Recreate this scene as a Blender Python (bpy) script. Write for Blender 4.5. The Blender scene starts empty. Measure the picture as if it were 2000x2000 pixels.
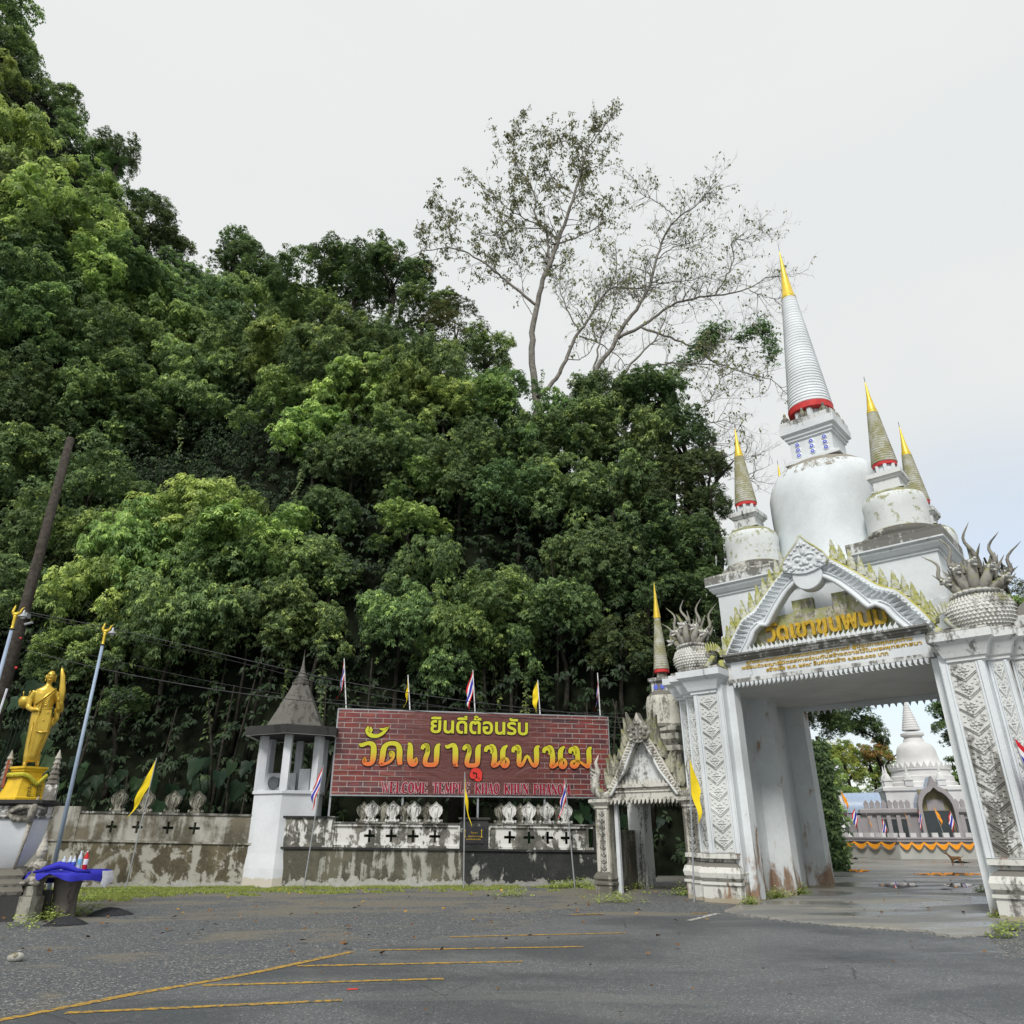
import bpy, math, random
import numpy as np
from mathutils import Matrix, Vector
R = math.radians
SC = bpy.context.scene
COL = SC.collection
random.seed(7)

# ------------------------------------------------------------------ camera, sky, sun, exposure
CAM_H = 1.6; FOC = 1420.0; PITCH = R(23.4); ROLL = R(0.35)
cd = bpy.data.cameras.new('camera'); cam = bpy.data.objects.new('camera', cd); COL.objects.link(cam)
cd.sensor_width = 36; cd.lens = 36 * FOC / 2000; cd.clip_end = 3000; cd.clip_start = 0.1
cam.matrix_world = Matrix.Translation((0, 0, CAM_H)) @ Matrix.Rotation(R(90) + PITCH, 4, 'X') @ Matrix.Rotation(-ROLL, 4, 'Z')
SC.camera = cam
SC.view_settings.view_transform = 'Standard'; SC.view_settings.look = 'None'
SC.view_settings.gamma = 1; SC.view_settings.exposure = 0.84
SUN_EL, SUN_AZ = R(46), R(198)      # azimuth clockwise from +Y
w = bpy.data.worlds.new('World'); SC.world = w; w.use_nodes = True
nt = w.node_tree; nt.nodes.clear()
def wn(t, **k):
    n = nt.nodes.new(t)
    for a, b in k.items(): setattr(n, a, b)
    return n
sky = wn('ShaderNodeTexSky', sky_type='NISHITA', sun_disc=False, sun_elevation=SUN_EL, sun_rotation=SUN_AZ)
b1 = wn('ShaderNodeBackground'); b1.inputs[1].default_value = 0.125; nt.links.new(sky.outputs[0], b1.inputs[0])
b2 = wn('ShaderNodeBackground'); b2.inputs[1].default_value = .595
tc = wn('ShaderNodeTexCoord')
nz = wn('ShaderNodeTexNoise'); nz.inputs['Scale'].default_value = 1.3; nz.inputs['Detail'].default_value = 7; nz.inputs['Roughness'].default_value = .55
mp = wn('ShaderNodeMapping'); mp.inputs['Scale'].default_value = (1, 1, 2.6); mp.inputs['Location'].default_value = (3.1, .4, .2)
nt.links.new(tc.outputs['Generated'], mp.inputs[0]); nt.links.new(mp.outputs[0], nz.inputs[0])
cr = wn('ShaderNodeValToRGB'); nt.links.new(nz.outputs[0], cr.inputs[0])
cr.color_ramp.elements[0].position = .3; cr.color_ramp.elements[0].color = (.75, .775, .775, 1)
cr.color_ramp.elements[1].position = .75; cr.color_ramp.elements[1].color = (.81, .825, .81, 1)
nt.links.new(cr.outputs[0], b2.inputs[0])
dot = wn('ShaderNodeVectorMath', operation='DOT_PRODUCT'); dot.inputs[1].default_value = Vector((.55, .83, .12)).normalized()
nt.links.new(tc.outputs['Generated'], dot.inputs[0])
mr = wn('ShaderNodeMapRange', interpolation_type='SMOOTHSTEP'); mr.inputs[1].default_value = .93; mr.inputs[2].default_value = .998
nt.links.new(dot.outputs['Value'], mr.inputs[0])
mm = wn('ShaderNodeMath', operation='MULTIPLY_ADD'); mm.inputs[1].default_value = 1.6; mm.inputs[2].default_value = -.2
nt.links.new(nz.outputs[0], mm.inputs[0])
m2 = wn('ShaderNodeMath', operation='MULTIPLY', use_clamp=True); nt.links.new(mr.outputs[0], m2.inputs[0]); nt.links.new(mm.outputs[0], m2.inputs[1])
mx = wn('ShaderNodeMixShader'); nt.links.new(m2.outputs[0], mx.inputs[0]); nt.links.new(b2.outputs[0], mx.inputs[1]); nt.links.new(b1.outputs[0], mx.inputs[2])
wo = wn('ShaderNodeOutputWorld'); nt.links.new(mx.outputs[0], wo.inputs[0])
sl = bpy.data.lights.new('sun', 'SUN'); sl.energy = 1.5; sl.angle = R(14); sl.color = (1, .965, .91)
so = bpy.data.objects.new('sun', sl); COL.objects.link(so)
sd = Vector((math.sin(SUN_AZ) * math.cos(SUN_EL), math.cos(SUN_AZ) * math.cos(SUN_EL), math.sin(SUN_EL)))
so.rotation_euler = sd.to_track_quat('Z', 'Y').to_euler()

# ------------------------------------------------------------------ placing: a point of the photograph (2000 px) at a real depth
_c, _s = math.cos(PITCH), math.sin(PITCH)
def ray(px, py):
    a = px - 1000; v = 1000 - py
    a, v = a * math.cos(ROLL) + v * math.sin(ROLL), v * math.cos(ROLL) - a * math.sin(ROLL)
    return a, FOC * _c - v * _s, FOC * _s + v * _c
def at(px, py, Y):
    d = ray(px, py); k = Y / d[1]; return Vector((d[0] * k, Y, d[2] * k + CAM_H))
def gnd(px, py, z=0.0):
    d = ray(px, py); k = (z - CAM_H) / d[2]; return Vector((d[0] * k, d[1] * k, z))

# ------------------------------------------------------------------ objects
def empty(name, loc, rz=0.0, label=None, cat=None, group=None, parent=None):
    o = bpy.data.objects.new(name, None); COL.objects.link(o); o.location = loc; o.rotation_euler[2] = rz
    o.empty_display_size = .2
    if parent: o.parent = parent
    tag(o, label, cat, group); return o
def tag(o, label=None, cat=None, group=None, kind=None):
    if label: o['label'] = label
    if cat: o['category'] = cat
    if group: o['group'] = group
    if kind: o['kind'] = kind
    return o
def link(name, me, parent=None, loc=(0, 0, 0), rot=(0, 0, 0), scale=(1, 1, 1), kind=None):
    o = bpy.data.objects.new(name, me); COL.objects.link(o)
    if parent: o.parent = parent
    o.location = loc; o.rotation_euler = rot; o.scale = scale
    if kind: o['kind'] = kind
    return o
class MB:
    def __init__(s): s.v = []; s.f = []
    def add(s, vs, fs):
        n = len(s.v); s.v += [tuple(p) for p in vs]; s.f += [tuple(n + i for i in f) for f in fs]; return s
    def box(s, x0, x1, y0, y1, z0, z1, tx=0, ty=0):
        return s.add([(x0, y0, z0), (x1, y0, z0), (x1, y1, z0), (x0, y1, z0), (x0 + tx, y0 + ty, z1), (x1 - tx, y0 + ty, z1), (x1 - tx, y1 - ty, z1), (x0 + tx, y1 - ty, z1)],
                     [(3, 2, 1, 0), (4, 5, 6, 7), (0, 1, 5, 4), (1, 2, 6, 5), (2, 3, 7, 6), (3, 0, 4, 7)])
    def loft(s, rings, closed=True, cap=True):
        n = len(rings[0]); vs = [p for r in rings for p in r]; fs = []
        for i in range(len(rings) - 1):
            for j in range(n if closed else n - 1):
                a, b = i * n + j, i * n + (j + 1) % n
                fs.append((a, b, b + n, a + n))
        if cap: fs.append(tuple(range(n))[::-1]); fs.append(tuple((len(rings) - 1) * n + j for j in range(n)))
        return s.add(vs, fs)
    def lathe(s, prof, seg=32, cx=0, cy=0, rot=0.0, cap=True):   # prof: (r, z) bottom to top
        return s.loft([[(cx + r * math.cos(rot + 2 * math.pi * j / seg), cy + r * math.sin(rot + 2 * math.pi * j / seg), z) for j in range(seg)] for r, z in prof], cap=cap)
    def rect(s, prof, hx, hy, cx=0, cy=0):                        # prof: (offset, z); mouldings round a rectangle
        return s.loft([[(cx - hx - o, cy - hy - o, z), (cx + hx + o, cy - hy - o, z), (cx + hx + o, cy + hy + o, z), (cx - hx - o, cy + hy + o, z)] for o, z in prof])
    def poly(s, pts, prof):                                       # mouldings round a plan polygon (counter-clockwise)
        return s.loft([[(x, y, z) for x, y in offset(pts, o)] for o, z in prof])
    def prism(s, pts, y0, y1):                                    # outline in x,z pushed along y
        n = len(pts)
        return s.add([(x, y0, z) for x, z in pts] + [(x, y1, z) for x, z in pts],
                     [tuple(range(n)), tuple(range(2 * n - 1, n - 1, -1))] + [(i, i + n, (i + 1) % n + n, (i + 1) % n) for i in range(n)])
    def tube(s, pts, rad, n=8, cap=True):
        pts = [Vector(p) for p in pts]
        if not hasattr(rad, '__len__'): rad = [rad] * len(pts)
        up = Vector((0, 0, 1)); rings = []; prev = None
        for i, p in enumerate(pts):
            d = (pts[min(i + 1, len(pts) - 1)] - pts[max(i - 1, 0)])
            if d.length < 1e-6: d = Vector((0, 0, 1))
            d.normalize()
            if prev is None:
                prev = d.cross(up) if abs(d.z) < .95 else d.cross(Vector((0, 1, 0)))
            a = prev - d * prev.dot(d)
            a = a.normalized() if a.length > 1e-6 else d.orthogonal().normalized()
            prev = a; b = d.cross(a)
            rings.append([p + (a * math.cos(2 * math.pi * j / n) + b * math.sin(2 * math.pi * j / n)) * rad[i] for j in range(n)])
        return s.loft(rings, cap=cap)
    def ball(s, c, r, seg=10, rings=6):
        if not hasattr(r, '__len__'): r = (r, r, r)
        rr = []
        for i in range(rings + 1):
            t = math.pi * i / rings; rr.append([(c[0] + r[0] * max(math.sin(t), .001) * math.cos(2 * math.pi * j / seg), c[1] + r[1] * max(math.sin(t), .001) * math.sin(2 * math.pi * j / seg), c[2] - r[2] * math.cos(t)) for j in range(seg)])
        return s.loft(rr)
    def mesh(s, name, m=None, smooth=False, ang=None):
        me = bpy.data.meshes.new(name); me.from_pydata(s.v, [], s.f); me.update()
        if m: me.materials.append(m)
        if smooth or ang:
            me.polygons.foreach_set('use_smooth', [True] * len(me.polygons))
            if ang: me.set_sharp_from_angle(angle=R(ang))
        return me
    def obj(s, name, m, parent=None, smooth=False, ang=None, **k):
        return link(name, s.mesh(name, m, smooth, ang), parent, **k)
def offset(pts, o):
    if abs(o) < 1e-9: return list(pts)
    n = len(pts); out = []
    for i in range(n):
        a, b, c = Vector(pts[i - 1]), Vector(pts[i]), Vector(pts[(i + 1) % n])
        d1 = (b - a).normalized(); d2 = (c - b).normalized()
        n1 = Vector((d1.y, -d1.x)); n2 = Vector((d2.y, -d2.x))
        k = n1 + n2; L = k.dot(n1)
        k = k * (o / L) if abs(L) > .05 else n1 * o
        out.append((b.x + k.x, b.y + k.y))
    return out
def smooth_pts(pts, it=2):
    for _ in range(it):
        q = [pts[0]]
        for a, b in zip(pts, pts[1:]):
            q.append(tuple(a[i] * .75 + b[i] * .25 for i in range(len(a)))); q.append(tuple(a[i] * .25 + b[i] * .75 for i in range(len(a))))
        q.append(pts[-1]); pts = q
    return pts
def resample(pts, n):
    P = np.array(pts, float); d = np.r_[0, np.cumsum(np.linalg.norm(np.diff(P, axis=0), axis=1))]
    t = np.linspace(0, d[-1], n); return [tuple(np.interp(tt, d, P[:, k]) for k in range(P.shape[1])) for tt in t]
def copy_tree(o, parent=None):
    c = o.copy(); COL.objects.link(c)
    if parent: c.parent = parent
    for ch in [k for k in o.children]: copy_tree(ch, c)
    return c
def text_obj(name, body, m, parent, x0, x1, z0, z1, y, ext=.01, off=0.0, kind=None, shear=0.0):
    cu = bpy.data.curves.new(name, 'FONT'); cu.body = body; cu.size = 1; cu.offset = off; cu.resolution_u = 3
    tmp = bpy.data.objects.new('t', cu); COL.objects.link(tmp)
    dg = bpy.context.evaluated_depsgraph_get(); me = bpy.data.meshes.new_from_object(tmp.evaluated_get(dg)); bpy.data.objects.remove(tmp)
    n = len(me.vertices); co = np.zeros(n * 3); me.vertices.foreach_get('co', co); co = co.reshape(-1, 3)
    lo, hi = co.min(0), co.max(0)
    X = x0 + (co[:, 0] - lo[0]) / (hi[0] - lo[0]) * (x1 - x0); Z = z0 + (co[:, 1] - lo[1]) / (hi[1] - lo[1]) * (z1 - z0)
    fs = [tuple(p.vertices) for p in me.polygons]; bpy.data.meshes.remove(me)
    edges = {}
    for f in fs:
        for a, b in zip(f, f[1:] + f[:1]): edges[(a, b)] = edges.get((a, b), 0) + 1
    mb = MB(); vs = [(X[i], y - ext, Z[i]) for i in range(n)] + [(X[i], y, Z[i]) for i in range(n)]
    ff = list(fs) + [(a, a + n, b + n, b) for (a, b) in edges if (b, a) not in edges]
    mb.add(vs, ff); o = mb.obj(name, m, parent); 
    if kind: o['kind'] = kind
    return o

# ------------------------------------------------------------------ materials
class NT:
    def __init__(s, name):
        s.m = bpy.data.materials.new(name); s.m.use_nodes = True; s.t = s.m.node_tree; s.t.nodes.clear()
        s.out = s.n('ShaderNodeOutputMaterial'); s.b = s.n('ShaderNodeBsdfPrincipled'); s.l(s.b.outputs[0], s.out.inputs[0])
    def n(s, t, **k):
        x = s.t.nodes.new(t)
        for a, b in k.items(): setattr(x, a, b)
        return x
    def l(s, a, b): s.t.links.new(a, b)
    def pos(s, sc=(1, 1, 1), obj=False, loc=(0, 0, 0)):
        g = s.n('ShaderNodeTexCoord').outputs['Object'] if obj else s.n('ShaderNodeNewGeometry').outputs['Position']
        m = s.n('ShaderNodeMapping'); m.inputs['Scale'].default_value = sc; m.inputs['Location'].default_value = loc; s.l(g, m.inputs[0]); return m.outputs[0]
    def noise(s, v, scale, det=4, rough=.5, dist=0):
        x = s.n('ShaderNodeTexNoise'); s.l(v, x.inputs['Vector']); x.inputs['Scale'].default_value = scale; x.inputs['Detail'].default_value = det; x.inputs['Roughness'].default_value = rough; x.inputs['Distortion'].default_value = dist
        return x.outputs[0]
    def mr(s, v, a, b, c=0., d=1., smooth=True):
        x = s.n('ShaderNodeMapRange', interpolation_type='SMOOTHSTEP' if smooth else 'LINEAR'); s.l(v, x.inputs[0])
        for i, q in zip((1, 2, 3, 4), (a, b, c, d)): x.inputs[i].default_value = q
        return x.outputs[0]
    def math(s, op, a, b=None, clamp=False):
        x = s.n('ShaderNodeMath', operation=op, use_clamp=clamp)
        for i, q in enumerate((a, b)):
            if q is None: continue
            if isinstance(q, (int, float)): x.inputs[i].default_value = q
            else: s.l(q, x.inputs[i])
        return x.outputs[0]
    def mix(s, f, a, b):
        x = s.n('ShaderNodeMix', data_type='RGBA')
        for i, q in ((0, f), (6, a), (7, b)):
            if isinstance(q, (int, float)): x.inputs[i].default_value = q
            elif isinstance(q, tuple): x.inputs[i].default_value = q + (1,)
            else: s.l(q, x.inputs[i])
        return x.outputs[2]
    def bump(s, h, st, dist=.02):
        x = s.n('ShaderNodeBump'); x.inputs['Strength'].default_value = st; x.inputs['Distance'].default_value = dist; s.l(h, x.inputs['Height']); s.l(x.outputs[0], s.b.inputs['Normal'])
    def up(s, a=.3, b=.9):
        g = s.n('ShaderNodeNewGeometry'); x = s.n('ShaderNodeSeparateXYZ'); s.l(g.outputs['True Normal'], x.inputs[0]); return s.mr(x.outputs[2], a, b)
    def z(s):
        g = s.n('ShaderNodeNewGeometry'); x = s.n('ShaderNodeSeparateXYZ'); s.l(g.outputs['Position'], x.inputs[0]); return x.outputs[2]
    def fin(s, col=None, rough=.7, spec=.3, metal=0):
        if col is not None:
            if isinstance(col, tuple): s.b.inputs['Base Color'].default_value = col + (1,)
            else: s.l(col, s.b.inputs['Base Color'])
        if isinstance(rough, (int, float)): s.b.inputs['Roughness'].default_value = rough
        else: s.l(rough, s.b.inputs['Roughness'])
        s.b.inputs['Specular IOR Level'].default_value = spec; s.b.inputs['Metallic'].default_value = metal
        return s.m
def plain(name, col, rough=.6, var=.18, scale=6, spec=.3, metal=0, bump=0.0):
    t = NT(name); p = t.pos(); n = t.noise(p, scale, 5, .6)
    c = t.mix(t.mr(n, .3, .7), tuple(x * (1 - var) for x in col), tuple(min(1, x * (1 + var)) for x in col))
    if bump: t.bump(t.noise(p, scale * 6, 4, .6), bump, .01)
    return t.fin(c, rough, spec, metal)
def stucco(name, base=(.72, .73, .73), grime=(.10, .095, .08), g=.3, moss=0.0, mosscol=(.27, .275, .12), rust=0.0, up=.35, low=None, sc=1.0, rough=.8, drips=(), rlow=0):
    """painted plaster: weather streaks, mould on the ledges, moss, rust stains"""
    t = NT(name)
    pv = t.pos((1, 1, .16)); p = t.pos()
    st = t.noise(pv, 5 * sc, 6, .65, .3); big = t.noise(p, .9 * sc, 4, .55); fine = t.noise(p, 14 * sc, 5, .7)
    v = t.math('ADD', t.math('MULTIPLY', st, .5), t.math('ADD', t.math('MULTIPLY', big, .3), t.math('MULTIPLY', fine, .25)))
    v = t.math('ADD', v, t.math('MULTIPLY', t.up(), up * .45))
    for z1_, ln_, st_ in drips:
        zz_ = t.z(); v = t.math('ADD', v, t.math('MULTIPLY', t.mr(zz_, z1_ - ln_, z1_, 0, st_, False), t.math('LESS_THAN', zz_, z1_ + .02)))
    mask = t.mr(v, .74 - .38 * g, .82 - .37 * g)
    b2 = tuple(x * .86 for x in base)
    c = t.mix(t.mr(big, .35, .65), base, b2)
    c = t.mix(t.math('MULTIPLY', t.mr(fine, .4, .7), .16), c, tuple(x * .6 for x in base))
    c = t.mix(t.math('MULTIPLY', mask, .85), c, grime)
    if moss:
        mn = t.noise(t.pos(loc=(7, 3, 1)), 3.6 * sc, 9, .74); mk = t.mr(t.math('ADD', mn, t.math('MULTIPLY', t.up(-.2, .8), .14)), .66 - .3 * moss, .74 - .26 * moss)
        c = t.mix(t.math('MULTIPLY', mk, .85), c, mosscol)
    if rust:
        rn = t.noise(t.pos((1, 1, .35), loc=(2, 9, 4)), 2.2, 5, .6, .6); c = t.mix(t.math('MULTIPLY', t.mr(rn, .70 - .2 * rust, .8 - .2 * rust), .8), c, (.30, .14, .05))
    if rlow:   # rust creeping up from the foot
        rv = t.math('ADD', t.noise(t.pos((1, 1, .45), loc=(4, 7, 1)), 1.6, 7, .65, .8), t.mr(t.z(), 0, rlow, .16, -.14, False)); c = t.mix(t.math('MULTIPLY', t.mr(rv, .60, .72), .85), c, t.mix(t.mr(fine, .35, .65), (.27, .12, .035), (.16, .10, .05)))
    if low:   # peeled and splashed foot of the wall: (height, colour)
        zz = t.math('ADD', t.z(), t.math('MULTIPLY', t.noise(p, 2.2, 5, .6), -low[0] * 1.6)); c = t.mix(t.mr(zz, -.25 * low[0], -.15 * low[0], .9, 0), c, low[1])
    t.bump(t.math('ADD', fine, t.math('MULTIPLY', st, .5)), .35, .008)
    return t.fin(c, rough, .25)
M = {}
M['white'] = stucco('painted_plaster', (.73, .77, .80), g=.22, rust=0.0, up=.35, drips=((5.22, .8, .09), (7.9, .6, .12), (12.5, .7, .10), (4.64, .9, .05)))
M['white_jamb'] = stucco('jamb_plaster', (.70, .74, .76), g=.16, drips=((5.3, 1.3, .12),), rlow=2.6, rust=.42, up=.2, low=(.12, (.30, .27, .19)))
M['white_soffit'] = stucco('soffit_plaster', (.76, .76, .74), g=.05, up=0)
M['white_old'] = stucco('weathered_plaster', (.70, .72, .72), g=.58, drips=((5.6, .7, .10), (7.9, .5, .12)), up=.75, rust=.1)
M['plinth'] = stucco('plinth_plaster', (.70, .70, .66), g=.56, up=.6, rlow=.9, rust=.45, low=(.14, (.36, .32, .24)))
M['carved'] = stucco('carved_plaster', (.70, .72, .71), g=.40, up=.35)
M['carved_dark'] = stucco('stained_carving', (.68, .69, .67), g=.72, up=.5)
M['bell'] = stucco('bell_plaster', (.73, .78, .81), g=.24, drips=((11.3, 1.4, .09),), up=.75, grime=(.2, .17, .12))
M['bell_small'] = stucco('mossy_bell_plaster', (.70, .73, .73), g=.36, moss=.36, up=.55)
M['ledge'] = stucco('mouldy_ledge', (.62, .62, .58), g=.75, up=.8, grime=(.09, .085, .075))
M['moss'] = stucco('mossy_ornament', (.60, .61, .55), g=.42, moss=.62, mosscol=(.34, .35, .06), up=.3)
M['rod'] = stucco('yellow_moss_rod', (.55, .52, .25), g=.25, moss=.5, mosscol=(.42, .40, .09), up=.1)
M['board'] = stucco('stained_board', (.52, .50, .42), g=.62, moss=.62, mosscol=(.30, .32, .12), rust=.45)
M['naga'] = stucco('naga_plaster', (.68, .68, .65), g=.52, moss=.12, up=.55)
M['naga_dark'] = stucco('naga_crest', (.30, .29, .26), g=.62, moss=.30, up=.3)
M['spire'] = stucco('spire_plaster', (.74, .78, .81), g=.16, up=.4, grime=(.2, .19, .18))
M['spire_moss'] = stucco('mossy_spire', (.50, .50, .44), g=.35, moss=.60, mosscol=(.27, .26, .12), up=.3)
M['gold'] = plain('gold_paint', (.78, .56, .06), .35, .12, 5, .5, .25)
M['gold_letter'] = plain('gold_letters', (.52, .34, .03), .55, .25, 9, .3)
M['red'] = plain('red_band', (.62, .05, .05), .5)
M['blue_plate'] = plain('blue_plate', (.12, .16, .62), .3)
M['white_plate'] = plain('white_plate', (.74, .76, .8), .3)
M['wall_old'] = stucco('old_wall', (.55, .53, .46), grime=(.155, .125, .07), g=.80, up=.6, low=(.42, (.50, .50, .46)))
M['wall_upper'] = stucco('old_wall_upper', (.52, .50, .42), grime=(.15, .125, .08), g=.66, up=.9)
M['wall_dark'] = stucco('dark_wall', (.42, .41, .37), grime=(.045, .047, .045), g=.88, up=.6, low=(.40, (.36, .36, .33)))
M['wall_panel'] = stucco('peeling_panel', (.74, .74, .71), grime=(.10, .10, .09), g=.58, up=.6, sc=1.6)
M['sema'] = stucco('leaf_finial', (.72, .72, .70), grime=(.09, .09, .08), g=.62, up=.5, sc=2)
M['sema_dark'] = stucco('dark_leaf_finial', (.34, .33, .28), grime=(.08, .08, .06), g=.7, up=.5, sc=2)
M['sala_white'] = stucco('sala_plaster', (.72, .75, .79), g=.05, up=.3, low=(.38, (.55, .50, .42)))
M['sala_roof'] = stucco('sala_roof', (.15, .145, .13), grime=(.05, .048, .042), g=.55, up=.1, sc=1.5)
M['sala_edge'] = stucco('sala_roof_edge', (.055, .055, .055), grime=(.02, .02, .02), g=.5, up=.2)
M['side_gate'] = stucco('side_gate_plaster', (.62, .60, .55), g=.60, rust=.3, up=.6, moss=.1)
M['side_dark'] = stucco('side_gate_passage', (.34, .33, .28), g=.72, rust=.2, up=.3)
M['side_moss'] = stucco('side_gate_crest', (.40, .39, .30), g=.66, moss=.38, up=.3)
M['side_stupa'] = stucco('stained_stupa', (.58, .57, .50), g=.66, up=.6)
M['black_metal'] = plain('dark_metal', (.03, .03, .035), .5)
M['steel'] = plain('galvanised_pole', (.36, .38, .40), .45, .1, 9, .5, .3)
M['blue_pole'] = plain('pale_blue_pole', (.30, .38, .50), .45, .08, 5, .5)
M['wood_pole'] = plain('weathered_pole', (.055, .047, .04), .9, .35, 9, .2, 0, .5)
M['wire'] = plain('cable', (.05, .05, .055), .6)
M['yellow_cloth'] = plain('yellow_cloth', (.80, .60, .02), .8, .08, 3)
M['orange_cloth'] = plain('orange_cloth', (.85, .33, .02), .8, .08, 3)
M['blue_cloth'] = plain('blue_cloth', (.03, .03, .42), .75, .1, 3)
M['lace'] = plain('white_lace', (.72, .72, .80), .8)
M['statue_gold'] = plain('gold_statue', (.62, .43, .06), .30, .10, 4, .6, .55)
M['yellow_base'] = plain('yellow_paint', (.72, .47, .03), .45, .15, 3)
M['garland'] = plain('marigold_garland', (.55, .50, .06), .9, .5, 60, .1, 0, .8)
M['dark_letter'] = plain('dark_letters', (.05, .06, .02), .6)
M['concrete'] = stucco('table_concrete', (.20, .18, .165), grime=(.06, .055, .05), g=.6, up=0)
M['grey_stone'] = stucco('grey_guardian', (.46, .44, .39), grime=(.10, .09, .075), g=.6, up=.5, sc=2)
M['clear'] = plain('clear_plastic', (.55, .62, .72), .15, .1, 9, .6)
M['blue_label'] = plain('blue_label', (.06, .10, .55), .4)
M['red_plastic'] = plain('red_drink', (.55, .02, .03), .25)
M['cap_white'] = plain('white_cap', (.75, .75, .78), .4)
M['cyan'] = plain('light_blue_cup', (.20, .48, .68), .35)
M['bark'] = plain('grey_bark', (.20, .18, .155), .9, .3, 7, .1, 0, .6)
M['bark_pale'] = plain('pale_bark', (.20, .188, .17), .9, .35, 5, .1, 0, .4)
M['bark_dark'] = plain('dark_bark', (.035, .032, .026), .9, .4, 6, .1, 0, .6)
M['vih_white'] = stucco('chedi_paint', (.70, .70, .70), g=.02, up=.1)
M['vih_grey'] = stucco('viharn_paint', (.36, .34, .355), g=.03, up=.1)
M['vih_dark'] = plain('dark_glass', (.035, .045, .05), .15, .2, 2, .6)
M['vih_blue'] = plain('blue_sheet_roof', (.33, .42, .56), .35, .08, 5)
M['vih_wall'] = stucco('yard_wall', (.48, .49, .46), g=.12, moss=.08, up=.4)
M['tile_roof'] = plain('red_roof_tile', (.32, .09, .05), .8)
M['dog'] = plain('brown_fur', (.20, .10, .045), .9, .25, 18)
M['rock'] = plain('limestone', (.16, .155, .14), .9, .4, 2, .2, 0, .7)
def leafmat(name, dark, mid, young, trans=.28):
    t = NT(name); a = t.n('ShaderNodeAttribute', attribute_name='tint').outputs['Fac']
    oi = t.n('ShaderNodeObjectInfo').outputs['Random']
    c = t.mix(t.mr(a, 0, .6, smooth=False), dark, mid); c = t.mix(t.mr(a, .72, 1, smooth=False), c, young)
    hs = t.n('ShaderNodeHueSaturation'); t.l(t.mr(oi, 0, 1, .484, .522, False), hs.inputs['Hue']); t.l(t.mr(t.math('FRACT', t.math('MULTIPLY', oi, 7.3)), 0, 1, .90, 1.62, False), hs.inputs['Value']); t.l(c, hs.inputs['Color']); hs.inputs['Saturation'].default_value = .92
    c = hs.outputs[0]; t.fin(c, .5, .18)
    tr = t.n('ShaderNodeBsdfTranslucent'); t.l(c, tr.inputs[0]); mx = t.n('ShaderNodeMixShader'); mx.inputs[0].default_value = trans
    t.l(t.b.outputs[0], mx.inputs[1]); t.l(tr.outputs[0], mx.inputs[2]); t.l(mx.outputs[0], t.out.inputs[0]); return t.m
M['leaf'] = leafmat('leaves_mid', (.055, .098, .038), (.19, .28, .095), (.42, .54, .13), .40)
M['leaf_dark'] = leafmat('leaves_dark', (.045, .078, .032), (.13, .20, .068), (.30, .40, .10), .36)
M['leaf_bright'] = leafmat('leaves_bright', (.09, .15, .045), (.26, .38, .10), (.54, .66, .16), .42)
M['leaf_olive'] = leafmat('leaves_olive', (.045, .055, .016), (.10, .12, .03), (.20, .19, .04))
M['grass'] = leafmat('grass_blades', (.17, .23, .05), (.32, .40, .09), (.44, .46, .12), .35)
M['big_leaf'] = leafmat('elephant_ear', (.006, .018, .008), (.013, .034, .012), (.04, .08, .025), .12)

def patchy(name, base, dark, amt=.5, sc=1.3, mid=None, low=None, streak=.3, edge=.02, top=None):
    """peeling limewash: crisp blotches of bare render over grimy paint"""
    t = NT(name); p = t.pos(); n = t.noise(p, sc, 8, .68, .5); s_ = t.noise(t.pos((1, 1, .12)), 4, 5, .6)
    v = t.math('ADD', t.math('MULTIPLY', n, 1 - streak), t.math('MULTIPLY', s_, streak))
    if top: v = t.math('ADD', v, t.mr(t.z(), top[0], top[1], -top[2], top[2]))
    f = t.noise(p, 16, 5, .7); mid = mid or tuple((a + b) / 2 for a, b in zip(base, dark))
    c = t.mix(t.mr(f, .35, .65), dark, tuple(x * 1.5 for x in dark)); c = t.mix(t.mr(t.noise(t.pos(loc=(5, 1, 2)), sc * .8, 5, .6), .45, .62), c, mid)
    th = .5 + (.5 - amt) * .28; c = t.mix(t.mr(v, th, th + edge), base, c)
    if low:
        zz = t.math('ADD', t.z(), t.math('MULTIPLY', t.noise(p, 2.6, 7, .65, .4), -low[0] * 2.2)); c = t.mix(t.mr(zz, -.75 * low[0], -.70 * low[0], .92, 0), c, t.mix(t.mr(f, .4, .6), low[1], tuple(x * .8 for x in low[1])))
    t.bump(t.math('ADD', f, t.mr(v, th, th + edge)), .5, .01); return t.fin(c, .88, .15)
M['wall_old'] = patchy('brown_peeling_wall', (.38, .37, .32), (.075, .066, .045), .62, 1.6, (.15, .13, .085), (.34, (.45, .45, .42)), .3, .05)
M['wall_grey'] = patchy('grey_brown_wall', (.36, .36, .32), (.080, .076, .060), .74, 1.2, (.15, .14, .105), (.46, (.46, .46, .43)), .55, .06)
M['wall_upper'] = patchy('brown_upper_wall', (.40, .39, .355), (.085, .078, .058), .80, 1.0, (.17, .15, .11), None, .4, .16)
M['wall_dark'] = patchy('black_mouldy_wall', (.40, .40, .37), (.028, .030, .030), .86, .8, (.06, .062, .058), (.36, (.34, .34, .32)), .3, .05)
M['wall_panel'] = patchy('peeling_panel', (.66, .66, .64), (.085, .085, .075), .60, 2.4, (.22, .21, .185), None, .45, .05)
M['coping'] = patchy('dark_coping', (.40, .40, .37), (.06, .06, .052), .75, 2.5)

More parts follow.
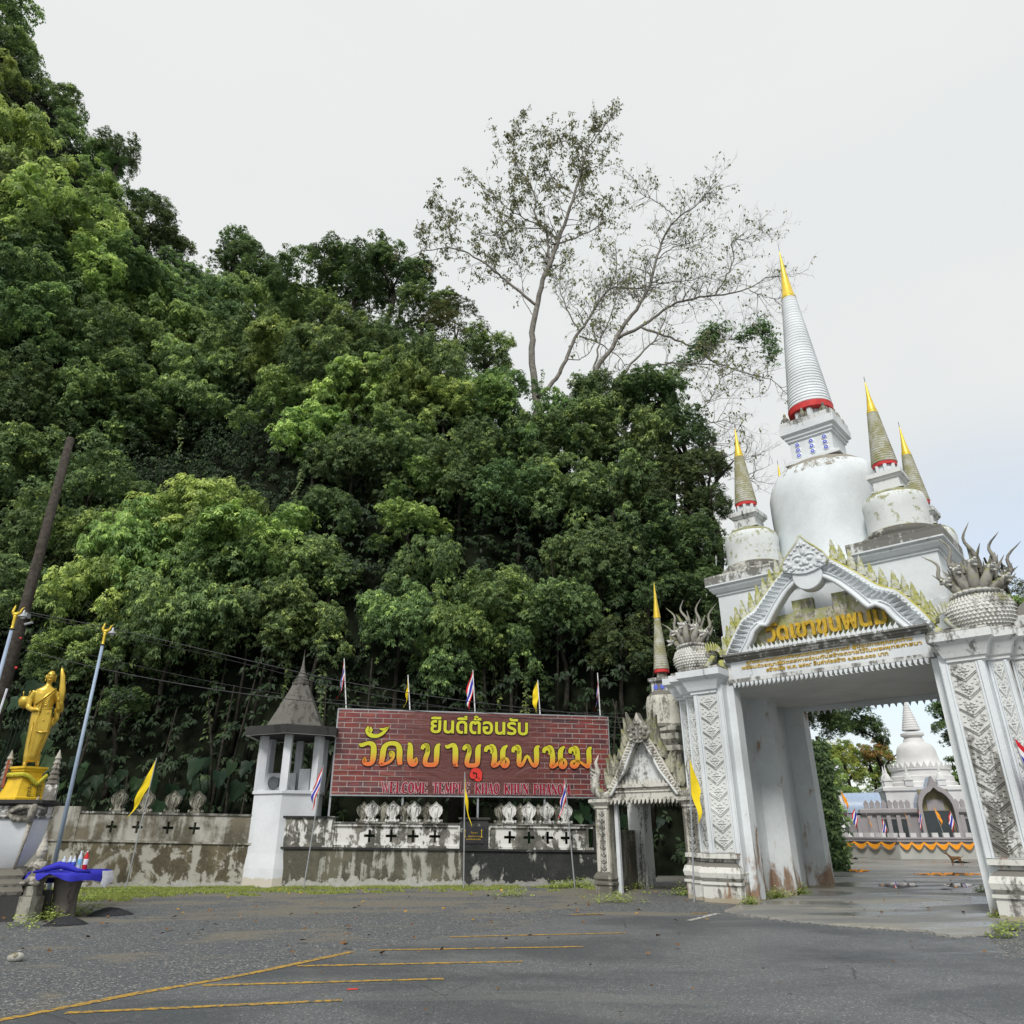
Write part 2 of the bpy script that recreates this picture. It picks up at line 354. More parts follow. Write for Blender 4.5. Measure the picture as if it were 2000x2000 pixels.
# ================================================================== GROUND
def jag(pts, step, amp, rng):
    n = max(2, int(sum((Vector(b) - Vector(a)).length for a, b in zip(pts, pts[1:])) / step)); q = resample(pts, n)
    return [(x + rng.uniform(-amp, amp), y + rng.uniform(-amp, amp)) for x, y in q]
def sheet(name, pts, z, m, label=None):
    from mathutils.geometry import tessellate_polygon
    tr = tessellate_polygon([[Vector((x, y, 0)) for x, y in pts]])
    me = bpy.data.meshes.new(name); fs = []
    for t in tr:
        a, b, c = [Vector(pts[i]) for i in t]
        fs.append(tuple(t) if (b - a).cross(c - a) > 0 else tuple(t)[::-1])
    me.from_pydata([(x, y, z) for x, y in pts], [], fs); me.materials.append(m)
    return link(name, me, kind='structure')
rg = random.Random(3)
t = NT('gravel_ground'); p = t.pos()
vo = t.n('ShaderNodeTexVoronoi', feature='F1'); t.l(p, vo.inputs['Vector']); vo.inputs['Scale'].default_value = 42
vc = t.n('ShaderNodeSeparateColor'); t.l(vo.outputs['Color'], vc.inputs[0])
stone = t.mix(t.mr(vc.outputs[0], 0, 1, smooth=False), (.065, .073, .082), (.17, .18, .19)); stone = t.mix(t.mr(vc.outputs[1], .93, .97), stone, (.42, .41, .38))
dirt = t.mix(t.mr(t.noise(p, 9, 6, .7), .3, .7), (.17, .155, .12), (.25, .23, .185))
yy = t.n('ShaderNodeSeparateXYZ'); t.l(p, yy.inputs[0])
dm = t.math('ADD', t.noise(t.pos((.6, 1.3, 1)), .55, 7, .68, .6), t.mr(yy.outputs[1], 12, 22, -.02, .10))
c = t.mix(t.math('MULTIPLY', t.mr(dm, .52, .62), .8), stone, dirt); c = t.mix(t.math('MULTIPLY', t.mr(t.noise(p, 40, 3, .6), .4, .65), .35), c, (.09, .085, .08))
t.bump(t.math('ADD', vo.outputs['Distance'], t.noise(p, 60, 2)), .7, .02); M['ground'] = t.fin(c, .85, .3)
t = NT('asphalt'); p = t.pos()
vo = t.n('ShaderNodeTexVoronoi', feature='F1'); t.l(p, vo.inputs['Vector']); vo.inputs['Scale'].default_value = 75
vc = t.n('ShaderNodeSeparateColor'); t.l(vo.outputs['Color'], vc.inputs[0])
c = t.mix(t.mr(vc.outputs[0], 0, 1, smooth=False), (.074, .080, .087), (.160, .170, .178)); c = t.mix(t.mr(vc.outputs[1], .93, .98), c, (.36, .35, .34))
big = t.noise(t.pos((.7, 1.3, 1)), .30, 6, .6, .5); c = t.mix(t.math('MULTIPLY', t.mr(big, .40, .60), .62), c, (.042, .048, .055))
ck = t.n('ShaderNodeTexVoronoi', feature='DISTANCE_TO_EDGE'); t.l(t.mix(.12, p, t.noise(p, 1.5, 4)), ck.inputs['Vector']); ck.inputs['Scale'].default_value = .55; c = t.mix(t.math('MULTIPLY', t.mr(ck.outputs['Distance'], .006, 0), t.mr(t.noise(p, .4, 3), .50, .60, 0, .75)), c, (.02, .022, .025))
lt = t.noise(t.pos((.25, 1.1, 1), loc=(1, 5, 0)), .8, 6, .65, .8); c = t.mix(t.math('MULTIPLY', t.mr(lt, .54, .66), .45), c, (.17, .172, .168))
wet = t.mr(t.noise(t.pos((.4, 1.6, 1), loc=(3, 0, 0)), .5, 5, .6, .6), .50, .66); xx = t.n('ShaderNodeSeparateXYZ'); t.l(p, xx.inputs[0])
wet = t.math('MULTIPLY', wet, t.mr(xx.outputs[0], 0, 6, .25, 1))
c = t.mix(t.math('MULTIPLY', wet, .35), c, (.05, .055, .06))
sp = t.noise(p, 3.2, 5, .7); c = t.mix(t.math('MULTIPLY', t.mr(sp, .56, .68), .4), c, (.15, .15, .145))
t.bump(t.math('ADD', vo.outputs['Distance'], t.noise(p, 90, 2)), .35, .008)
M['asphalt'] = t.fin(c, t.mr(wet, 0, 1, .62, .27), .5)
t = NT('driveway_concrete'); p = t.pos()
n1 = t.noise(t.pos((.5, 1.2, 1)), .55, 6, .6, .7); n2 = t.noise(p, 22, 5, .7)
c = t.mix(t.mr(n1, .4, .6), (.17, .175, .175), (.30, .285, .24)); c = t.mix(t.math('MULTIPLY', t.mr(n2, .4, .65), .4), c, (.12, .115, .11))
wet2 = t.mr(t.noise(t.pos((.35, 1.1, 1), loc=(8, 2, 0)), .5, 5, .55, .5), .45, .58)
c = t.mix(t.math('MULTIPLY', wet2, .5), c, (.11, .115, .12)); t.bump(n2, .25, .01)
M['drive'] = t.fin(c, t.mr(wet2, 0, 1, .6, .2), .5)
def paint(name, col):
    t = NT(name); p = t.pos(); n = t.noise(p, 14, 6, .75); c = t.mix(t.mr(n, .44, .60), col, (.10, .10, .095)); return t.fin(c, .6, .4)
M['yellow_paint'] = paint('worn_yellow_paint', (.50, .30, .045)); M['white_paint'] = paint('worn_white_paint', (.55, .54, .50)); M['red_paint'] = plain('red_paint_mark', (.55, .06, .05))
g = MB(); g.add([(-600, -600, 0), (600, -600, 0), (600, 900, 0), (-600, 900, 0)], [(0, 1, 2, 3)]); g.obj('ground', M['ground'])['kind'] = 'structure'
edge = [(-300, 2090), (0, 1993), (259, 1942), (497, 1900), (688, 1859), (850, 1833), (1000, 1815), (1050, 1803), (1100, 1787), (1300, 1789), (1404, 1787), (1517, 1799), (1647, 1812), (1807, 1823), (1854, 1834), (1926, 1829), (1950, 1850), (2000, 1878), (2120, 1935)]
ep = [tuple(gnd(*q)[:2]) for q in edge]; ep = jag(ep, .18, .045, rg)
sheet('asphalt_road', ep + [(ep[-1][0] + 12, ep[-1][1] - 2), (25, -25), (-25, -25), (ep[0][0] - 6, ep[0][1] - 3)], .004, M['asphalt'])
de = [(1412, 1781), (1517, 1796), (1647, 1809), (1807, 1820), (1854, 1831), (1926, 1826), (1960, 1800)]
dp = jag([tuple(gnd(*q)[:2]) for q in de], .12, .05, rg)
far = [tuple(gnd(*q)[:2]) for q in [(2100, 1760), (2300, 1720)]] + [(46, 36), (60, 60), (14, 75), (10.5, 44)] + [tuple(gnd(*q)[:2]) for q in [(1605, 1700), (1560, 1752), (1450, 1768)]]
dpoly = dp + far; sheet('concrete_driveway', dpoly, .03, M['drive'])
kb = MB(); n = len(dp)
for i in range(n - 1):
    a, b = dp[i], dp[i + 1]; k = len(kb.v); kb.add([(a[0], a[1], .0305), (b[0], b[1], .0305), (b[0] - .02, b[1] - .07, .002), (a[0] - .02, a[1] - .07, .002)], [(0, 3, 2, 1)])
kb.obj('driveway_edge', M['drive'])['kind'] = 'structure'
def strip(name, pxs, width, m, z=.009):
    P = [Vector(gnd(*q)[:2]) for q in pxs]; P = [Vector(q) for q in resample([tuple(v) for v in P], max(2, int(sum((b - a).length for a, b in zip(P, P[1:])) / .25)))]
    mb = MB(); L = []
    for i, q in enumerate(P):
        d = (P[min(i + 1, len(P) - 1)] - P[max(0, i - 1)]).normalized(); nn = Vector((-d.y, d.x)) * (width / 2 * rg.uniform(.82, 1.12)); L.append((q + nn, q - nn))
    for (a, b), (c_, d_) in zip(L, L[1:]): mb.add([(b.x, b.y, z), (d_.x, d_.y, z), (c_.x, c_.y, z), (a.x, a.y, z)], [(0, 1, 2, 3)])
    mb.obj(name, m)['kind'] = 'structure'
strip('yellow_road_line', [(-120, 2018), (0, 1994), (129, 1969), (259, 1943), (373, 1924), (497, 1901), (575, 1884), (688, 1860)], .13, M['yellow_paint'])
for a, b in [((127, 1980), (668, 1955)), ((396, 1926), (867, 1913)), ((580, 1888), (1020, 1879)), ((722, 1857), (1140, 1850)), ((878, 1831), (1222, 1823)), ((1115, 1787), (1178, 1786)), ((1350, 1785), (1382, 1784))]:
    strip('yellow_bay_line', [a, ((a[0] + b[0]) / 2, (a[1] + b[1]) / 2), b], .10, M['yellow_paint'])
strip('white_road_line', [(1345, 1799), (1402, 1785)], .13, M['white_paint'], .009)
strip('red_paint_mark', [(678, 1934), (699, 1933)], .08, M['red_paint'])
t = NT('puddle_water'); M['puddle'] = t.fin((.03, .03, .028), .03, .6); t.b.inputs['IOR'].default_value = 1.33
for k, (x0, y0, x1, y1) in enumerate([(1715, 1725, 1795, 1738), (1845, 1727, 1905, 1736), (1790, 1706, 1920, 1713), (1640, 1700, 1700, 1706), (1835, 1738, 1860, 1741)]):
    cx, cy = (x0 + x1) / 2, (y0 + y1) / 2; pts = []
    for i in range(26):
        a = 2 * math.pi * i / 26; r_ = rg.uniform(.75, 1.1); pts.append(tuple(gnd(cx + (x1 - x0) / 2 * r_ * math.cos(a), cy - (y1 - y0) / 2 * r_ * math.sin(a))[:2]))
    sheet('rain_puddle', pts, .035, M['puddle'])

# ================================================================== MAIN GATE  (local: x along the front, y into the passage)
O = gnd(1442, 1764); GA = math.atan2(-.656, .754); CU = 2.64
gate = empty('temple_gate', (O.x, O.y, 0), GA, 'large white arched temple gate with gold Thai lettering, carved pillars and a curved pediment', 'gate')
def gp(u, w_, z=0): return Vector((O.x + math.cos(GA) * u - math.sin(GA) * w_, O.y + math.sin(GA) * u + math.cos(GA) * w_, z))
def mir(pts): return [(2 * CU - x, y) for x, y in pts][::-1]
planL = [(-1.3, 5.5), (-1.3, .56), (-.95, .56), (-.95, .28), (-.58, .28), (-.58, 0), (.22, 0), (.22, .25), (.40, .25), (.40, .6), (-.3, .6), (-.3, 2.7), (.28, 2.7), (.28, 3.1), (-.3, 3.1), (-.3, 5.1), (.25, 5.1), (.25, 5.5)]
frontL = [(-1.3, 1.2), (-1.3, .56), (-.95, .56), (-.95, .28), (-.58, .28), (-.58, 0), (.02, 0), (.02, .33)]
innL = [(-.25, .6), (-.25, .28), (.22, .28), (.22, .25), (.40, .25), (.40, .6)]
planR = [(7.4, 5.5), (5.0, 5.5)]
PLR = mir(planL); FRR = mir(frontL)
PLR = [(x, y) for x, y in PLR]
PROF_PL = [(.16, -.3), (.16, .34), (.20, .36), (.20, .42), (.13, .44), (.19, .50), (.21, .60), (.17, .72), (.06, .80), (.02, .82), (.02, .88), (.15, .90), (.15, 1.0), (.03, 1.01)]
PROF_CAP = [(.0, 4.62), (.05, 4.64), (.05, 4.70), (.09, 4.72), (.12, 4.80), (.19, 4.95), (.27, 5.02), (.29, 5.04), (.29, 5.20), (.2, 5.215)]
# carved rosette tile: chevron and flower in relief, w x h = 1 x 1, shared by every pilaster
def carve_mesh():
    mb = MB(); T = .075
    for sx in (-1, 1):
        for k, (zt, zb, th) in enumerate([(.02, -.47, .055), (.10, -.36, .022)]):
            mb.add([(sx * .5, 0, zt), (sx * .5, -T, zt - th * .5), (sx * .5, 0, zt - th * 1.6), (0, 0, zb), (0, -T, zb - th * .5), (0, 0, zb - th * 1.6)], [(0, 1, 4, 3), (1, 2, 5, 4)] if sx < 0 else [(0, 3, 4, 1), (1, 4, 5, 2)])
        mb.ball((sx * .38, -.01, -.38), (.07, .06, .06), 6, 4); mb.ball((sx * .40, -.01, .30), (.07, .06, .05), 6, 4); mb.ball((sx * .24, -.01, .40), (.06, .06, .05), 6, 4)
        mb.ball((sx * .15, -.01, .10), (.12, .07, .055), 6, 4); mb.ball((sx * .10, -.01, -.05), (.07, .06, .06), 6, 4); mb.ball((sx * .10, -.01, .25), (.07, .06, .06), 6, 4)
    mb.ball((0, -.03, .10), (.075, .09, .07), 6, 4); mb.ball((0, -.01, .33), (.05, .06, .09), 6, 4); mb.ball((0, -.01, -.14), (.05, .06, .08), 6, 4)
    mb.ball((0, -.01, -.42), (.06, .05, .06), 6, 4)
    return mb
cmesh = carve_mesh().mesh('carved_rosette', M['carved'], ang=60); cmesh_d = carve_mesh().mesh('carved_rosette', M['carved_dark'], ang=60)
def pilaster(u0, u1, w_, dark=False, side=0):
    W = u1 - u0; b = .30 * W if W < .5 else .24 * W; cm = 'carved_dark' if dark else 'carved'
    mb = MB()
    for a0, a1, d in [(u0 + .02, u0 + b * .55, .03), (u0 + b * .62, u0 + b * .8, .018), (u1 - b * .55, u1 - .02, .03), (u1 - b * .8, u1 - b * .62, .018)]: mb.box(a0, a1, w_ - d, w_ + .02, 1.01, 4.62)
    mb.obj('pilaster_rib', M['white'], gate)
    MB().box(u0 + b * .85, u1 - b * .85, w_ - .008, w_ + .02, 1.03, 4.60).obj('carved_panel', M[cm], gate)
    n = 10; h = 3.5 / n
    for i in range(n): link('carved_rosette', cmesh_d if dark else cmesh, gate, ((u0 + u1) / 2, w_ - .008, 1.08 + h * (i + .5)), scale=(W - 1.8 * b, .30, h))
for pl, fr, sgn in ((planL, frontL, 1), (PLR, FRR, -1)):
    MB().poly(pl, [(0, -.3), (0, 4.815)]).obj('pier', M['white_jamb'], gate)
    MB().poly(fr, PROF_PL).obj('pier_plinth', M['plinth'], gate)
    MB().poly(fr, PROF_CAP).obj('pier_capital', M['white'] if sgn > 0 else M['white_old'], gate)
    MB().poly(fr, [(.24, 5.216), (.24, 5.26)]).obj('capital_slab', M['ledge'], gate)
    for k, (a, b, w_) in enumerate([(-.58, .22, 0), (-.95, -.58, .28), (-1.3, -.95, .56)]):
        if sgn > 0: pilaster(a, b, w_)
        else: pilaster(2 * CU - b, 2 * CU - a, w_, dark=(k == 0))
# soffit, lintel, cornice
MB().box(-.3, 5.58, .3, 5.45, 4.815, 5.25).obj('passage_ceiling', M['white_soffit'], gate)
MB().box(.401, 2 * CU - .401, .26, .298, 4.83, 5.36).obj('lintel', M['white'], gate)
MB().box(.30, 2 * CU - .30, .20, .258, 4.84, 4.93).obj('lintel_ledge', M['white_old'], gate)
MB().loft([[(x, y, z) for x, y in ((.3, y0), (4.98, y0), (4.98, .9), (.3, .9))] for y0, z in [(.25, 5.365), (.19, 5.38), (.19, 5.41), (.12, 5.43), (.12, 5.47), (.06, 5.49), (.06, 5.53)]]).obj('lintel_cornice', M['white_old'], gate)
MB().box(.25, 2 * CU - .25, 5.2, 5.5, 4.70, 4.81).obj('rear_lintel', M['white'], gate)
tm = MB()
N_ = 40
for i in range(N_):
    u = .47 + (4.34) * i / (N_ - 1); s = -1 if u < CU else 1
    tm.prism([(u - .04, 4.835), (u + .04, 4.835), (u + .035 , 4.79), (u + s * .0 + .015, 4.74), (u + s * .045, 4.705), (u - s * .0 - .015, 4.72), (u - .035, 4.78)][::1], .205, .235)
tm.obj('hanging_flame_fringe', M['white'], gate, kind='stuff')
tm = MB()
for i in range(32):
    u = .92 + 3.46 * i / 31; s = -1 if u < CU else 1
    tm.prism([(u - .045, 5.53), (u + .045, 5.53), (u + .055, 5.58), (u + .015 , 5.62), (u + s * .03, 5.69), (u - .02, 5.63), (u - .05, 5.59)], .10, .14)
tm.obj('cornice_flame_row', M['white'], gate, kind='stuff')
tm = MB()
for i in range(26):
    u = .4 + 4.48 * i / 25; tm.prism([(u - .085, 4.815), (u + .085, 4.815), (u, 4.60)], 5.49, 5.53)
tm.obj('rear_fringe', M['white'], gate, kind='stuff')
MB().prism([(.75, 5.45), (4.53, 5.45), (4.53, 6.1), (4.1, 6.38), (3.49, 6.43), (3.49, 6.73), (3.0, 6.73), (3.0, 6.43), (2.54, 6.43), (2.54, 6.73), (2.03, 6.73), (2.03, 6.43), (1.3, 6.40), (.75, 6.0)], .64, .80).obj('name_board', M['board'], gate)
text_obj('gold_lettering', 'วัดเขาขุนพนม', M['gold_letter'], gate, 1.30, 4.13, 5.63, 6.29, .64, .09, .030)
for s, a, b, z in [('อุทิศถวายแด่คุณพ่อคุณแม่และครูอาจารย์ ผู้มีอุปการคุณทุกท่าน', .82, 4.62, 5.265), ('พร้อมด้วยญาติมิตรสหายร่วมกันสร้างถวายไว้ในพระพุทธศาสนา', .68, 4.78, 5.145), ('สร้างเมื่อ พ.ศ. ๒๕๓๙ สิ้นค่าก่อสร้าง ๑,๒๐๐,๐๐๐ บาท', 1.30, 4.08, 5.025)]:
    text_obj('small_gold_lettering', s, M['gold_letter'], gate, a, b, z - .025, z + .095, .259, .018, .022)
# pediment
oh = [(.05, 7.9), (.58, 7.49), (.84, 7.25), (1.17, 6.94), (1.42, 6.68), (1.62, 6.54), (1.83, 6.47), (2.05, 6.18), (2.28, 5.84), (2.46, 5.50), (2.53, 5.27)]
ih = [(.05, 7.25), (.38, 7.09), (.62, 6.9), (.86, 6.63), (1.04, 6.40), (1.2, 6.17), (1.38, 6.21), (1.56, 6.07), (1.70, 5.82), (1.90, 5.55), (2.25, 5.18)]
PED = .38
for s in (-1, 1):
    oo = resample(smooth_pts(oh, 1), 40); ii = resample(ih, 40)
    mb = MB()
    vs = []; 
    for (a, za), (b, zb) in zip(oo, ii):
        for y in (PED, PED + .30): vs += [(CU + s * a, y, za), (CU + s * b, y, zb)]
    fs = []
    for i in range(39):
        k = 4 * i; a0, b0, a1, b1, a2, b2, a3, b3 = k, k + 1, k + 2, k + 3, k + 4, k + 5, k + 6, k + 7
        q = [(a0, b0, b2, a2), (a1, a3, b3, b1), (a0, a2, a3, a1), (b0, b1, b3, b2)]
        fs += [f if s < 0 else f[::-1] for f in q]
    mb.add(vs, fs); mb.obj('pediment_band', M['white'], gate)
    q3 = [(CU + s * a, PED - .03, z) for a, z in ii]; MB().tube(q3, .055, 8).tube([(x - 0, y - .0, z + .0) for x, y, z in [(CU + s * (a + .10), PED - .01, z + .06) for a, z in ii]], .022, 6).obj('pediment_moulding', M['white'], gate, smooth=True)
    MB().tube([(CU + s * a, PED + .05, z) for a, z in oo], .042, 8).obj('ridge_rod', M['rod'], gate, smooth=True)
    # feathers on the band
    fm = MB(); fm.add([(-.17, 0, .055), (.17, 0, .065), (.19, 0, -.03), (-.15, 0, -.045), (-.15, -.05, .03), (.13, -.13, .045), (.22, -.05, -.01), (-.13, -.03, -.03)], [(4, 5, 1, 0), (5, 6, 2, 1), (6, 7, 3, 2), (7, 4, 0, 3), (7, 6, 5, 4)])
    fme = fm.mesh('feather_relief', M['white_old'] if False else M['white'])
    for i in range(2, 26):
        tt = i / 26 * 39; k = int(tt); f = tt - k
        a = np.array(oo[k]) * (1 - f) + np.array(oo[min(39, k + 1)]) * f; b = np.array(ii[k]) * (1 - f) + np.array(ii[min(39, k + 1)]) * f
        if a[0] < .42: continue
        mid = a * .52 + b * .48; L = float(np.linalg.norm(a - b))
        o = link('feather_relief', fme, gate, (CU + s * mid[0], PED, mid[1]), (0, -s * .10 if s > 0 else math.pi + .10 * 0 - s * -.1, 0), (L * 1.9 if L < .45 else .9, 1, 1.1))
        o.rotation_euler = (0, 0, 0); o.scale = (s * min(1.0, L * 1.75), 1, 1.15)
    # small carved knobs between the feathers and the rod
    km = MB()
    for i in range(4, 39):
        a = np.array(oo[i]); b = np.array(ii[i]); m_ = a * .83 + b * .17; km.ball((CU + s * m_[0], PED - .01, m_[1]), (.045, .05, .04), 6, 4)
    km.obj('band_knobs', M['white'], gate, kind='stuff')
    lm = MB(); prof = [(0, .52), (.05, .36), (.045, .33), (.085, .24), (.075, .20), (.105, .10), (.08, 0)]
    outl = [(x, z) for x, z in prof[::-1]] ; outl = [(x, z) for x, z in prof[::-1]] + [(-x, z) for x, z in prof[1:]]
    n = len(outl); vs = [(x, -.02, z) for x, z in outl] + [(x * .35, -.07, z * .92 + .02) for x, z in outl] + [(x, .04, z) for x, z in outl]
    lm.add(vs, [(i, (i + 1) % n, n + (i + 1) % n, n + i) for i in range(n)] + [tuple(range(n, 2 * n))] + [(i, 2 * n + i, 2 * n + (i + 1) % n, (i + 1) % n) for i in range(n)] + [tuple(range(3 * n - 1, 2 * n - 1, -1))])
    lm.ball((0, -.05, .13), (.045, .04, .045), 6, 4)
    lme = lm.mesh('leaf_finial', M['moss'])
    P = resample(smooth_pts(oh, 1)[2:], 60)
    for i in range(11):
        a, z = P[int(4 + i * 4.9)]
        link('leaf_finial', lme, gate, (CU + s * (a + .02), PED + .1, z + .01), (0, 0, rg.uniform(-.1, .1)), (1.0, 1, rg.uniform(.92, 1.08)))
# disc and apex ornament
mb = MB(); mb.loft([[(CU + r * math.cos(2 * math.pi * j / 40), y, 7.18 + r * math.sin(2 * math.pi * j / 40)) for j in range(40)][::-1] for r, y in ((.36, PED + .2), (.36, PED - .10), (.34, PED - .12))]); mb.obj('apex_disc', M['white'], gate, ang=40)
ap = [(0, 8.21), (.13, 8.02), (.30, 7.85), (.47, 7.66), (.56, 7.48), (.52, 7.36), (.40, 7.32), (.2, 7.25), (0, 7.22)]
outl = ap + [(-x, z) for x, z in ap[-2:0:-1]]
MB().prism([(CU + x, z) for x, z in outl][::-1], PED - .17, PED + .15).obj('apex_leaf', M['white'], gate)
MB().tube([(CU + x, PED - .16, z) for x, z in ap[:6]], .028, 6).tube([(CU - x, PED - .16, z) for x, z in ap[:6]], .028, 6).obj('apex_rim', M['moss'], gate, smooth=True)
fm = MB(); y = PED - .18
for s in (-1, 1):
    fm.ball((CU + s * .15, y, 7.58), (.075, .07, .06), 10, 6); fm.ball((CU + s * .15, y - .05, 7.58), (.04, .03, .035), 8, 5)
    fm.tube([(CU + s * a, y, z) for a, z in [(.04, 7.66), (.12, 7.71), (.22, 7.69), (.27, 7.62)]], [.03, .035, .03, .01], 6)
    fm.ball((CU + s * .36, y, 7.50), (.085, .06, .085), 10, 6); fm.ball((CU + s * .36, y - .04, 7.50), (.045, .035, .045), 8, 5)
    fm.ball((CU + s * .07, y, 7.46), (.06, .06, .045), 8, 5)
    for k, (a, z, r_) in enumerate([(.26, 7.40, .06), (.15, 7.37, .05), (.45, 7.40, .05), (.06, 7.34, .05), (.46, 7.58, .05), (.28, 7.78, .05), (.17, 7.86, .05), (.36, 7.68, .05), (.08, 7.95, .045)]): fm.ball((CU + s * a, y, z), (r_, .05, r_ * .8), 8, 5)
    fm.tube([(CU + s * (.33 + .09 * math.cos(q)), y - .02, 7.40 + .06 * math.sin(q)) for q in np.linspace(0, 5, 12)], .018, 5)
fm.ball((CU, y, 7.50), (.055, .09, .08), 8, 6); fm.ball((CU, y, 7.78), (.06, .06, .10), 8, 6); fm.ball((CU, y, 7.98), (.04, .05, .09), 8, 6)
fm.v = [(a, PED - .17 + (b - PED + .17) * .6, c_) for a, b, c_ in fm.v]; fm.obj('carved_face', M['white'], gate, smooth=True)
# scrolls where the pediment meets the serpents
for s in (-1, 1):
    mb = MB(); cx = CU + s * 2.74; q = [(cx + s * (.05 + .0) - s * (.27 - .017 * i) * math.cos(.35 * i + 2.4) * 1.0, .28, 5.50 + (.27 - .017 * i) * math.sin(.35 * i + 3.7)) for i in range(14)]
    mb.tube(q, [.10 - .004 * i for i in range(14)], 8); mb.tube([(cx - s * .22, .3, 5.45), (cx - s * .30, .3, 5.25), (cx - s * .12, .3, 5.22)], [.07, .11, .08], 8)
    mb.obj('curled_scroll', M['moss'], gate, smooth=True)
    sp_ = MB()
    for i in range(14):
        a = math.pi * (i / 13) ; sp_.tube([(cx + .26 * math.cos(a), .28, 5.55 + .2 * math.sin(a)), (cx + .30 * math.cos(a), .27, 5.62 + .26 * math.sin(a)), (cx + .31 * math.cos(a) - .03, .27, 5.68 + .30 * math.sin(a))], [.04, .03, .004], 5)
    sp_.obj('scroll_flames', M['moss'], gate, kind='stuff')

# ------------------------------------------------------------------ serpents (one thing each)
def naga(u, s, label):
    r = empty('naga_sculpture', gp(u, .45, 5.26), GA, label, 'naga sculpture', 'serpent sculptures on the gate pillars'); r.scale = (1.12 if s > 0 else 1.0,) * 3
    mb = MB(); prof = [(.30, 0), (.42, .10), (.50, .25), (.52, .40), (.47, .55), (.36, .66), (.18, .73), (.02, .75)]
    mb.loft([[(rr * 1.1 * math.cos(2 * math.pi * j / 28), rr * .85 * math.sin(2 * math.pi * j / 28), z) for j in range(28)] for rr, z in prof]); mb.obj('body', M['naga'], r, smooth=True)
    sc = MB()
    P = resample(prof[:7], 15)
    for i, (rr, z) in enumerate(P):
        n = 44
        for j in range(n):
            a = 2 * math.pi * (j + (i % 2) * .5) / n; da = math.pi / n * 1.05; ca, sa = math.cos, math.sin
            def pt(an, k, zz): return (rr * 1.1 * k * ca(an), rr * .85 * k * sa(an), zz)
            sc.add([pt(a, .985, z + .05), pt(a + da, 1.0, z), pt(a, 1.06, z - .028), pt(a - da, 1.0, z)], [(0, 3, 2, 1)])
    sc.obj('scales', M['naga'], r, kind='stuff')
    col = MB()
    for j in range(13):
        a = -math.pi * (j / 12); col.ball((.40 * math.cos(a), .33 * math.sin(a), .66 + .06 * math.sin(-a)), (.075, .07, .05), 7, 5)
    col.obj('collar', M['naga'], r, smooth=True)
    for k in range(5):
        f = (k - 2) / 2; ang = f * .85 + s * .12; L = .74 - .10 * abs(f)
        dx, dz = math.sin(ang), math.cos(ang); y0 = -.05 - .14 * (1 - abs(f))
        base = Vector((dx * .16, y0 * .3, .60)); hd = Vector((dx * L, y0, .55 + dz * L))
        nk = MB(); mid = (base + hd) / 2 + Vector((0, -.10, 0)); nk.tube([base, mid, hd], [.12, .10, .07], 8)
        o = nk.obj('neck', M['naga_dark'], r, smooth=True)
        h = MB(); face = Vector((s * .10, -.2, -.02))
        h.ball(hd, (.07, .10, .07), 8, 6); h.ball(hd + face * .6, (.06, .10, .05), 8, 5); h.ball(hd + face * .9 + Vector((0, 0, .03)), (.035, .05, .03), 6, 4); h.tube([hd + face * .4 + Vector((0, 0, -.05)), hd + face * .95 + Vector((0, 0, -.10))], [.05, .02], 6)
        for q in (-1, 1): h.ball(hd + Vector((q * .06, -.08, .04)), .025, 6, 4)
        h.obj('head', M['naga'], r, smooth=True)
        hn = MB(); H = .68 - .08 * abs(f) + rg.uniform(-.08, .08); px_ = [hd + Vector((0, .04, .05)) + Vector((dx * .7 * H * t_ + .075 * math.sin(t_ * 6.2 + 1) * (1 if f >= 0 else -1), 0, H * t_)) for t_ in np.linspace(0, 1, 9)]
        hn.tube(px_, [.045, .040, .036, .036, .030, .026, .020, .013, .004], 7)
        hn.obj('horn', M['naga_dark'], r, smooth=True)
        cr_ = MB()
        for j in range(18):
            b0 = base.lerp(hd, .2 + .045 * j) + Vector((rg.uniform(-.12, .12), .06, 0)); d_ = Vector((dx + rg.uniform(-.6, .6), rg.uniform(-.1, .2), dz + .4)) * rg.uniform(.16, .32); cr_.tube([b0, b0 + d_ * .5 + Vector((.015, 0, 0)), b0 + d_], [.045, .03, .004], 5)
        cr_.obj('crest_spikes', M['naga_dark'], r, kind='stuff')
    return r
naga(-.66, -1, 'grey weathered many headed serpent sculpture atop the left pillar of the big gate')
naga(5.97, 1, 'larger many headed serpent sculpture with white scaly body on the right gate pillar')

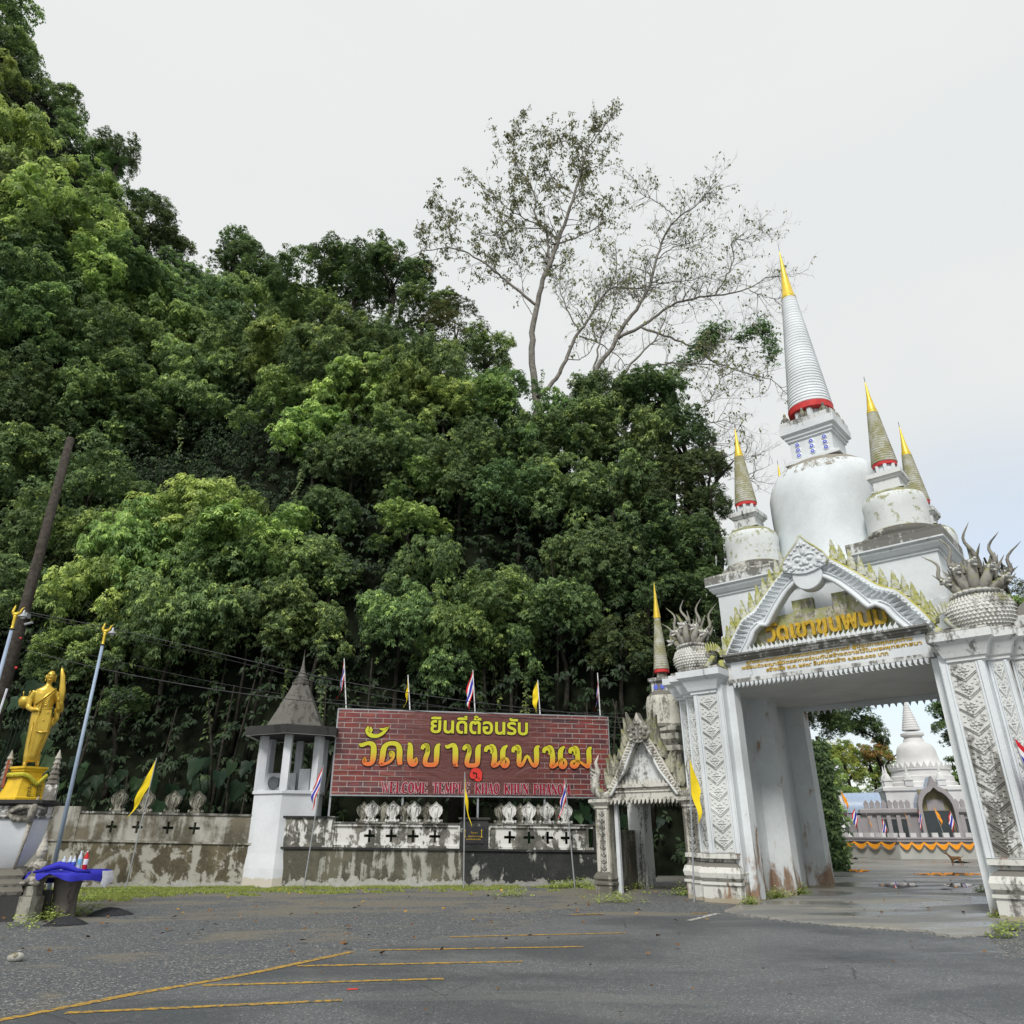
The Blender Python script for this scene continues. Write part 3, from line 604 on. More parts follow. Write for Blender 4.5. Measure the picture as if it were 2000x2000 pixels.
# ================================================================== STUPAS ON THE GATE ROOF
MB().box(-1.1, 6.38, .95, 6.05, 5.262, 5.55).obj('roof_slab', M['white_old'], gate)
MB().rect([(0, 5.55), (0, 6.6), (-.05, 6.62), (-.05, 7.3), (.05, 7.35), (.05, 7.55), (-.1, 7.56)], 1.75, 1.6, CU, 3.0).obj('stupa_terrace', M['white'], gate)
def ring_cone(r0, z0, r1, z1, n):
    pr = []
    for i in range(n):
        f0, f1 = i / n, (i + 1) / n; ra = r0 + (r1 - r0) * f0; za = z0 + (z1 - z0) * f0; zb = z0 + (z1 - z0) * f1; rb = r0 + (r1 - r0) * f1
        h = zb - za; pr += [(ra * .972, za + h * .02), (ra * 1.0, za + h * .25), (ra * .985, za + h * .7), (rb * .98, za + h * .95)]
    return pr
def stupa_parts(root, cfg):
    z = cfg
    MB().lathe(z['bell'], 56).obj('bell_dome', z['mb'], root, ang=35)
    MB().lathe(z['base'], 56).obj('bell_base_ring', z['ml'], root, ang=35)
    MB().rect(z['box'], z['bh'], z['bh']).obj('reliquary_box', z['mx'], root)
    MB().lathe(z['drum'], 24, rot=.1).obj('colonnade_drum', M['white'], root, ang=30)
    c = MB()
    for i in range(8):
        a = 2 * math.pi * i / 8 + .2; rr = z['drum'][0][0] + .02; hh = z['drum'][-1][1] - z['drum'][0][1]
        c.tube([(rr * math.cos(a), rr * math.sin(a), z['drum'][0][1]), (rr * math.cos(a), rr * math.sin(a), z['drum'][-1][1])], .09 * z['drum'][0][0] / .45, 6)
    c.obj('drum_columns', M['white'], root, kind='stuff')
    MB().lathe(z['redp'], 40).obj('red_band', M['red'], root, ang=40)
    MB().lathe(ring_cone(*z['cone']), 40).obj('ringed_spire', z['ms'], root, ang=25)
    g0, g1, r0 = z['gold']; MB().lathe([(r0 * 1.02, g0 - .02), (r0 * 1.1, g0), (r0 * 1.1, g0 + .03), (r0 * .98, g0 + .05), (r0 * 1.02, g0 + .07), (r0 * .9, g0 + .12), (r0 * .45, (g0 + g1) / 2), (.012, g1)], 24).obj('gold_tip', M['gold'], root, ang=40)
    MB().tube([(0, 0, g1 - .02), (0, 0, g1 + .18 * (g1 - g0))], .008, 5).obj('tip_rod', M['black_metal'], root)
main = empty('main_stupa', gp(CU, 3.2, 0), GA, 'tallest bell shaped white stupa with grey ringed spire and gold tip above the gate', 'stupa')
stupa_parts(main, dict(bell=[(1.74, 7.75), (1.63, 7.95), (1.585, 8.3), (1.565, 8.8), (1.57, 9.3), (1.585, 9.7), (1.585, 10.0), (1.58, 10.3), (1.50, 10.6), (1.34, 10.9), (1.10, 11.1), (.82, 11.24), (.70, 11.26)], base=[(1.86, 7.55), (1.86, 7.62), (1.72, 7.66), (1.78, 7.75)],
    box=[(.18, 11.22), (.18, 11.30), (.08, 11.32), (.08, 11.38), (.0, 11.40), (0, 11.98), (.05, 12.0), (.05, 12.06), (.10, 12.09), (.10, 12.16), (.18, 12.22), (.18, 12.46), (.13, 12.47)], bh=.60, drum=[(.47, 12.46), (.45, 12.98)], redp=[(.5, 12.97), (.60, 12.975), (.63, 13.0), (.65, 13.18), (.60, 13.2)], cone=(.64, 13.19, .225, 17.38, 40), gold=(17.38, 19.4, .215), mb=M['bell'], ml=M['ledge'], mx=M['white'], ms=M['spire']))
mb = MB()
for a, b in ((-.75, .75),): mb.box(a, b, -.77, -.70, 12.46, 12.62).box(a, b, .70, .77, 12.46, 12.62).box(-.77, -.70, -.70, .70, 12.46, 12.62).box(.70, .77, -.70, .70, 12.46, 12.62)
mb.obj('parapet', M['white_old'], main)
for k, cx in enumerate((-.38, 0.02, .40)):
    for j in range(3):
        zc = 11.52 + .17 * j; pl = MB(); pl.loft([[(cx + r_ * math.cos(2 * math.pi * i / 16), y_, zc + r_ * math.sin(2 * math.pi * i / 16)) for i in range(16)][::-1] for r_, y_ in ((.078, -.60), (.078, -.625), (.055, -.632))])
        o = pl.obj('wall_plate', M['white_plate'], main); q = MB(); q.loft([[(cx + r_ * math.cos(2 * math.pi * i / 16), y_, zc + r_ * math.sin(2 * math.pi * i / 16)) for i in range(16)][::-1] for r_, y_ in ((.058, -.630), (.058, -.638), (.02, -.640))]); q.obj('plate_pattern', M['blue_plate'], o)
        q = MB(); q.ball((cx, -.640, zc), (.02, .006, .02), 8, 4); q.obj('plate_centre', M['white_plate'], o)
fig = MB(); fig.lathe([(.085, 0), (.07, .05), (.06, .25), (.085, .38), (.07, .43), (.03, .46), (.045, .50), (.04, .55), (.01, .60)], 8); fig.tube([(-.08, 0, .40), (-.12, -.03, .28), (-.05, -.07, .2)], .02, 5).tube([(.08, 0, .40), (.12, -.03, .28), (.05, -.07, .2)], .02, 5)
figm = fig.mesh('guardian_figure', M['naga_dark'], smooth=True)
for k, (dx, dy, lb) in enumerate([(-.08, -.60, 'small dark standing figure at the middle front of the spire drum'), (.50, -.50, 'small dark standing figure at the right front corner of the spire drum'), (-.62, -.56, 'small dark standing figure at the left front corner of the spire drum'), (.62, .1, 'small dark standing figure on the right side ledge below the red band'), (.60, .60, 'small dark standing figure at the far right corner of the main stupa ledge')]):
    o = link('guardian_figure', figm); q = Vector(gp(CU + dx, 3.2 + dy, 12.465)); o.location = q; o.rotation_euler[2] = GA + rg.uniform(-.3, .3); o.scale = (1, 1, .95); tag(o, lb, 'statue', 'dark figures round the drum of the main stupa')
SM = dict(bell=[(.80, 8.20), (.74, 8.24), (.72, 8.5), (.73, 8.8), (.74, 9.0), (.70, 9.15), (.58, 9.26), (.42, 9.33), (.36, 9.34)], base=[(1.02, 7.90), (1.02, 7.96), (.90, 8.0), (.93, 8.06), (.93, 8.10), (.82, 8.14), (.82, 8.2)],
    box=[(.07, 9.33), (.07, 9.37), (0, 9.38), (0, 9.62), (.03, 9.64), (.07, 9.70), (.10, 9.72), (.10, 9.84), (.06, 9.85)], bh=.31, drum=[(.24, 9.85), (.23, 10.08)], redp=[(.24, 10.075), (.29, 10.08), (.30, 10.17), (.28, 10.18)], cone=(.315, 10.17, .135, 11.72, 22), gold=(11.72, 12.7, .125), mb=M['bell_small'], ml=M['ledge'], mx=M['white_old'], ms=M['spire_moss'])
PEDP = [(.0, 5.55), (.0, 6.25), (-.04, 6.27), (-.04, 7.35), (.0, 7.37), (.0, 7.42), (.05, 7.44), (.13, 7.54), (.13, 7.58), (.20, 7.62), (.20, 7.84)]
s0 = None
for (du, dw, lb) in [(1.9, -1.3, 'small mossy stupa with gold tip right of the big bell, in front'), (-1.9, -1.3, 'small stupa with gold tip left of the big bell, before the trees'), (1.9, 1.95, 'small gold tipped stupa half hidden behind the right small stupa'), (-1.9, 1.95, 'small stupa of which only the gold tip shows left of the big bell')]:
    if s0 is None:
        s0 = empty('corner_stupa', (0, 0, 0)); stupa_parts(s0, SM)
        MB().rect(PEDP, .86, .86).obj('pedestal', M['white'], s0); MB().rect([(.205, 7.842), (.205, 7.90), (.1, 7.92)], .86, .86).obj('pedestal_top_ledge', M['ledge'], s0); MB().rect([(.203, 7.66), (.206, 7.838)], .86, .86).obj('cornice_band', M['white_old'], s0); st = s0
    else: st = copy_tree(s0)
    st.location = gp(CU + du, 3.2 + dw, 0); st.rotation_euler[2] = GA; tag(st, lb, 'stupa', 'corner stupas round the main stupa')
# ledge ornament and small roof behind the right serpent
x = empty('rear_wall_tower', gp(7.0, 3.4, 0), GA, 'dirty stepped wall top with a pointed plaster post behind the right serpent', 'wall tower')
MB().rect([(0, 0), (0, 5.6), (.12, 5.7), (.12, 5.95)], .7, .7).obj('tower_body', M['white_old'], x); MB().rect([(.12, 5.951), (-.25, 6.35), (-.25, 6.5)], .7, .7).obj('tower_roof', M['ledge'], x); MB().box(-.25, .15, -.1, .1, 6.5, 7.35).obj('tower_block', M['naga'], x); MB().lathe([(.12, 6.5), (.08, 7.3), (.01, 7.8)], 8, .3, 0).obj('tower_post', M['naga'], x)
# crumbling wall wing right of the gate
x = empty('gate_side_wall', gp(6.6, .7, 0), GA, 'white wall with carved panels running off right of the gate', 'wall')
MB().box(0.02, 4.5, 0, 1.0, -.3, 4.6).obj('wall_body', M['white'], x); MB().box(-.02, 4.5, -.25, 1.0, 4.603, 5.1).obj('wall_cornice', M['white'], x); MB().box(0, 4.5, -.2, -.002, -.3, 1.0).obj('wall_base', M['plinth'], x); MB().box(.05, .3, -.05, -.003, 1.01, 4.6).box(.85, 1.1, -.05, -.003, 1.01, 4.6).obj('wall_rib', M['white'], x)
for i in range(10): link('carved_rosette', cmesh, x, (.575, -.005, 1.08 + .35 * (i + .5)), scale=(.45, .6, .35))

# ================================================================== SIDE GATE
SGA = R(-36); so_ = gnd(1198, 1746)
sg = empty('pedestrian_gate', (so_.x, so_.y, 0), SGA, 'small weathered pedestrian gate with pointed pediment between the banner and the big gate', 'gate'); sg.scale = (1, 1, .96)
SW = 2.1
for s, m_ in ((1, 0), (-1, 1)):
    X = lambda x: x if m_ == 0 else SW - x
    def PL(pts): return pts if m_ == 0 else [(SW - x, y) for x, y in pts][::-1]
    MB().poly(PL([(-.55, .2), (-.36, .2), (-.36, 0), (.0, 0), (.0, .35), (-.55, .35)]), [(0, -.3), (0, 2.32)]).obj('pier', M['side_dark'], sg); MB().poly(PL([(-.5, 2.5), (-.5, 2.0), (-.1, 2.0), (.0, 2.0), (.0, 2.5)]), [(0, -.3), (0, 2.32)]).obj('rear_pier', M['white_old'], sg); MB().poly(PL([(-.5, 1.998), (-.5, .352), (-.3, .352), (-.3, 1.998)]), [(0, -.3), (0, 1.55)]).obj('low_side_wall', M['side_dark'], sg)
    fr = PL([(-.52, .6), (-.52, .2), (-.36, .2), (-.36, 0), (-.06, 0), (-.06, .3)])
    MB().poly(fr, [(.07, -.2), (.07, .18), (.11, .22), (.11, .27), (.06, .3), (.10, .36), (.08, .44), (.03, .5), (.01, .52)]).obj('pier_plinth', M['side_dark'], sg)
    MB().poly(fr, [(0.012, .45), (.012, 2.1), (.05, 2.13), (.05, 2.18), (.10, 2.24), (.14, 2.28), (.14, 2.36), (.05, 2.38)]).obj('pier_capital', M['side_gate'], sg)
    for a, b in ((-.35, -.30), (-.12, -.07)): MB().box(min(X(a), X(b)), max(X(a), X(b)), -.04, -.011, .53, 2.1).obj('pilaster_rib', M['side_gate'], sg)
    for i in range(9): link('carved_rosette', cmesh_d, sg, (X(-.21), -.012, .62 + .17 * i), scale=(.17, .30, .17))
MB().box(.0, SW, .05, .25, 2.32, 2.52).box(-.02, SW + .02, .0, .049, 2.33, 2.38).obj('lintel', M['side_gate'], sg)
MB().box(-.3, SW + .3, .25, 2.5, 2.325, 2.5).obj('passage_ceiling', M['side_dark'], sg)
MB().box(.02, .12, .25, .35, -.1, 2.32).obj('inner_post', M['white'], sg)
tm = MB()
for i in range(17):
    u = .1 + (SW - .2) * i / 16; tm.prism([(u - .045, 2.33), (u + .045, 2.33), (u + .02, 2.25), (u - .03, 2.21), (u - .04, 2.27)], -.02, .0)
    tm.prism([(u - .045, 2.72), (u + .045, 2.72), (u + .03, 2.78), (u, 2.86), (u - .04, 2.78)], .03, .06)
    tm.prism([(u - .04, 2.325), (u + .04, 2.325), (u, 2.19)], 2.5, 2.52)
tm.obj('flame_fringe', M['side_gate'], sg, kind='stuff')
MB().box(.05, SW - .05, .02, .3, 2.52, 2.56).box(.0, SW, -.02, .3, 2.64, 2.72).obj('cornice', M['side_gate'], sg)
MB().box(.08, SW - .08, .06, .3, 2.561, 2.639).obj('frieze', M['side_gate'], sg)
for i in range(5): MB().ball((.35 + .36 * i, .05, 2.60), (.10, .03, .035), 8, 5).obj('frieze_rosette', M['side_gate'], sg)
MB().prism([(.25, 2.72), (SW - .25, 2.72), (SW / 2, 3.95)], .22, .35).obj('tympanum', M['white_old'], sg)
oh2 = [(.03, 4.35), (.22, 4.05), (.42, 3.72), (.62, 3.35), (.82, 2.95), (1.02, 2.62), (1.12, 2.45)]; ih2 = [(.03, 4.02), (.12, 3.85), (.24, 3.62), (.38, 3.35), (.52, 3.05), (.72, 2.78), (.98, 2.42)]
for s in (-1, 1):
    oo = resample(oh2, 24); ii = resample(ih2, 24); mb = MB(); vs = []; c0 = SW / 2
    for (a, za), (b, zb) in zip(oo, ii):
        for y in (.0, .22): vs += [(c0 + s * a, y, za), (c0 + s * b, y, zb)]
    fs = []
    for i in range(23):
        k = 4 * i; q = [(k, k + 1, k + 5, k + 4), (k + 2, k + 6, k + 7, k + 3), (k, k + 4, k + 6, k + 2), (k + 1, k + 3, k + 7, k + 5)]; fs += [f if s < 0 else f[::-1] for f in q]
    mb.add(vs, fs); mb.obj('pediment_band', M['side_gate'], sg)
    MB().tube([(c0 + s * a, -.02, z) for a, z in ii], .04, 6).obj('pediment_moulding', M['white_old'], sg, smooth=True)
    km = MB()
    for i in range(2, 23):
        a = np.array(oo[i]); b = np.array(ii[i])
        for f in (.3, .6): 
            q = a * f + b * (1 - f); km.ball((c0 + s * q[0], -.01, q[1]), (.055, .05, .045), 6, 4)
    km.obj('band_carving', M['side_gate'], sg, kind='stuff')
    lf = MB(); pr = [(-.11, 0), (.11, 0), (.14, .14), (.08, .34), (.0, .62), (-.09, .34), (-.14, .14)]
    lf.add([(x_, -.05, z) for x_, z in pr] + [(x_ * .4, -.10, z * .85 + .03) for x_, z in pr] + [(x_, .03, z) for x_, z in pr], [(i, (i + 1) % 7, 7 + (i + 1) % 7, 7 + i) for i in range(7)] + [tuple(range(7, 14))] + [(i, 14 + i, 14 + (i + 1) % 7, (i + 1) % 7) for i in range(7)] + [tuple(range(20, 13, -1))])
    lme2 = lf.mesh('crest_leaf', M['side_moss'])
    for i in range(9):
        a, z = oo[3 + int(i * 2.2)]; link('crest_leaf', lme2, sg, (c0 + s * (a + .03), .10 + .03 * (i % 2), z - .06), (0, s * .28, 0), (1, 1, .80 + .32 * math.sin(i * 1.0 + 1)))
    cx = c0 + s * 1.22
    mb = MB(); mb.tube([(c0 + s * 1.0, .1, 2.5), (cx, .05, 2.42), (cx + s * .22, .0, 2.62), (cx + s * .2, 0, 2.9), (cx + s * .10, 0, 3.1), (cx + s * .16, 0, 3.35), (cx + s * .06, 0, 3.55)], [.12, .15, .14, .11, .075, .045, .01], 8)
    for k in range(6): mb.tube([(cx + s * .1, 0, 2.55 + .1 * k), (cx + s * .32, -.02, 2.68 + .1 * k), (cx + s * .30, -.02, 2.82 + .1 * k)], [.06, .04, .004], 5)
    mb.obj('serpent_head', M['side_gate'], sg, smooth=True)
mb = MB(); pr = [(0, 4.62), (.10, 4.42), (.28, 4.25), (.33, 4.05), (.26, 3.88), (.12, 3.82), (0, 3.80)]; mb.prism([(SW / 2 + x_, z) for x_, z in (pr + [(-a, b) for a, b in pr[-2:0:-1]])][::-1], -.08, .15)
for s in (-1, 1):
    for a, z, r_ in [(.10, 4.08, .05), (.20, 4.02, .06), (.08, 3.92, .05), (.2, 3.90, .05), (.12, 4.2, .05), (.05, 4.33, .04), (.26, 4.14, .04)]: mb.ball((SW / 2 + s * a, -.09, z), (r_, .05, r_), 7, 5)
mb.obj('apex_leaf', M['side_gate'], sg, smooth=False)
c_ss = sg.matrix_basis @ Vector((SW / 2 + .05, 1.4, 0)); ss = empty('stained_stupa', (c_ss.x + .12, c_ss.y, -.12), R(-36), 'dirty streaked stupa with red ringed neck on the roof of the small pedestrian gate', 'stupa'); ss.scale = (.88, .88, .88)
MB().rect([(0, 2.63), (0, 4.0), (.1, 4.1), (.1, 4.25), (-.05, 4.27), (.06, 4.45), (.06, 4.62), (-.08, 4.64), (.0, 4.72), (.0, 4.85)], .62, .62).obj('pedestal', M['side_stupa'], ss)
MB().lathe([(.68, 4.85), (.62, 4.95), (.60, 5.3), (.61, 5.6), (.55, 5.85), (.40, 6.0), (.28, 6.02)], 36).obj('bell_dome', M['side_stupa'], ss, ang=35)
MB().rect([(0, 6.0), (0, 6.28), (.08, 6.34), (.08, 6.44)], .28, .28).obj('reliquary_box', M['white_old'], ss)
for dx in (-.12, .12):
    q = MB(); q.loft([[(dx + r_ * math.cos(2 * math.pi * i / 14), y_, 6.14 + r_ * math.sin(2 * math.pi * i / 14)) for i in range(14)][::-1] for r_, y_ in ((.085, -.28), (.085, -.29), (.05, -.295))]); q.obj('wall_plate', M['blue_plate'], ss)
MB().lathe([(.18, 6.44), (.16, 6.63)], 16).obj('colonnade_drum', M['side_stupa'], ss); MB().lathe([(.22, 6.63), (.245, 6.64), (.25, 6.73), (.22, 6.74)], 24).obj('red_band', M['red'], ss)
MB().lathe(ring_cone(.26, 6.74, .10, 8.5, 22), 28).obj('ringed_spire', M['spire_moss'], ss, ang=25); MB().lathe([(.12, 8.5), (.12, 8.55), (.06, 9.1), (.008, 9.8)], 16).obj('gold_tip', M['gold'], ss, ang=40)

# ================================================================== BOUNDARY WALLS
def cross_panel(root, x0, x1, y0, y1, z0, z1, cs, m, name='pierced_panel'):
    zc = (z0 + z1) / 2; A, T = .17, .038; mb = MB(); xs = [x0]
    for c_ in cs: xs += [c_ - A, c_ - T, c_ + T, c_ + A]
    xs.append(x1)
    for i, (a, b) in enumerate(zip(xs, xs[1:])):
        k = i % 4
        if k == 0: mb.box(a, b, y0, y1, z0, z1)
        elif k in (1, 3): mb.box(a, b, y0, y1, z0, zc - T).box(a, b, y0, y1, zc + T, z1)
        else: mb.box(a, b, y0, y1, z0, zc - A).box(a, b, y0, y1, zc + A, z1)
    mb.obj(name, m, root)
sh = [(-.13, .0), (.13, .0), (.17, .05), (.13, .10), (.10, .15), (.20, .27), (.235, .40), (.20, .50), (.08, .58), (0, .66), (-.08, .58), (-.20, .50), (-.235, .40), (-.20, .27), (-.10, .15), (-.13, .10), (-.17, .05)]
def sema_mesh(nm, m):
    mb = MB(); n = len(sh); mb.add([(x, -.09, z) for x, z in sh] + [(x, .09, z) for x, z in sh] + [(x * .72, -.05, z * .86 + .04) for x, z in sh], [(n + i, i + n * 0, (i + 1) % n, n + (i + 1) % n)[::-1] for i in range(n)] + [tuple(range(2 * n - 1, n - 1, -1))] + [(i, (i + 1) % n, 2 * n + (i + 1) % n, 2 * n + i) for i in range(n)] + [tuple(range(2 * n, 3 * n))])
    for s in (-1, 1): mb.tube([(s * .012, -.06, .12), (s * .03, -.075, .30), (s * .08, -.07, .47)], [.02, .03, .01], 5); mb.tube([(s * .11, -.06, .16), (s * .15, -.07, .34), (s * .10, -.07, .50)], [.012, .016, .006], 5)
    mb.ball((0, -.05, .52), (.045, .04, .04), 6, 4)
    for s in (-1, 1): mb.ball((s * .2, -.02, .05), (.05, .07, .06), 6, 4)
    return mb.mesh(nm, m)
sm1 = sema_mesh('leaf_finial', M['sema']); sm2 = sema_mesh('leaf_finial', M['sema_dark'])
wl = empty('boundary_wall', (-8.0, 24.35, 0), 0, 'long brown stained plaster wall with cross openings, left of the bell tower', 'wall'); wl.rotation_euler[1] = R(1.4)
MB().box(-6.9, .2, -.0, .35, -.5, 1.13).obj('lower_wall', M['wall_old'], wl); MB().box(-6.9, 0.2, -.05, .35, 1.132, 1.19).obj('ledge', M['wall_upper'], wl)
cross_panel(wl, -5.5, .2, .04, .30, 1.192, 1.93, [-4.45, -3.65, -2.7, -1.88], M['wall_upper']); MB().box(-6.9, -5.502, .02, .35, 1.192, 2.12).obj('end_block', M['wall_upper'], wl)
MB().box(-5.5, .2, .0, .34, 1.932, 1.99).obj('coping', M['coping'], wl)
for x_ in (-4.15, -3.35, -2.4, -1.58)[::1]: pass
for px in (222, 276, 329, 377):
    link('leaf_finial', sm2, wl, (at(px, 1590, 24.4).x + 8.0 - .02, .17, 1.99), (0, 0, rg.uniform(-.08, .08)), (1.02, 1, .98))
wr = empty('boundary_wall', (-6.15, 24.0, 0), R(-1.2), 'peeling plaster wall with cross openings under the brick print banner', 'wall'); wr.rotation_euler[1] = R(.9)
MB().box(-.9, 4.62, .0, .35, -.5, 1.02).obj('lower_wall', M['wall_grey'], wr); MB().box(4.62, 9.1, .002, .35, -.5, 1.02).obj('lower_wall', M['wall_dark'], wr, ); MB().box(-.9, 9.1, -.06, .35, 1.022, 1.075).obj('ledge', M['wall_dark'], wr)
MB().box(-.9, .62, -.02, .36, 1.077, 1.87).obj('end_block', M['wall_panel'], wr); MB().box(-.95, .68, -.07, .4, 1.872, 1.93).obj('block_cap', M['wall_dark'], wr)
cross_panel(wr, .68, 4.45, .06, .26, 1.14, 1.66, [1.76, 2.42, 3.08, 3.74], M['wall_panel']); cross_panel(wr, 5.42, 8.3, .06, .26, 1.14, 1.66, [6.0, 6.58, 7.14, 7.70], M['wall_panel'])
MB().box(.625, 4.5, .0, .3, 1.662, 1.74).box(.625, 4.5, .0, .3, 1.077, 1.138).box(.625, .678, .0, .3, 1.138, 1.662).box(4.452, 4.5, .0, .3, 1.138, 1.662).obj('panel_frame', M['wall_panel'], wr)
MB().box(5.36, 8.5, .0, .3, 1.662, 1.74).box(5.36, 8.5, .0, .3, 1.077, 1.138).box(5.36, 5.418, .0, .3, 1.138, 1.662).box(8.302, 8.36, .0, .3, 1.138, 1.662).obj('panel_frame', M['wall_panel'], wr)
MB().box(.62, 4.5, -.04, .34, 1.742, 1.78).box(5.36, 8.6, -.04, .34, 1.742, 1.78).obj('coping', M['coping'], wr)
MB().box(4.502, 5.358, -.04, .36, 1.077, 1.88).obj('plaque_block', M['wall_dark'], wr); MB().box(4.45, 5.41, -.09, .4, 1.882, 1.94).obj('block_cap', M['wall_dark'], wr)
MB().box(8.502, 9.1, .0, .35, 1.077, 1.85).obj('end_block', M['wall_dark'], wr)
MB().box(4.60, 5.24, -.065, -.042, 1.22, 1.70).obj('name_plaque', M['black_metal'], wr)
for s, a, b, z, h in [('วัดเขา', 4.83, 5.03, 1.49, .06), ('นครศรีธรรมราช', 4.76, 5.10, 1.40, .045), ('กรมศิลปากรขึ้นทะเบียน', 4.70, 5.14, 1.32, .045)]: text_obj('plaque_lettering', s, M['gold_letter'], wr, a, b, z, z + h, -.066, .004, .01)
for a in (4.66, 5.16): MB().lathe([(.03, 1.38), (.03, 1.41), (.012, 1.43), (.012, 1.55), (.022, 1.56), (.002, 1.62)], 8, a, -.075).obj('plaque_candle_emblem', M['gold_letter'], wr)
for px in (768, 812, 853, 893 - 40 + 0): pass
def fin(px, Y, m_, z, s=1.0):
    q = at(px, 1600, Y); a = wr.matrix_basis.inverted() @ q if False else None
    link('leaf_finial', m_, wr, (q.x + 6.15, Y - 24.0, z), (0, 0, rg.uniform(-.1, .1)), (s, 1, s))
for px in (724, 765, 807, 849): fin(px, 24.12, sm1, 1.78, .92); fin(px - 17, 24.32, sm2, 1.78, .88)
for px in (993, 1031, 1066, 1101): fin(px, 24.12, sm1, 1.78, .95); fin(px - 17, 24.32, sm2, 1.78, .88)
for o in wl.children[:] + wr.children[:]:
    pass

# ================================================================== BELL TOWER
bt = empty('bell_tower', (-7.2, 25.0, 0), R(5), 'white six sided bell tower with dark pointed concrete roof, left of the banner', 'tower')
def hexp(r, a0=-90): return [(r * math.cos(R(a0 + 60 * i)), r * math.sin(R(a0 + 60 * i))) for i in range(6)]
H6 = hexp(1.12)
MB().poly(H6, [(.03, -.3), (.03, .5), (0, .9), (0, 2.56), (.05, 2.58), (.05, 2.66), (.02, 2.67)]).obj('tower_body', M['sala_white'], bt)
for i, (x_, y_) in enumerate(H6):
    a = math.atan2(y_, x_); mb = MB(); mb.box(-.115, .115, -.115, .115, 2.665, 4.40); mb.obj('post', M['sala_white'], bt, loc=(x_ * .9, y_ * .9, 0), rot=(0, 0, a))
MB().poly(hexp(1.62), [(-.5, 4.42), (0, 4.30), (.0, 4.36)]).obj('soffit', M['white_soffit'], bt)
MB().poly(hexp(1.65), [(0, 4.32), (0, 4.56), (-.1, 4.60), (-.6, 4.64)]).obj('roof_slab', M['sala_edge'], bt)
pr = [(1.02, 4.64), (.90, 4.85), (.74, 5.15), (.56, 5.5), (.40, 5.82), (.30, 6.05)]
MB().loft([[(x_, y_, z) for x_, y_ in hexp(r_)] for r_, z in pr]).obj('cone_roof', M['sala_roof'], bt)
MB().lathe([(.30, 6.05), (.31, 6.12), (.24, 6.16), (.25, 6.22), (.18, 6.28), (.19, 6.33), (.12, 6.40), (.13, 6.44), (.085, 6.5), (.095, 6.54), (.06, 6.6), (.065, 6.66), (.04, 6.75), (.045, 6.8), (.025, 6.9), (.004, 7.28)], 16).obj('roof_spire', M['sala_roof'], bt, ang=40)
MB().box(-.9, .1, .25, .4, 2.665, 3.25).obj('low_screen', M['sala_white'], bt)
MB().box(.28, .62, -.2, .0, 2.665, 3.35).obj('low_screen', M['sala_white'], bt)
o = empty('loudspeaker', bt.matrix_basis @ Vector((-.32, -.25, 2.95)), R(-20), 'grey horn loudspeaker inside the bell tower, between its posts', 'loudspeaker')
M['horn'] = plain('horn_grey', (.09, .10, .11), .5)
MB().loft([[(r_ * math.cos(2 * math.pi * i / 20) , y_, r_ * math.sin(2 * math.pi * i / 20)) for i in range(20)] for r_, y_ in ((.17, -.28), (.20, -.30), (.18, -.24), (.12, 0), (.08, .2), (.09, .32))]).obj('horn', M['horn'], o, smooth=True, rot=(R(8), 0, 0)); MB().tube([(0, .1, -.05), (0, .1, -.29)], .025).obj('bracket', M['black_metal'], o)

# ================================================================== BANNER
A0 = at(658, 1382, 24.7); B0 = Vector((3.32, 26.5, 0)); BW = math.hypot(B0.x - A0.x, B0.y - A0.y); ban_rz = math.atan2(B0.y - A0.y, B0.x - A0.x)
bn = empty('welcome_banner', (A0.x, A0.y, 0), ban_rz, 'wide red brick print banner with yellow Thai lettering on thin posts behind the wall', 'banner'); bn.rotation_euler[1] = R(.45)
t = NT('brick_print'); ob = t.pos(obj=True)
br = t.n('ShaderNodeTexBrick'); rx = t.n('ShaderNodeMapping'); rx.inputs['Rotation'].default_value = (R(-90), 0, 0); t.l(ob, rx.inputs[0]); t.l(rx.outputs[0], br.inputs['Vector'])
br.inputs['Scale'].default_value = 1; br.inputs['Brick Width'].default_value = .50; br.inputs['Row Height'].default_value = .165; br.inputs['Mortar Size'].default_value = .012; br.inputs['Bias'].default_value = 0; br.offset = .5
br.inputs['Color1'].default_value = (.20, .06, .05, 1); br.inputs['Color2'].default_value = (.085, .04, .05, 1); br.inputs['Mortar'].default_value = (.36, .31, .29, 1)
n1 = t.noise(ob, 1.7, 4, .6); c = t.mix(t.math('MULTIPLY', t.mr(n1, .4, .65), .55), br.outputs[0], t.mix(br.outputs['Fac'], (.30, .05, .04), (.30, .27, .25)))
sx = t.n('ShaderNodeSeparateXYZ'); t.l(ob, sx.inputs[0])
fx = t.math('MULTIPLY', t.mr(sx.outputs[0], 1.3, 3.2), t.mr(sx.outputs[0], 8.0, 6.0)); c = t.mix(t.math('MULTIPLY', fx, .92), c, (.135, .045, .04))
t.bump(t.noise(t.pos((.5, 1, 1.6), obj=True), 1.1, 3, .5, 1.2), .55, .12); M['print'] = t.fin(c, .42, .45)
nx, nzz = 60, 16; vs = []; fs = []
for j in range(nzz + 1):
    for i in range(nx + 1):
        fx_, fz = i / nx, j / nzz; x_ = .04 + (BW - .08) * fx_; sg_ = math.sin(math.pi * fx_) * math.sin(math.pi * fz)
        vs.append((x_, -.03 - .012 * sg_ * math.sin(x_ * 2.1 + fz * 3), 2.58 + 2.62 * fz))
for j in range(nzz):
    for i in range(nx): k = j * (nx + 1) + i; fs.append((k, k + 1, k + nx + 2, k + nx + 1))
MB().add(vs, fs).obj('printed_sheet', M['print'], bn, smooth=True)
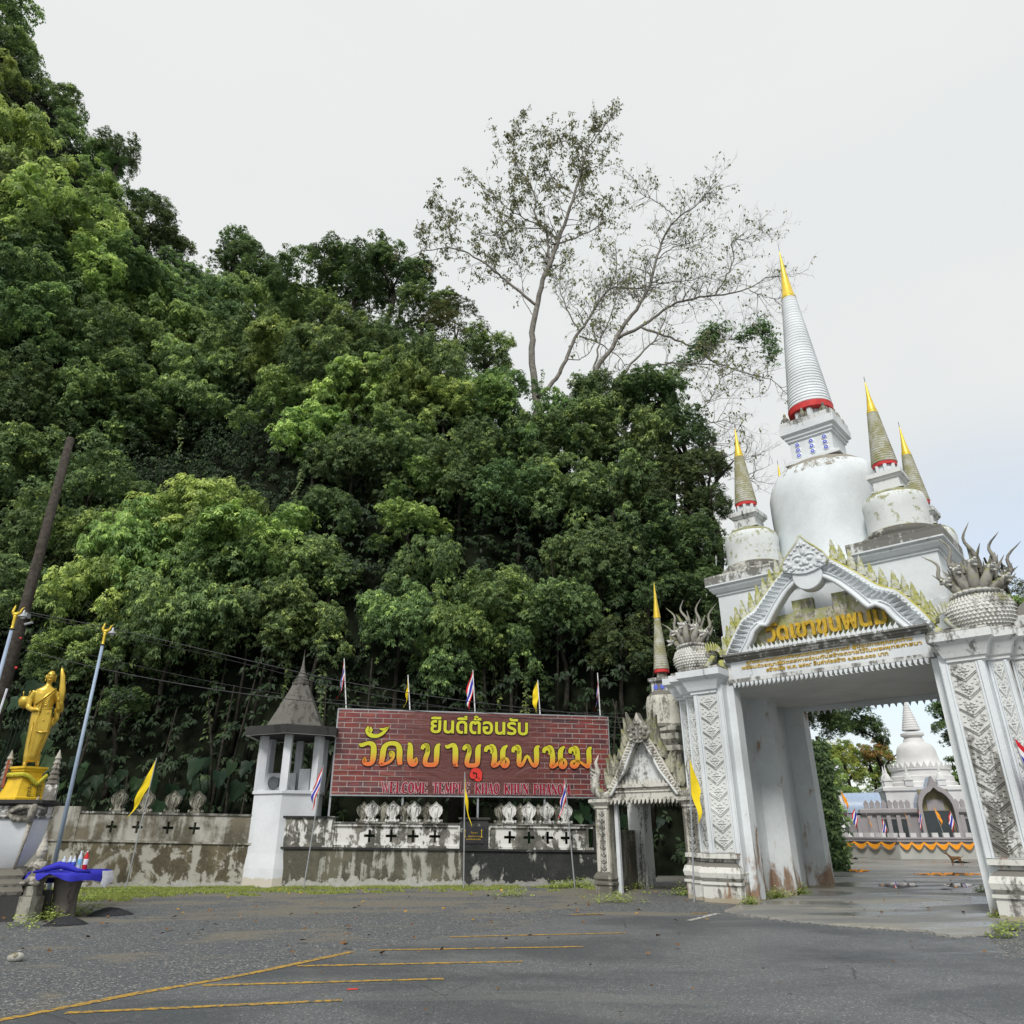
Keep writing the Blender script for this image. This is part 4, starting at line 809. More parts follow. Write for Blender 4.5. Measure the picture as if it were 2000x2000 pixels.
MB().box(0, BW, -.02, .03, 5.19, 5.24).box(0, BW, -.02, .03, 2.53, 2.58).box(0, .04, -.02, .03, 2.58, 5.19).box(BW - .04, BW, -.02, .03, 2.58, 5.19).obj('frame', M['steel'], bn)
for x_ in (.02, 2.3, 4.75, 7.0, BW - .03): MB().box(x_ - .03, x_ + .03, .031, .09, 0, 5.2).obj('support_post', M['steel'], bn)
t = NT('banner_text_fade'); sx = t.n('ShaderNodeSeparateXYZ'); t.l(t.pos(obj=True), sx.inputs[0]); c = t.mix(t.mr(sx.outputs[2], 3.95, 3.45), (.62, .58, .035), (.80, .17, .05)); M['fade'] = t.fin(c, .45, .4)
M['lime'] = plain('lime_print', (.60, .60, .04), .45, .05); M['red_print'] = plain('red_print', (.75, .05, .04), .45, .05); M['shadow_print'] = plain('black_outline_print', (.02, .012, .01), .45, .05); M['cream_print'] = plain('pale_outline_print', (.62, .55, .55), .45, .05); M['maroon_print'] = plain('maroon_print', (.32, .015, .04), .45, .05)
def bx(px, py=1480):
    d = ray(px, py); # crossing of the line of sight with the banner plane
    nx_, ny_ = -math.sin(ban_rz), math.cos(ban_rz); k = (A0.x * nx_ + A0.y * ny_) / (d[0] * nx_ + d[1] * ny_); q = Vector((d[0] * k, d[1] * k, d[2] * k + CAM_H))
    ux = (q.x - A0.x) * math.cos(ban_rz) + (q.y - A0.y) * math.sin(ban_rz); return ux, q.z + ux * math.sin(R(.45))
# decorative Thai letters: strokes drawn in a 0..1 box, thick stems with curled heads
def ribbon(mb, pts, wd, y0, y1):
    P = resample(smooth_pts(pts, 2), max(6, len(pts) * 5)); n = len(P); L = []; Rr = []
    for i in range(n):
        a = Vector(P[max(0, i - 1)][:2]); b = Vector(P[min(n - 1, i + 1)][:2]); d = (b - a).normalized() if (b - a).length > 0 else Vector((1, 0)); w_ = P[i][2] * wd / 2; nn = Vector((-d.y, d.x)) * w_
        q = Vector(P[i][:2]); L.append(q + nn); Rr.append(q - nn)
    for i in range(n - 1):
        a, b, c_, d = L[i], L[i + 1], Rr[i + 1], Rr[i]
        mb.add([(q.x, y0, q.y) for q in (a, b, c_, d)], [(0, 1, 2, 3)[::-1]])
GL = {  # x, z, relative width
 'wo': ([[(.02, .93, .3), (.10, .84, .8), (.30, .90, .7), (.55, .97, .7), (.82, .90, 1), (.88, .70, 1.15), (.88, .30, 1.15), (.82, .08, .9), (.58, .02, .7), (.36, .08, .8), (.32, .24, .6), (.42, .32, .3)], [(.30, .3, .2), (.40, .18, 1.0), (.42, .1, .5)]], 1.0),
 'do': ([[(.06, .02, .9), (.12, .30, 1.1), (.14, .75, 1.15), (.30, .93, .8), (.55, .98, .8), (.80, .93, .9), (.92, .72, 1.15), (.92, .30, 1.15), (.98, .02, .9)], [(.20, .04, .5), (.45, .12, .6), (.66, .35, .5), (.64, .55, .5), (.48, .60, .4), (.44, .45, .3)], [(.50, .34, .2), (.52, .48, .9), (.50, .6, .3)], [(.02, .02, .5), (.2, .03, .6)]], 1.15),
 'e': ([[(.05, .96, .4), (.28, .93, .9), (.30, .60, 1.2), (.30, .25, 1.2), (.42, .05, .9), (.75, .04, .8), (.92, .18, .7), (.84, .36, .3)], [(.62, .14, .2), (.74, .22, .9), (.80, .32, .3)]], .62),
 'kho': ([[(.34, .60, .25), (.42, .72, .7), (.34, .90, .8), (.14, .88, .85), (.08, .72, .6)], [(.2, .96, .4), (.38, .90, .8), (.40, .60, .9), (.28, .34, 1.0), (.26, .05, .9), (.5, .04, .8), (.84, .05, .9), (.85, .4, 1.1), (.85, .86, 1.1), (1.0, .98, .3)]], 1.05),
 'a': ([[(.02, .93, .3), (.12, .83, .8), (.38, .92, .7), (.62, .95, .9), (.74, .75, 1.15), (.74, .30, 1.15), (.74, .08, 1.0), (.95, .0, .3)], [(.62, .04, .4), (.8, .05, .7)]], .72),
 'no': ([[(.26, .60, .3), (.34, .70, .8), (.26, .90, .8), (.08, .84, .9), (.06, .66, .6)], [(.22, .96, .5), (.38, .92, .9), (.42, .60, 1.1), (.42, .25, 1.1), (.34, .04, 1.0), (.56, .10, .6), (.74, .36, .6), (.90, .40, .6), (.98, .20, .7), (.88, .03, .8), (.74, .06, 1.0), (.74, .40, 1.1), (.74, .80, 1.1), (.92, .97, .4)]], 1.1),
 'pho': ([[(.20, .60, .3), (.26, .70, .8), (.20, .90, .8), (.06, .84, .9), (.05, .66, .6)], [(.14, .96, .4), (.28, .92, .9), (.27, .50, 1.0), (.25, .08, 1.0), (.40, .10, .6), (.56, .64, .6), (.72, .10, .6), (.88, .08, 1.0), (.90, .50, 1.1), (.88, .88, 1.1), (1.0, .98, .3)]], 1.35),
 'mo': ([[(.22, .60, .3), (.30, .70, .8), (.22, .90, .8), (.06, .84, .9), (.05, .66, .6)], [(.2, .96, .5), (.36, .92, .9), (.38, .60, 1.1), (.38, .20, 1.0), (.24, .04, .8), (.08, .10, .8), (.12, .30, .6), (.40, .34, .5), (.66, .14, .6), (.84, .06, 1.0), (.88, .40, 1.1), (.86, .84, 1.1), (1.0, .97, .4)]], 1.15),
 'han': ([[(.10, .95, .3), (.05, .5, 1.0), (.25, .08, .9), (.55, .05, .7), (.80, .4, .7), (1.0, .95, .3)], [(.2, .9, .3), (.25, .5, .9), (.1, .5, .4)], [(.62, .75, .3), (.8, .68, .6), (1.0, .93, .3)]], .9),
 'u': ([[(.05, .9, .4), (.30, .98, .9), (.85, .9, 1.1), (.85, .3, 1.1), (.95, .02, .4)], [(.1, .85, .4), (.05, .4, 1.0), (.4, .3, .7), (.35, .6, .6)], [(.4, .1, .4), (.85, .1, .9)]], .5)}
def glyph(mb, key, x0, x1, z0, z1, y, grow=0.0, wd=None):
    S, _ = GL[key]; W = wd or .2 * (z1 - z0)
    for st_ in S: ribbon(mb, [(x0 + a * (x1 - x0), z0 + b * (z1 - z0), c_ + grow / W) for a, b, c_ in st_], W, y, y)
lets = [('wo', 695, 748), ('do', 737 + 0, 783), ('e', 789, 816), ('kho', 815, 858), ('a', 864, 896), ('kho', 897, 938), ('no', 940, 994), ('pho', 994, 1053), ('no', 1054, 1106), ('mo', 1106, 1155)]
zt = [(bx(700, 1448)[1], bx(700, 1495)[1]), (bx(1150, 1457)[1], bx(1150, 1502)[1])]
for k, (key, a, b) in enumerate(lets):
    f = (a - 695) / 460; z1_ = zt[0][0] * (1 - f) + zt[1][0] * f; z0_ = zt[0][1] * (1 - f) + zt[1][1] * f; xa, xb = bx(a)[0], bx(b)[0]
    if key == 'wo': xa += .0; xb = bx(733)[0]
    for nm, grow, y, m_ in (('letter_outline', .045, -.062, 'shadow_print'), ('letter', 0, -.068, 'fade')):
        mb = MB(); glyph(mb, key, xa + .05, xb - .03, z0_ + .02, z1_ - .02, y, grow, .165); mb.obj(nm, M[m_], bn)
for key, a, b, y0p, y1p, m_ in (('han', 711, 757, 1439, 1419, 'lime'), ('u', 917, 938, 1525, 1504, 'red_print')):
    xa, z0_ = bx(a, y0p); xb, z1_ = bx(b, y1p)
    for nm, grow, y, mm_ in (('letter_outline', .04, -.062, 'shadow_print'), ('letter', 0, -.068, m_)):
        mb = MB(); glyph(mb, key, xa, xb, z0_, z1_, y, grow, .15); mb.obj(nm, M[mm_], bn)
xa, za = bx(838, 1432); xb, zb = bx(1028, 1400)
text_obj('thai_line_outline', 'ยินดีต้อนรับ', M['shadow_print'], bn, xa - .015, xb + .015, za - .015, zb + .015, -.058, .003, .050); text_obj('thai_line', 'ยินดีต้อนรับ', M['lime'], bn, xa, xb, za, zb, -.063, .003, .024)
# serif capitals
CAPS = {'W': [[(0, 1, .6, 0), (.3, 0)], [(.3, 0, .3, 0), (.5, .9)], [(.5, .9, .6, 0), (.75, 0)], [(.75, 0, .3, 0), (1, 1)]], 'E': [[(.18, 0, 1, 0), (.18, 1)], [(0, .97, .35, 0), (.9, .97)], [(0, .03, .35, 0), (.95, .03)], [(.2, .5, .35, 0), (.65, .5)], [(.9, 1, .35, 0), (.9, .75)], [(.95, 0, .35, 0), (.95, .28)]], 'L': [[(.2, 0, 1, 0), (.2, 1)], [(0, .97, .35, 0), (.45, .97)], [(0, .03, .35, 0), (.95, .03)], [(.95, 0, .35, 0), (.95, .3)]],
 'T': [[(.5, 0, 1, 0), (.5, 1)], [(.02, .97, .35, 0), (.98, .97)], [(.04, 1, .35, 0), (.04, .72)], [(.96, 1, .35, 0), (.96, .72)], [(.28, .03, .35, 0), (.72, .03)]], 'M': [[(.12, 0, .4, 0), (.12, 1)], [(.12, 1, .9, 0), (.5, .1)], [(.5, .1, .35, 0), (.88, 1)], [(.88, 0, 1, 0), (.88, 1)], [(0, .03, .3, 0), (.28, .03)], [(.72, .03, .3, 0), (1, .03)]],
 'P': [[(.2, 0, 1, 0), (.2, 1)], [(0, .03, .35, 0), (.45, .03)], [(0, .97, .35, 0), (.6, .97)], [(.6, .97, .6, 0), (.88, .75)], [(.88, .78, .8, 0), (.6, .48)], [(.6, .48, .35, 0), (.2, .48)]], 'K': [[(.2, 0, 1, 0), (.2, 1)], [(0, .03, .35, 0), (.42, .03)], [(0, .97, .35, 0), (.42, .97)], [(.25, .4, .4, 0), (.88, .97)], [(.42, .55, .9, 0), (.92, .03)], [(.7, .97, .35, 0), (1, .97)], [(.75, .03, .35, 0), (1, .03)]],
 'H': [[(.18, 0, 1, 0), (.18, 1)], [(.82, 0, 1, 0), (.82, 1)], [(.18, .5, .35, 0), (.82, .5)], [(0, .03, .35, 0), (.38, .03)], [(.62, .03, .35, 0), (1, .03)], [(0, .97, .35, 0), (.38, .97)], [(.62, .97, .35, 0), (1, .97)]], 'A': [[(.1, 0, .4, 0), (.48, 1)], [(.48, 1, 1, 0), (.88, 0)], [(.25, .35, .35, 0), (.72, .35)], [(0, .03, .3, 0), (.3, .03)], [(.68, .03, .3, 0), (1, .03)]],
 'U': [[(.18, 1, 1, 0), (.18, .25)], [(.18, .3, .8, 0), (.5, .04)], [(.5, .04, .5, 0), (.84, .3)], [(.84, .25, .4, 0), (.84, 1)], [(0, .97, .35, 0), (.38, .97)], [(.68, .97, .35, 0), (1, .97)]], 'N': [[(.14, 0, .4, 0), (.14, 1)], [(.14, 1, 1, 0), (.86, .05)], [(.86, 0, .4, 0), (.86, 1)], [(0, .03, .3, 0), (.3, .03)], [(.7, .97, .3, 0), (1, .97)]]}
def arc(c0, c1, a0, a1, n=10): return [[(.5 + .42 * math.cos(R(a0 + (a1 - a0) * i / n)), .5 + .47 * math.sin(R(a0 + (a1 - a0) * i / n)), .45 + .55 * abs(math.cos(R(a0 + (a1 - a0) * i / n))), 0), (.5 + .42 * math.cos(R(a0 + (a1 - a0) * (i + 1) / n)), .5 + .47 * math.sin(R(a0 + (a1 - a0) * (i + 1) / n)))] for i in range(n)]
CAPS['O'] = arc(0, 1, 0, 360, 14); CAPS['C'] = arc(0, 1, 50, 310, 12) + [[(.85, .98, .35, 0), (.85, .7)]]
xa, za = bx(744, 1549); xb, zb = bx(1112, 1532); txt = 'WELCOME TEMPLE KHAO KHUN PHANOM'; wds = {'W': 1.25, 'M': 1.2, ' ': .75, 'H': 1.05, 'N': 1.05, 'K': 1.05}; tot = sum(wds.get(c_, .95) for c_ in txt); x_ = xa; mo = MB(); mi = MB()
for ch in txt:
    cw = wds.get(ch, .95) / tot * (xb - xa)
    if ch != ' ':
        for (a, b, wr_, _), (c_, d) in CAPS[ch]:
            for mb, gr, y in ((mo, .024, -.058), (mi, 0, -.063)):
                p0 = Vector((x_ + a * cw * .86, za + b * (zb - za))); p1 = Vector((x_ + c_ * cw * .86, za + d * (zb - za))); dd = (p1 - p0).normalized(); nn = Vector((-dd.y, dd.x)) * ((.07 * wr_ + gr) / 2); e = dd * (gr / 2)
                q = [p0 - e + nn, p1 + e + nn, p1 + e - nn, p0 - e - nn]; mb.add([(v.x, y, v.y) for v in q], [(3, 2, 1, 0)])
    x_ += cw
mo.obj('english_line_outline', M['cream_print'], bn); mi.obj('english_line', M['maroon_print'], bn)

# ================================================================== FLAGS
t = NT('thai_flag'); uv = t.n('ShaderNodeUVMap'); sx = t.n('ShaderNodeSeparateXYZ'); t.l(uv.outputs[0], sx.inputs[0]); cr = t.n('ShaderNodeValToRGB'); t.l(sx.outputs[1], cr.inputs[0]); cr.color_ramp.interpolation = 'CONSTANT'
for i, (p_, c_) in enumerate([(0, (.60, .02, .03)), (.167, (.78, .78, .80)), (.333, (.04, .04, .38)), (.667, (.78, .78, .80)), (.833, (.60, .02, .03))]):
    e = cr.color_ramp.elements[i] if i < 2 else cr.color_ramp.elements.new(p_); e.position = p_; e.color = c_ + (1,)
M['thai'] = t.fin(cr.outputs[0], .8, .2); tt_ = t.n('ShaderNodeBsdfTranslucent')
def flagcloth(kind): return {'t': M['thai'], 'y': M['yellow_cloth'], 'o': M['orange_cloth']}[kind]
def flag(base, top, kind, label, fly=.8, hoist=.55, side=1, droop=72, pole=.021, group=None, seed=0, polem='steel', rest=0.0):
    base = Vector(base); top = Vector(top); r = empty('flag', base, 0, label, 'flag', group); rr = random.Random(seed); d = top - base
    MB().tube([(0, 0, 0), tuple(d * .5), tuple(d)], [pole, pole * .9, pole * .7], 6).obj('flagpole', M[polem], r)
    nu, nv = 14, 8; vs = []; uvs = []; dn = d.normalized(); ph = rr.uniform(0, 6)
    for j in range(nv + 1):
        for i in range(nu + 1):
            u, v = i / nu, j / nv; dr = R(droop + 10 * math.sin(ph) * (1 - v)); p_ = d - dn * (hoist * v + rest)
            q = p_ + Vector((side * fly * u * math.cos(dr), 0, -fly * u * math.sin(dr))); q.y += .05 * math.sin(u * 5 + v * 4 + ph) * u ** .5 + .035 * math.sin(v * 9 + u * 7 + ph) * u
            q.x += side * .03 * math.sin(v * 7 + u * 6 + ph) * u; vs.append(q); uvs.append((u, 1 - v))
    fs = [(j * (nu + 1) + i, j * (nu + 1) + i + 1, (j + 1) * (nu + 1) + i + 1, (j + 1) * (nu + 1) + i) for j in range(nv) for i in range(nu)]
    mb = MB(); mb.add(vs, fs); me = mb.mesh('cloth', flagcloth(kind), True); ul = me.uv_layers.new(name='UVMap')
    for lp in me.loops: ul.data[lp.index].uv = uvs[lp.vertex_index]
    o = link('cloth', me, r); return r
FG = 'flags on poles along the wall and the gate'
def gflag(pb, pt, kind, label, Y=None, **k):
    b = gnd(*pb) if Y is None else Vector((at(pb[0], 1600, Y).x, Y, 0)); tp = at(pt[0], pt[1], b.y); flag(b, tp, kind, label, group=FG, **k)
gflag((270, 1728), (306, 1480), 'y', 'yellow flag on a slanting pole left of the bell tower', 23.4, fly=1.05, hoist=.8, side=-1, droop=62, seed=1)
gflag((606, 1731), (632, 1494), 't', 'Thai tricolour flag on a pole just right of the bell tower', 23.4, fly=.72, hoist=.62, side=-1, droop=74, seed=2)
gflag((908, 1735), (908, 1508), 'y', 'yellow flag in front of the middle of the banner', 23.0, fly=.75, hoist=.80, side=1, droop=74, seed=3)
gflag((1118, 1728), (1103, 1520), 't', 'small Thai tricolour flag in front of the right end of the banner', 23.0, fly=.62, hoist=.55, side=-1, droop=68, seed=4)
gflag((1356, 1762), (1346, 1480), 'y', 'yellow flag with orange emblem before the left gate pillar', None, fly=.8, hoist=.72, side=1, droop=80, seed=5)
flag((9.7, 14.2, 0), at(1979, 1440, 14.2), 't', 'large Thai tricolour flag at the right edge before the gate pillar', fly=1.1, hoist=.85, side=1, droop=62, group=FG, seed=6)
FB = 'small flags on top of the banner frame'
for px, py, kb_, lb, sd_ in [(672, 1286, 't', 'Thai tricolour flag on the top left corner of the banner', 3), (797, 1318, 'y', 'yellow flag on the banner top, nearest the bell tower', 4), (924, 1309, 't', 'Thai tricolour flag at the middle of the banner top', 5), (1051, 1328, 'y', 'yellow flag on the banner top, right of the middle one', 6), (1168, 1314, 't', 'Thai tricolour flag on the top right corner of the banner', 7)]:
    ux, _z = bx(px + 3, 1390); q = bn.matrix_basis @ Vector((ux, .06, 5.0)); ux2, zt_ = bx(px, py); tp = bn.matrix_basis @ Vector((ux2, .06, 0)); flag(q, (tp.x, tp.y, at(px, py, tp.y).z), kb_, lb, fly=.78 if kb_ == 't' else .6, hoist=.62 if kb_ == 't' else .55, side=-1, droop=78, group=FB, seed=sd_, polem='cap_white')

# ================================================================== STATUE ON ITS PEDESTAL
def remesh(o, vox, sm=2):
    md = o.modifiers.new('r', 'REMESH'); md.mode = 'VOXEL'; md.voxel_size = vox; md.use_smooth_shade = True
    ms = o.modifiers.new('s', 'SMOOTH'); ms.factor = .5; ms.iterations = sm
    dg = bpy.context.evaluated_depsgraph_get(); me = bpy.data.meshes.new_from_object(o.evaluated_get(dg)); me.name = o.name
    o.modifiers.clear(); old = o.data; mat_ = old.materials[0]; o.data = me
    if not me.materials: me.materials.append(mat_)
    return o
pc0 = at(66, 1590, 15.95); PX, PY = pc0.x - 1.3 * math.cos(R(14)) - .5 * math.sin(R(14)), 15.95 - 1.3 * math.sin(R(14)) + .5 * math.cos(R(14))
pd = empty('statue_pedestal', (PX, PY, 0), R(14), 'white bulging pedestal with dark rim and weathered stepped base under the golden statue', 'pedestal')
MB().rect([(.25, -.1), (.25, .42), (.2, .44)], 1.36, .56).obj('foot_slab', M['sala_edge'], pd)
MB().rect([(.12, .44), (.16, .50), (.10, .58), (.14, .64), (.05, .72), (.10, .78), (.04, .84), (-.08, .90)], 1.33, .53).obj('base_moulding', M['grey_stone'], pd)
MB().rect([(-.22, .86), (-.16, .95), (-.06, 1.15), (.0, 1.4), (.02, 1.70), (.02, 1.80)], 1.28, .48).obj('pedestal_body', M['sala_white'], pd, ang=40)
MB().rect([(.05, 1.80), (.08, 1.84), (.03, 1.87), (.06, 1.92), (.06, 2.04), (.02, 2.05)], 1.28, .48).obj('rim_band', M['wall_panel'], pd); MB().rect([(.05, 2.05), (.16, 2.09), (.16, 2.15), (.1, 2.16)], 1.28, .48).obj('rim_slab', M['sala_edge'], pd)
for s in (-1, 1):
    mb = MB(); mb.tube([(s * 1.30, -.5, 1.78), (s * 1.0, -.58, 1.80), (s * .85, -.58, 1.92), (s * 1.05, -.58, 2.02), (s * 1.32, -.56, 2.04), (s * 1.5, -.5, 1.98)], [.04, .07, .06, .07, .06, .02], 7); mb.tube([(s * 1.27, -.57, 1.75), (s * 1.30, -.60, 1.95), (s * 1.34, -.58, 2.22)], [.07, .08, .01], 7); mb.tube([(s * 1.29, -.55, 1.78), (s * 1.24, -.53, 1.3), (s * 1.18, -.48, .9)], [.05, .03, .03], 6); mb.obj('corner_scroll', M['grey_stone'], pd, smooth=True)
gu = empty('guardian_statue', (at(88, 1640, 15.8).x, 15.8, .60), R(-15), 'small grey kneeling guardian statue at the right front corner of the pedestal', 'statue')
MB().rect([(.02, -.62), (.02, -.18), (-.02, -.16), (-.02, 0)], .13, .13).obj('plinth', M['side_dark'], gu)
mb = MB(); mb.ball((0, .02, .12), (.17, .2, .13), 12, 8); mb.ball((0, 0, .32), (.13, .11, .17), 12, 8); mb.ball((0, -.02, .56), (.085, .09, .10), 10, 7); mb.lathe([(.11, .62), (.08, .68), (.085, .70), (.05, .78), (.055, .80), (.01, .98)], 10, 0, 0)
for s in (-1, 1): mb.tube([(s * .13, 0, .42), (s * .16, -.08, .28), (s * .03, -.16, .36)], [.05, .045, .035], 7); mb.ball((s * .12, -.1, .06), (.07, .16, .06), 8, 6)
remesh(mb.obj('figure', M['grey_stone'], gu), .018)
for k, (dx, dy, lb) in enumerate([(.42, .05, 'tiered grey pointed ornament with red trim at the left edge beside the golden statue'), (1.42, .55, 'tiered grey pointed ornament right of the golden statue base')]):
    q_ = at((4, 99)[k], 1545, 16.4); r = empty('tiered_spire_ornament', (q_.x, 16.4, 2.16), .4, lb, 'ornament', 'pointed ornaments on the statue pedestal'); r.scale = (.8, .8, .85)
    MB().rect([(0, 0), (0, .35), (-.02, .36)], .14, .14).obj('block', M['wall_panel'], r); pr = []; z = .36; w_ = .15
    for i in range(6): pr += [(w_, z), (w_ + .02, z + .03), (w_ * .8, z + .10), (w_ * .75, z + .12)]; z += .12; w_ *= .84
    pr.append((.005, z + .12)); MB().lathe(pr, 8).obj('tiers', M['grey_stone'], r)
    if k == 0: MB().box(-.02, .04, -.17, -.15, .3, .95).obj('red_trim', M['tile_roof'], r)
SX, SY = -10.38, 16.45
cb = empty('yellow_plinth', (SX, SY, 2.16), R(64), 'bright yellow stepped block with dark Thai letters and a marigold garland under the statue', 'plinth')
MB().rect([(.145, 0), (.145, .05), (.12, .07), (.04, .36), (.03, .44)], .21, .21).obj('block', M['yellow_base'], cb, ); MB().rect([(-.01, .44), (-.01, .55), (.02, .58), (.02, .60), (.05, .63), (.05, .67)], .21, .21).obj('top_moulding', M['yellow_base'], cb)
gm = MB(); q = [tuple(v) for v in smooth_pts([(-.36, -.36, .50), (-.2, -.40, .47), (-.05, -.42, .38), (.08, -.43, .30), (.2, -.41, .40), (.36, -.36, .50)], 2)]; gm.tube([(-.38, .3, .5), (-.40, 0, .50)] + q, .05, 8); gm.tube([(-.40, -.40, .04), (-.1, -.43, .05), (.25, -.42, .04)], .045, 8); gm.v = [(a * .72, b * .72, c_) for a, b, c_ in gm.v]; gm.obj('garland', M['garland'], cb, smooth=True)
for s, a, b in (('ตากสิน', -.14, -.05), ('มหาราช', .06, .15)):
    q = text_obj('dark_letters', s, M['dark_letter'], cb, 0, .24, 0, .085, 0, .004, .02); q.rotation_euler = (R(-17), R(-90), 0); q.location = (b, -.35, .07)
stt = empty('monk_statue', (SX, SY, 2.83), R(28), 'shiny golden statue of a walking monk with staff, bowl and folded umbrella', 'statue'); stt.scale = (.88, .88, 1)
def ell(cx, cy, z, rx, ry, n=24): return [(cx + rx * math.cos(2 * math.pi * j / n), cy + ry * math.sin(2 * math.pi * j / n), z) for j in range(n)]
mb = MB()
mb.loft([ell(-.03, -.02, .10, .13, .12), ell(-.02, 0, .20, .16, .17), ell(.0, .02, .42, .20, .20), ell(.02, .01, .70, .235, .20), ell(.02, 0, .92, .25, .19), ell(.0, 0, 1.08, .235, .17), ell(-.02, 0, 1.22, .205, .15), ell(-.02, 0, 1.38, .225, .16), ell(-.02, 0, 1.52, .255, .15), ell(-.02, 0, 1.62, .24, .13), ell(-.02, .0, 1.69, .12, .10), ell(-.02, 0, 1.73, .07, .075)])
mb.tube([(-.02, 0, 1.66), (-.01, -.01, 1.80)], [.075, .062], 12)
mb.ball((.0, -.02, 1.92), (.102, .118, .135), 18, 14); mb.ball((.0, -.035, 1.85), (.078, .09, .08), 14, 10)
mb.tube([(-.25, 0, 1.58), (-.32, .02, 1.42), (-.34, .0, 1.22)], [.085, .075, .062], 10); mb.tube([(-.34, 0, 1.24), (-.22, -.14, 1.17), (-.10, -.22, 1.17)], [.062, .05, .038], 10); mb.ball((-.06, -.23, 1.17), (.05, .04, .04), 8, 6)
mb.tube([(.21, 0, 1.58), (.31, .0, 1.40), (.36, -.03, 1.20)], [.085, .09, .09], 10); mb.tube([(.36, -.03, 1.20), (.34, -.12, 1.24), (.30, -.17, 1.38)], [.085, .065, .04], 10); mb.ball((.29, -.18, 1.42), (.045, .04, .05), 8, 6)
mb.tube([(.30, -.03, 1.24), (.33, -.02, 1.02), (.28, 0, .86)], [.08, .06, .02], 8)
for p0, p1, p2 in [((-.10, -.02, .2), (-.11, -.03, .06), (-.10, -.14, .03)), ((.10, .16, .28), (.13, .2, .10), (.15, .12, .04))]: mb.tube([p0, p1], [.075, .05], 9); mb.tube([p1, p2], [.05, .04], 9)
body = remesh(mb.obj('body', M['statue_gold'], stt), .014, 3)
ft = MB()
for s in (-1, 1): ft.ball((s * .105, -.01, 1.90), (.02, .035, .06), 8, 6); ft.ball((s * .105, -.01, 1.835), (.016, .025, .03), 6, 5)
ft.tube([(0, -.125, 1.93), (0, -.148, 1.885), (0, -.125, 1.87)], [.012, .020, .012], 7); ft.tube([(-.04, -.12, 1.835), (0, -.135, 1.828), (.04, -.12, 1.835)], [.006, .012, .006], 6)
for s in (-1, 1): ft.tube([(s * .07, -.112, 1.955), (s * .04, -.132, 1.965), (s * .015, -.135, 1.95)], .007, 5)
ft.obj('face_features', M['statue_gold'], stt, smooth=True)
ey = MB()
for s in (-1, 1): ey.ball((s * .04, -.128, 1.928), (.02, .010, .007), 8, 5)
ey.obj('eyes', M['dark_letter'], stt, smooth=True)
rb = MB(); rb.tube([(.18, -.08, 1.66), (.08, -.17, 1.55), (-.06, -.18, 1.40), (-.20, -.12, 1.28)], [.02, .026, .024, .02], 7)
for k in range(4): rb.tube([(.20 - .02 * k, -.10, 1.60 - .05 * k), (.08, -.185, 1.46 - .05 * k), (-.10, -.18, 1.30 - .03 * k)], .010, 5)
rb.tube([(-.21, -.10, 1.22), (0, -.18, 1.20), (.2, -.14, 1.22)], .022, 7)
for k in range(5): rb.tube([(-.14 + .09 * k, -.17, .92), (-.12 + .08 * k, -.17, .6), (-.09 + .05 * k, -.14, .22)], .009, 5)
rb.obj('robe_folds', M['statue_gold'], stt, smooth=True)
ap_ = MB(); ap_.loft([[(x_, y_, z) for x_, y_ in ((-.02, -.19), (.20, -.17), (.20, -.21), (-.02, -.235))] for z in (1.18, .95, .72)] ); ap_.tube([(-.03, -.20, .72), (.10, -.23, .70), (.21, -.19, .72)], .02, 6)
for z, x_ in ((1.12, .13), (.95, .07)): ap_.ball((x_, -.225, z), (.03, .02, .022), 7, 5)
ap_.obj('hanging_pouch', M['statue_gold'], stt)
hd_ = MB()
for k in range(4): hd_.tube([(-.10, -.235, 1.195 - .016 * k), (-.06, -.275, 1.192 - .016 * k), (-.025, -.245, 1.19 - .016 * k)], .0095, 5)
for k in range(4): hd_.tube([(.255, -.20, 1.40 + .016 * k), (.27, -.235, 1.40 + .016 * k), (.31, -.235, 1.405 + .016 * k)], .0095, 5)
hd_.tube([(-.08, -.22, 1.20), (-.05, -.24, 1.225), (-.03, -.235, 1.20)], .010, 5); hd_.tube([(.27, -.2, 1.46), (.29, -.22, 1.48), (.31, -.21, 1.46)], .010, 5)
hd_.obj('fingers', M['statue_gold'], stt, smooth=True)
MB().tube([(-.055, -.245, 1.30), (-.075, -.24, .6), (-.09, -.22, .0)], .013, 7).obj('staff', M['statue_gold'], stt)
MB().tube([(.40, -.20, 1.20), (.375, -.2, 1.30), (.37, -.2, 1.33), (.36, -.2, 1.36), (.35, -.2, 1.40), (.33, -.2, 1.60), (.26, -.17, 1.92), (.21, -.15, 2.07), (.195, -.14, 2.12)], [.010, .022, .048, .040, .064, .074, .058, .034, .015], 12).obj('folded_umbrella', M['statue_gold'], stt, smooth=True)
MB().lathe([(.05, 1.22), (.13, 1.28), (.15, 1.38), (.12, 1.46), (.09, 1.47)], 14, -.44, .12).tube([(-.5, .12, 1.45), (-.52, .1, 1.58)], .010).tube([(-.40, .12, 1.45), (-.38, .1, 1.60)], .010).obj('alms_bowl', M['statue_gold'], stt, smooth=True)

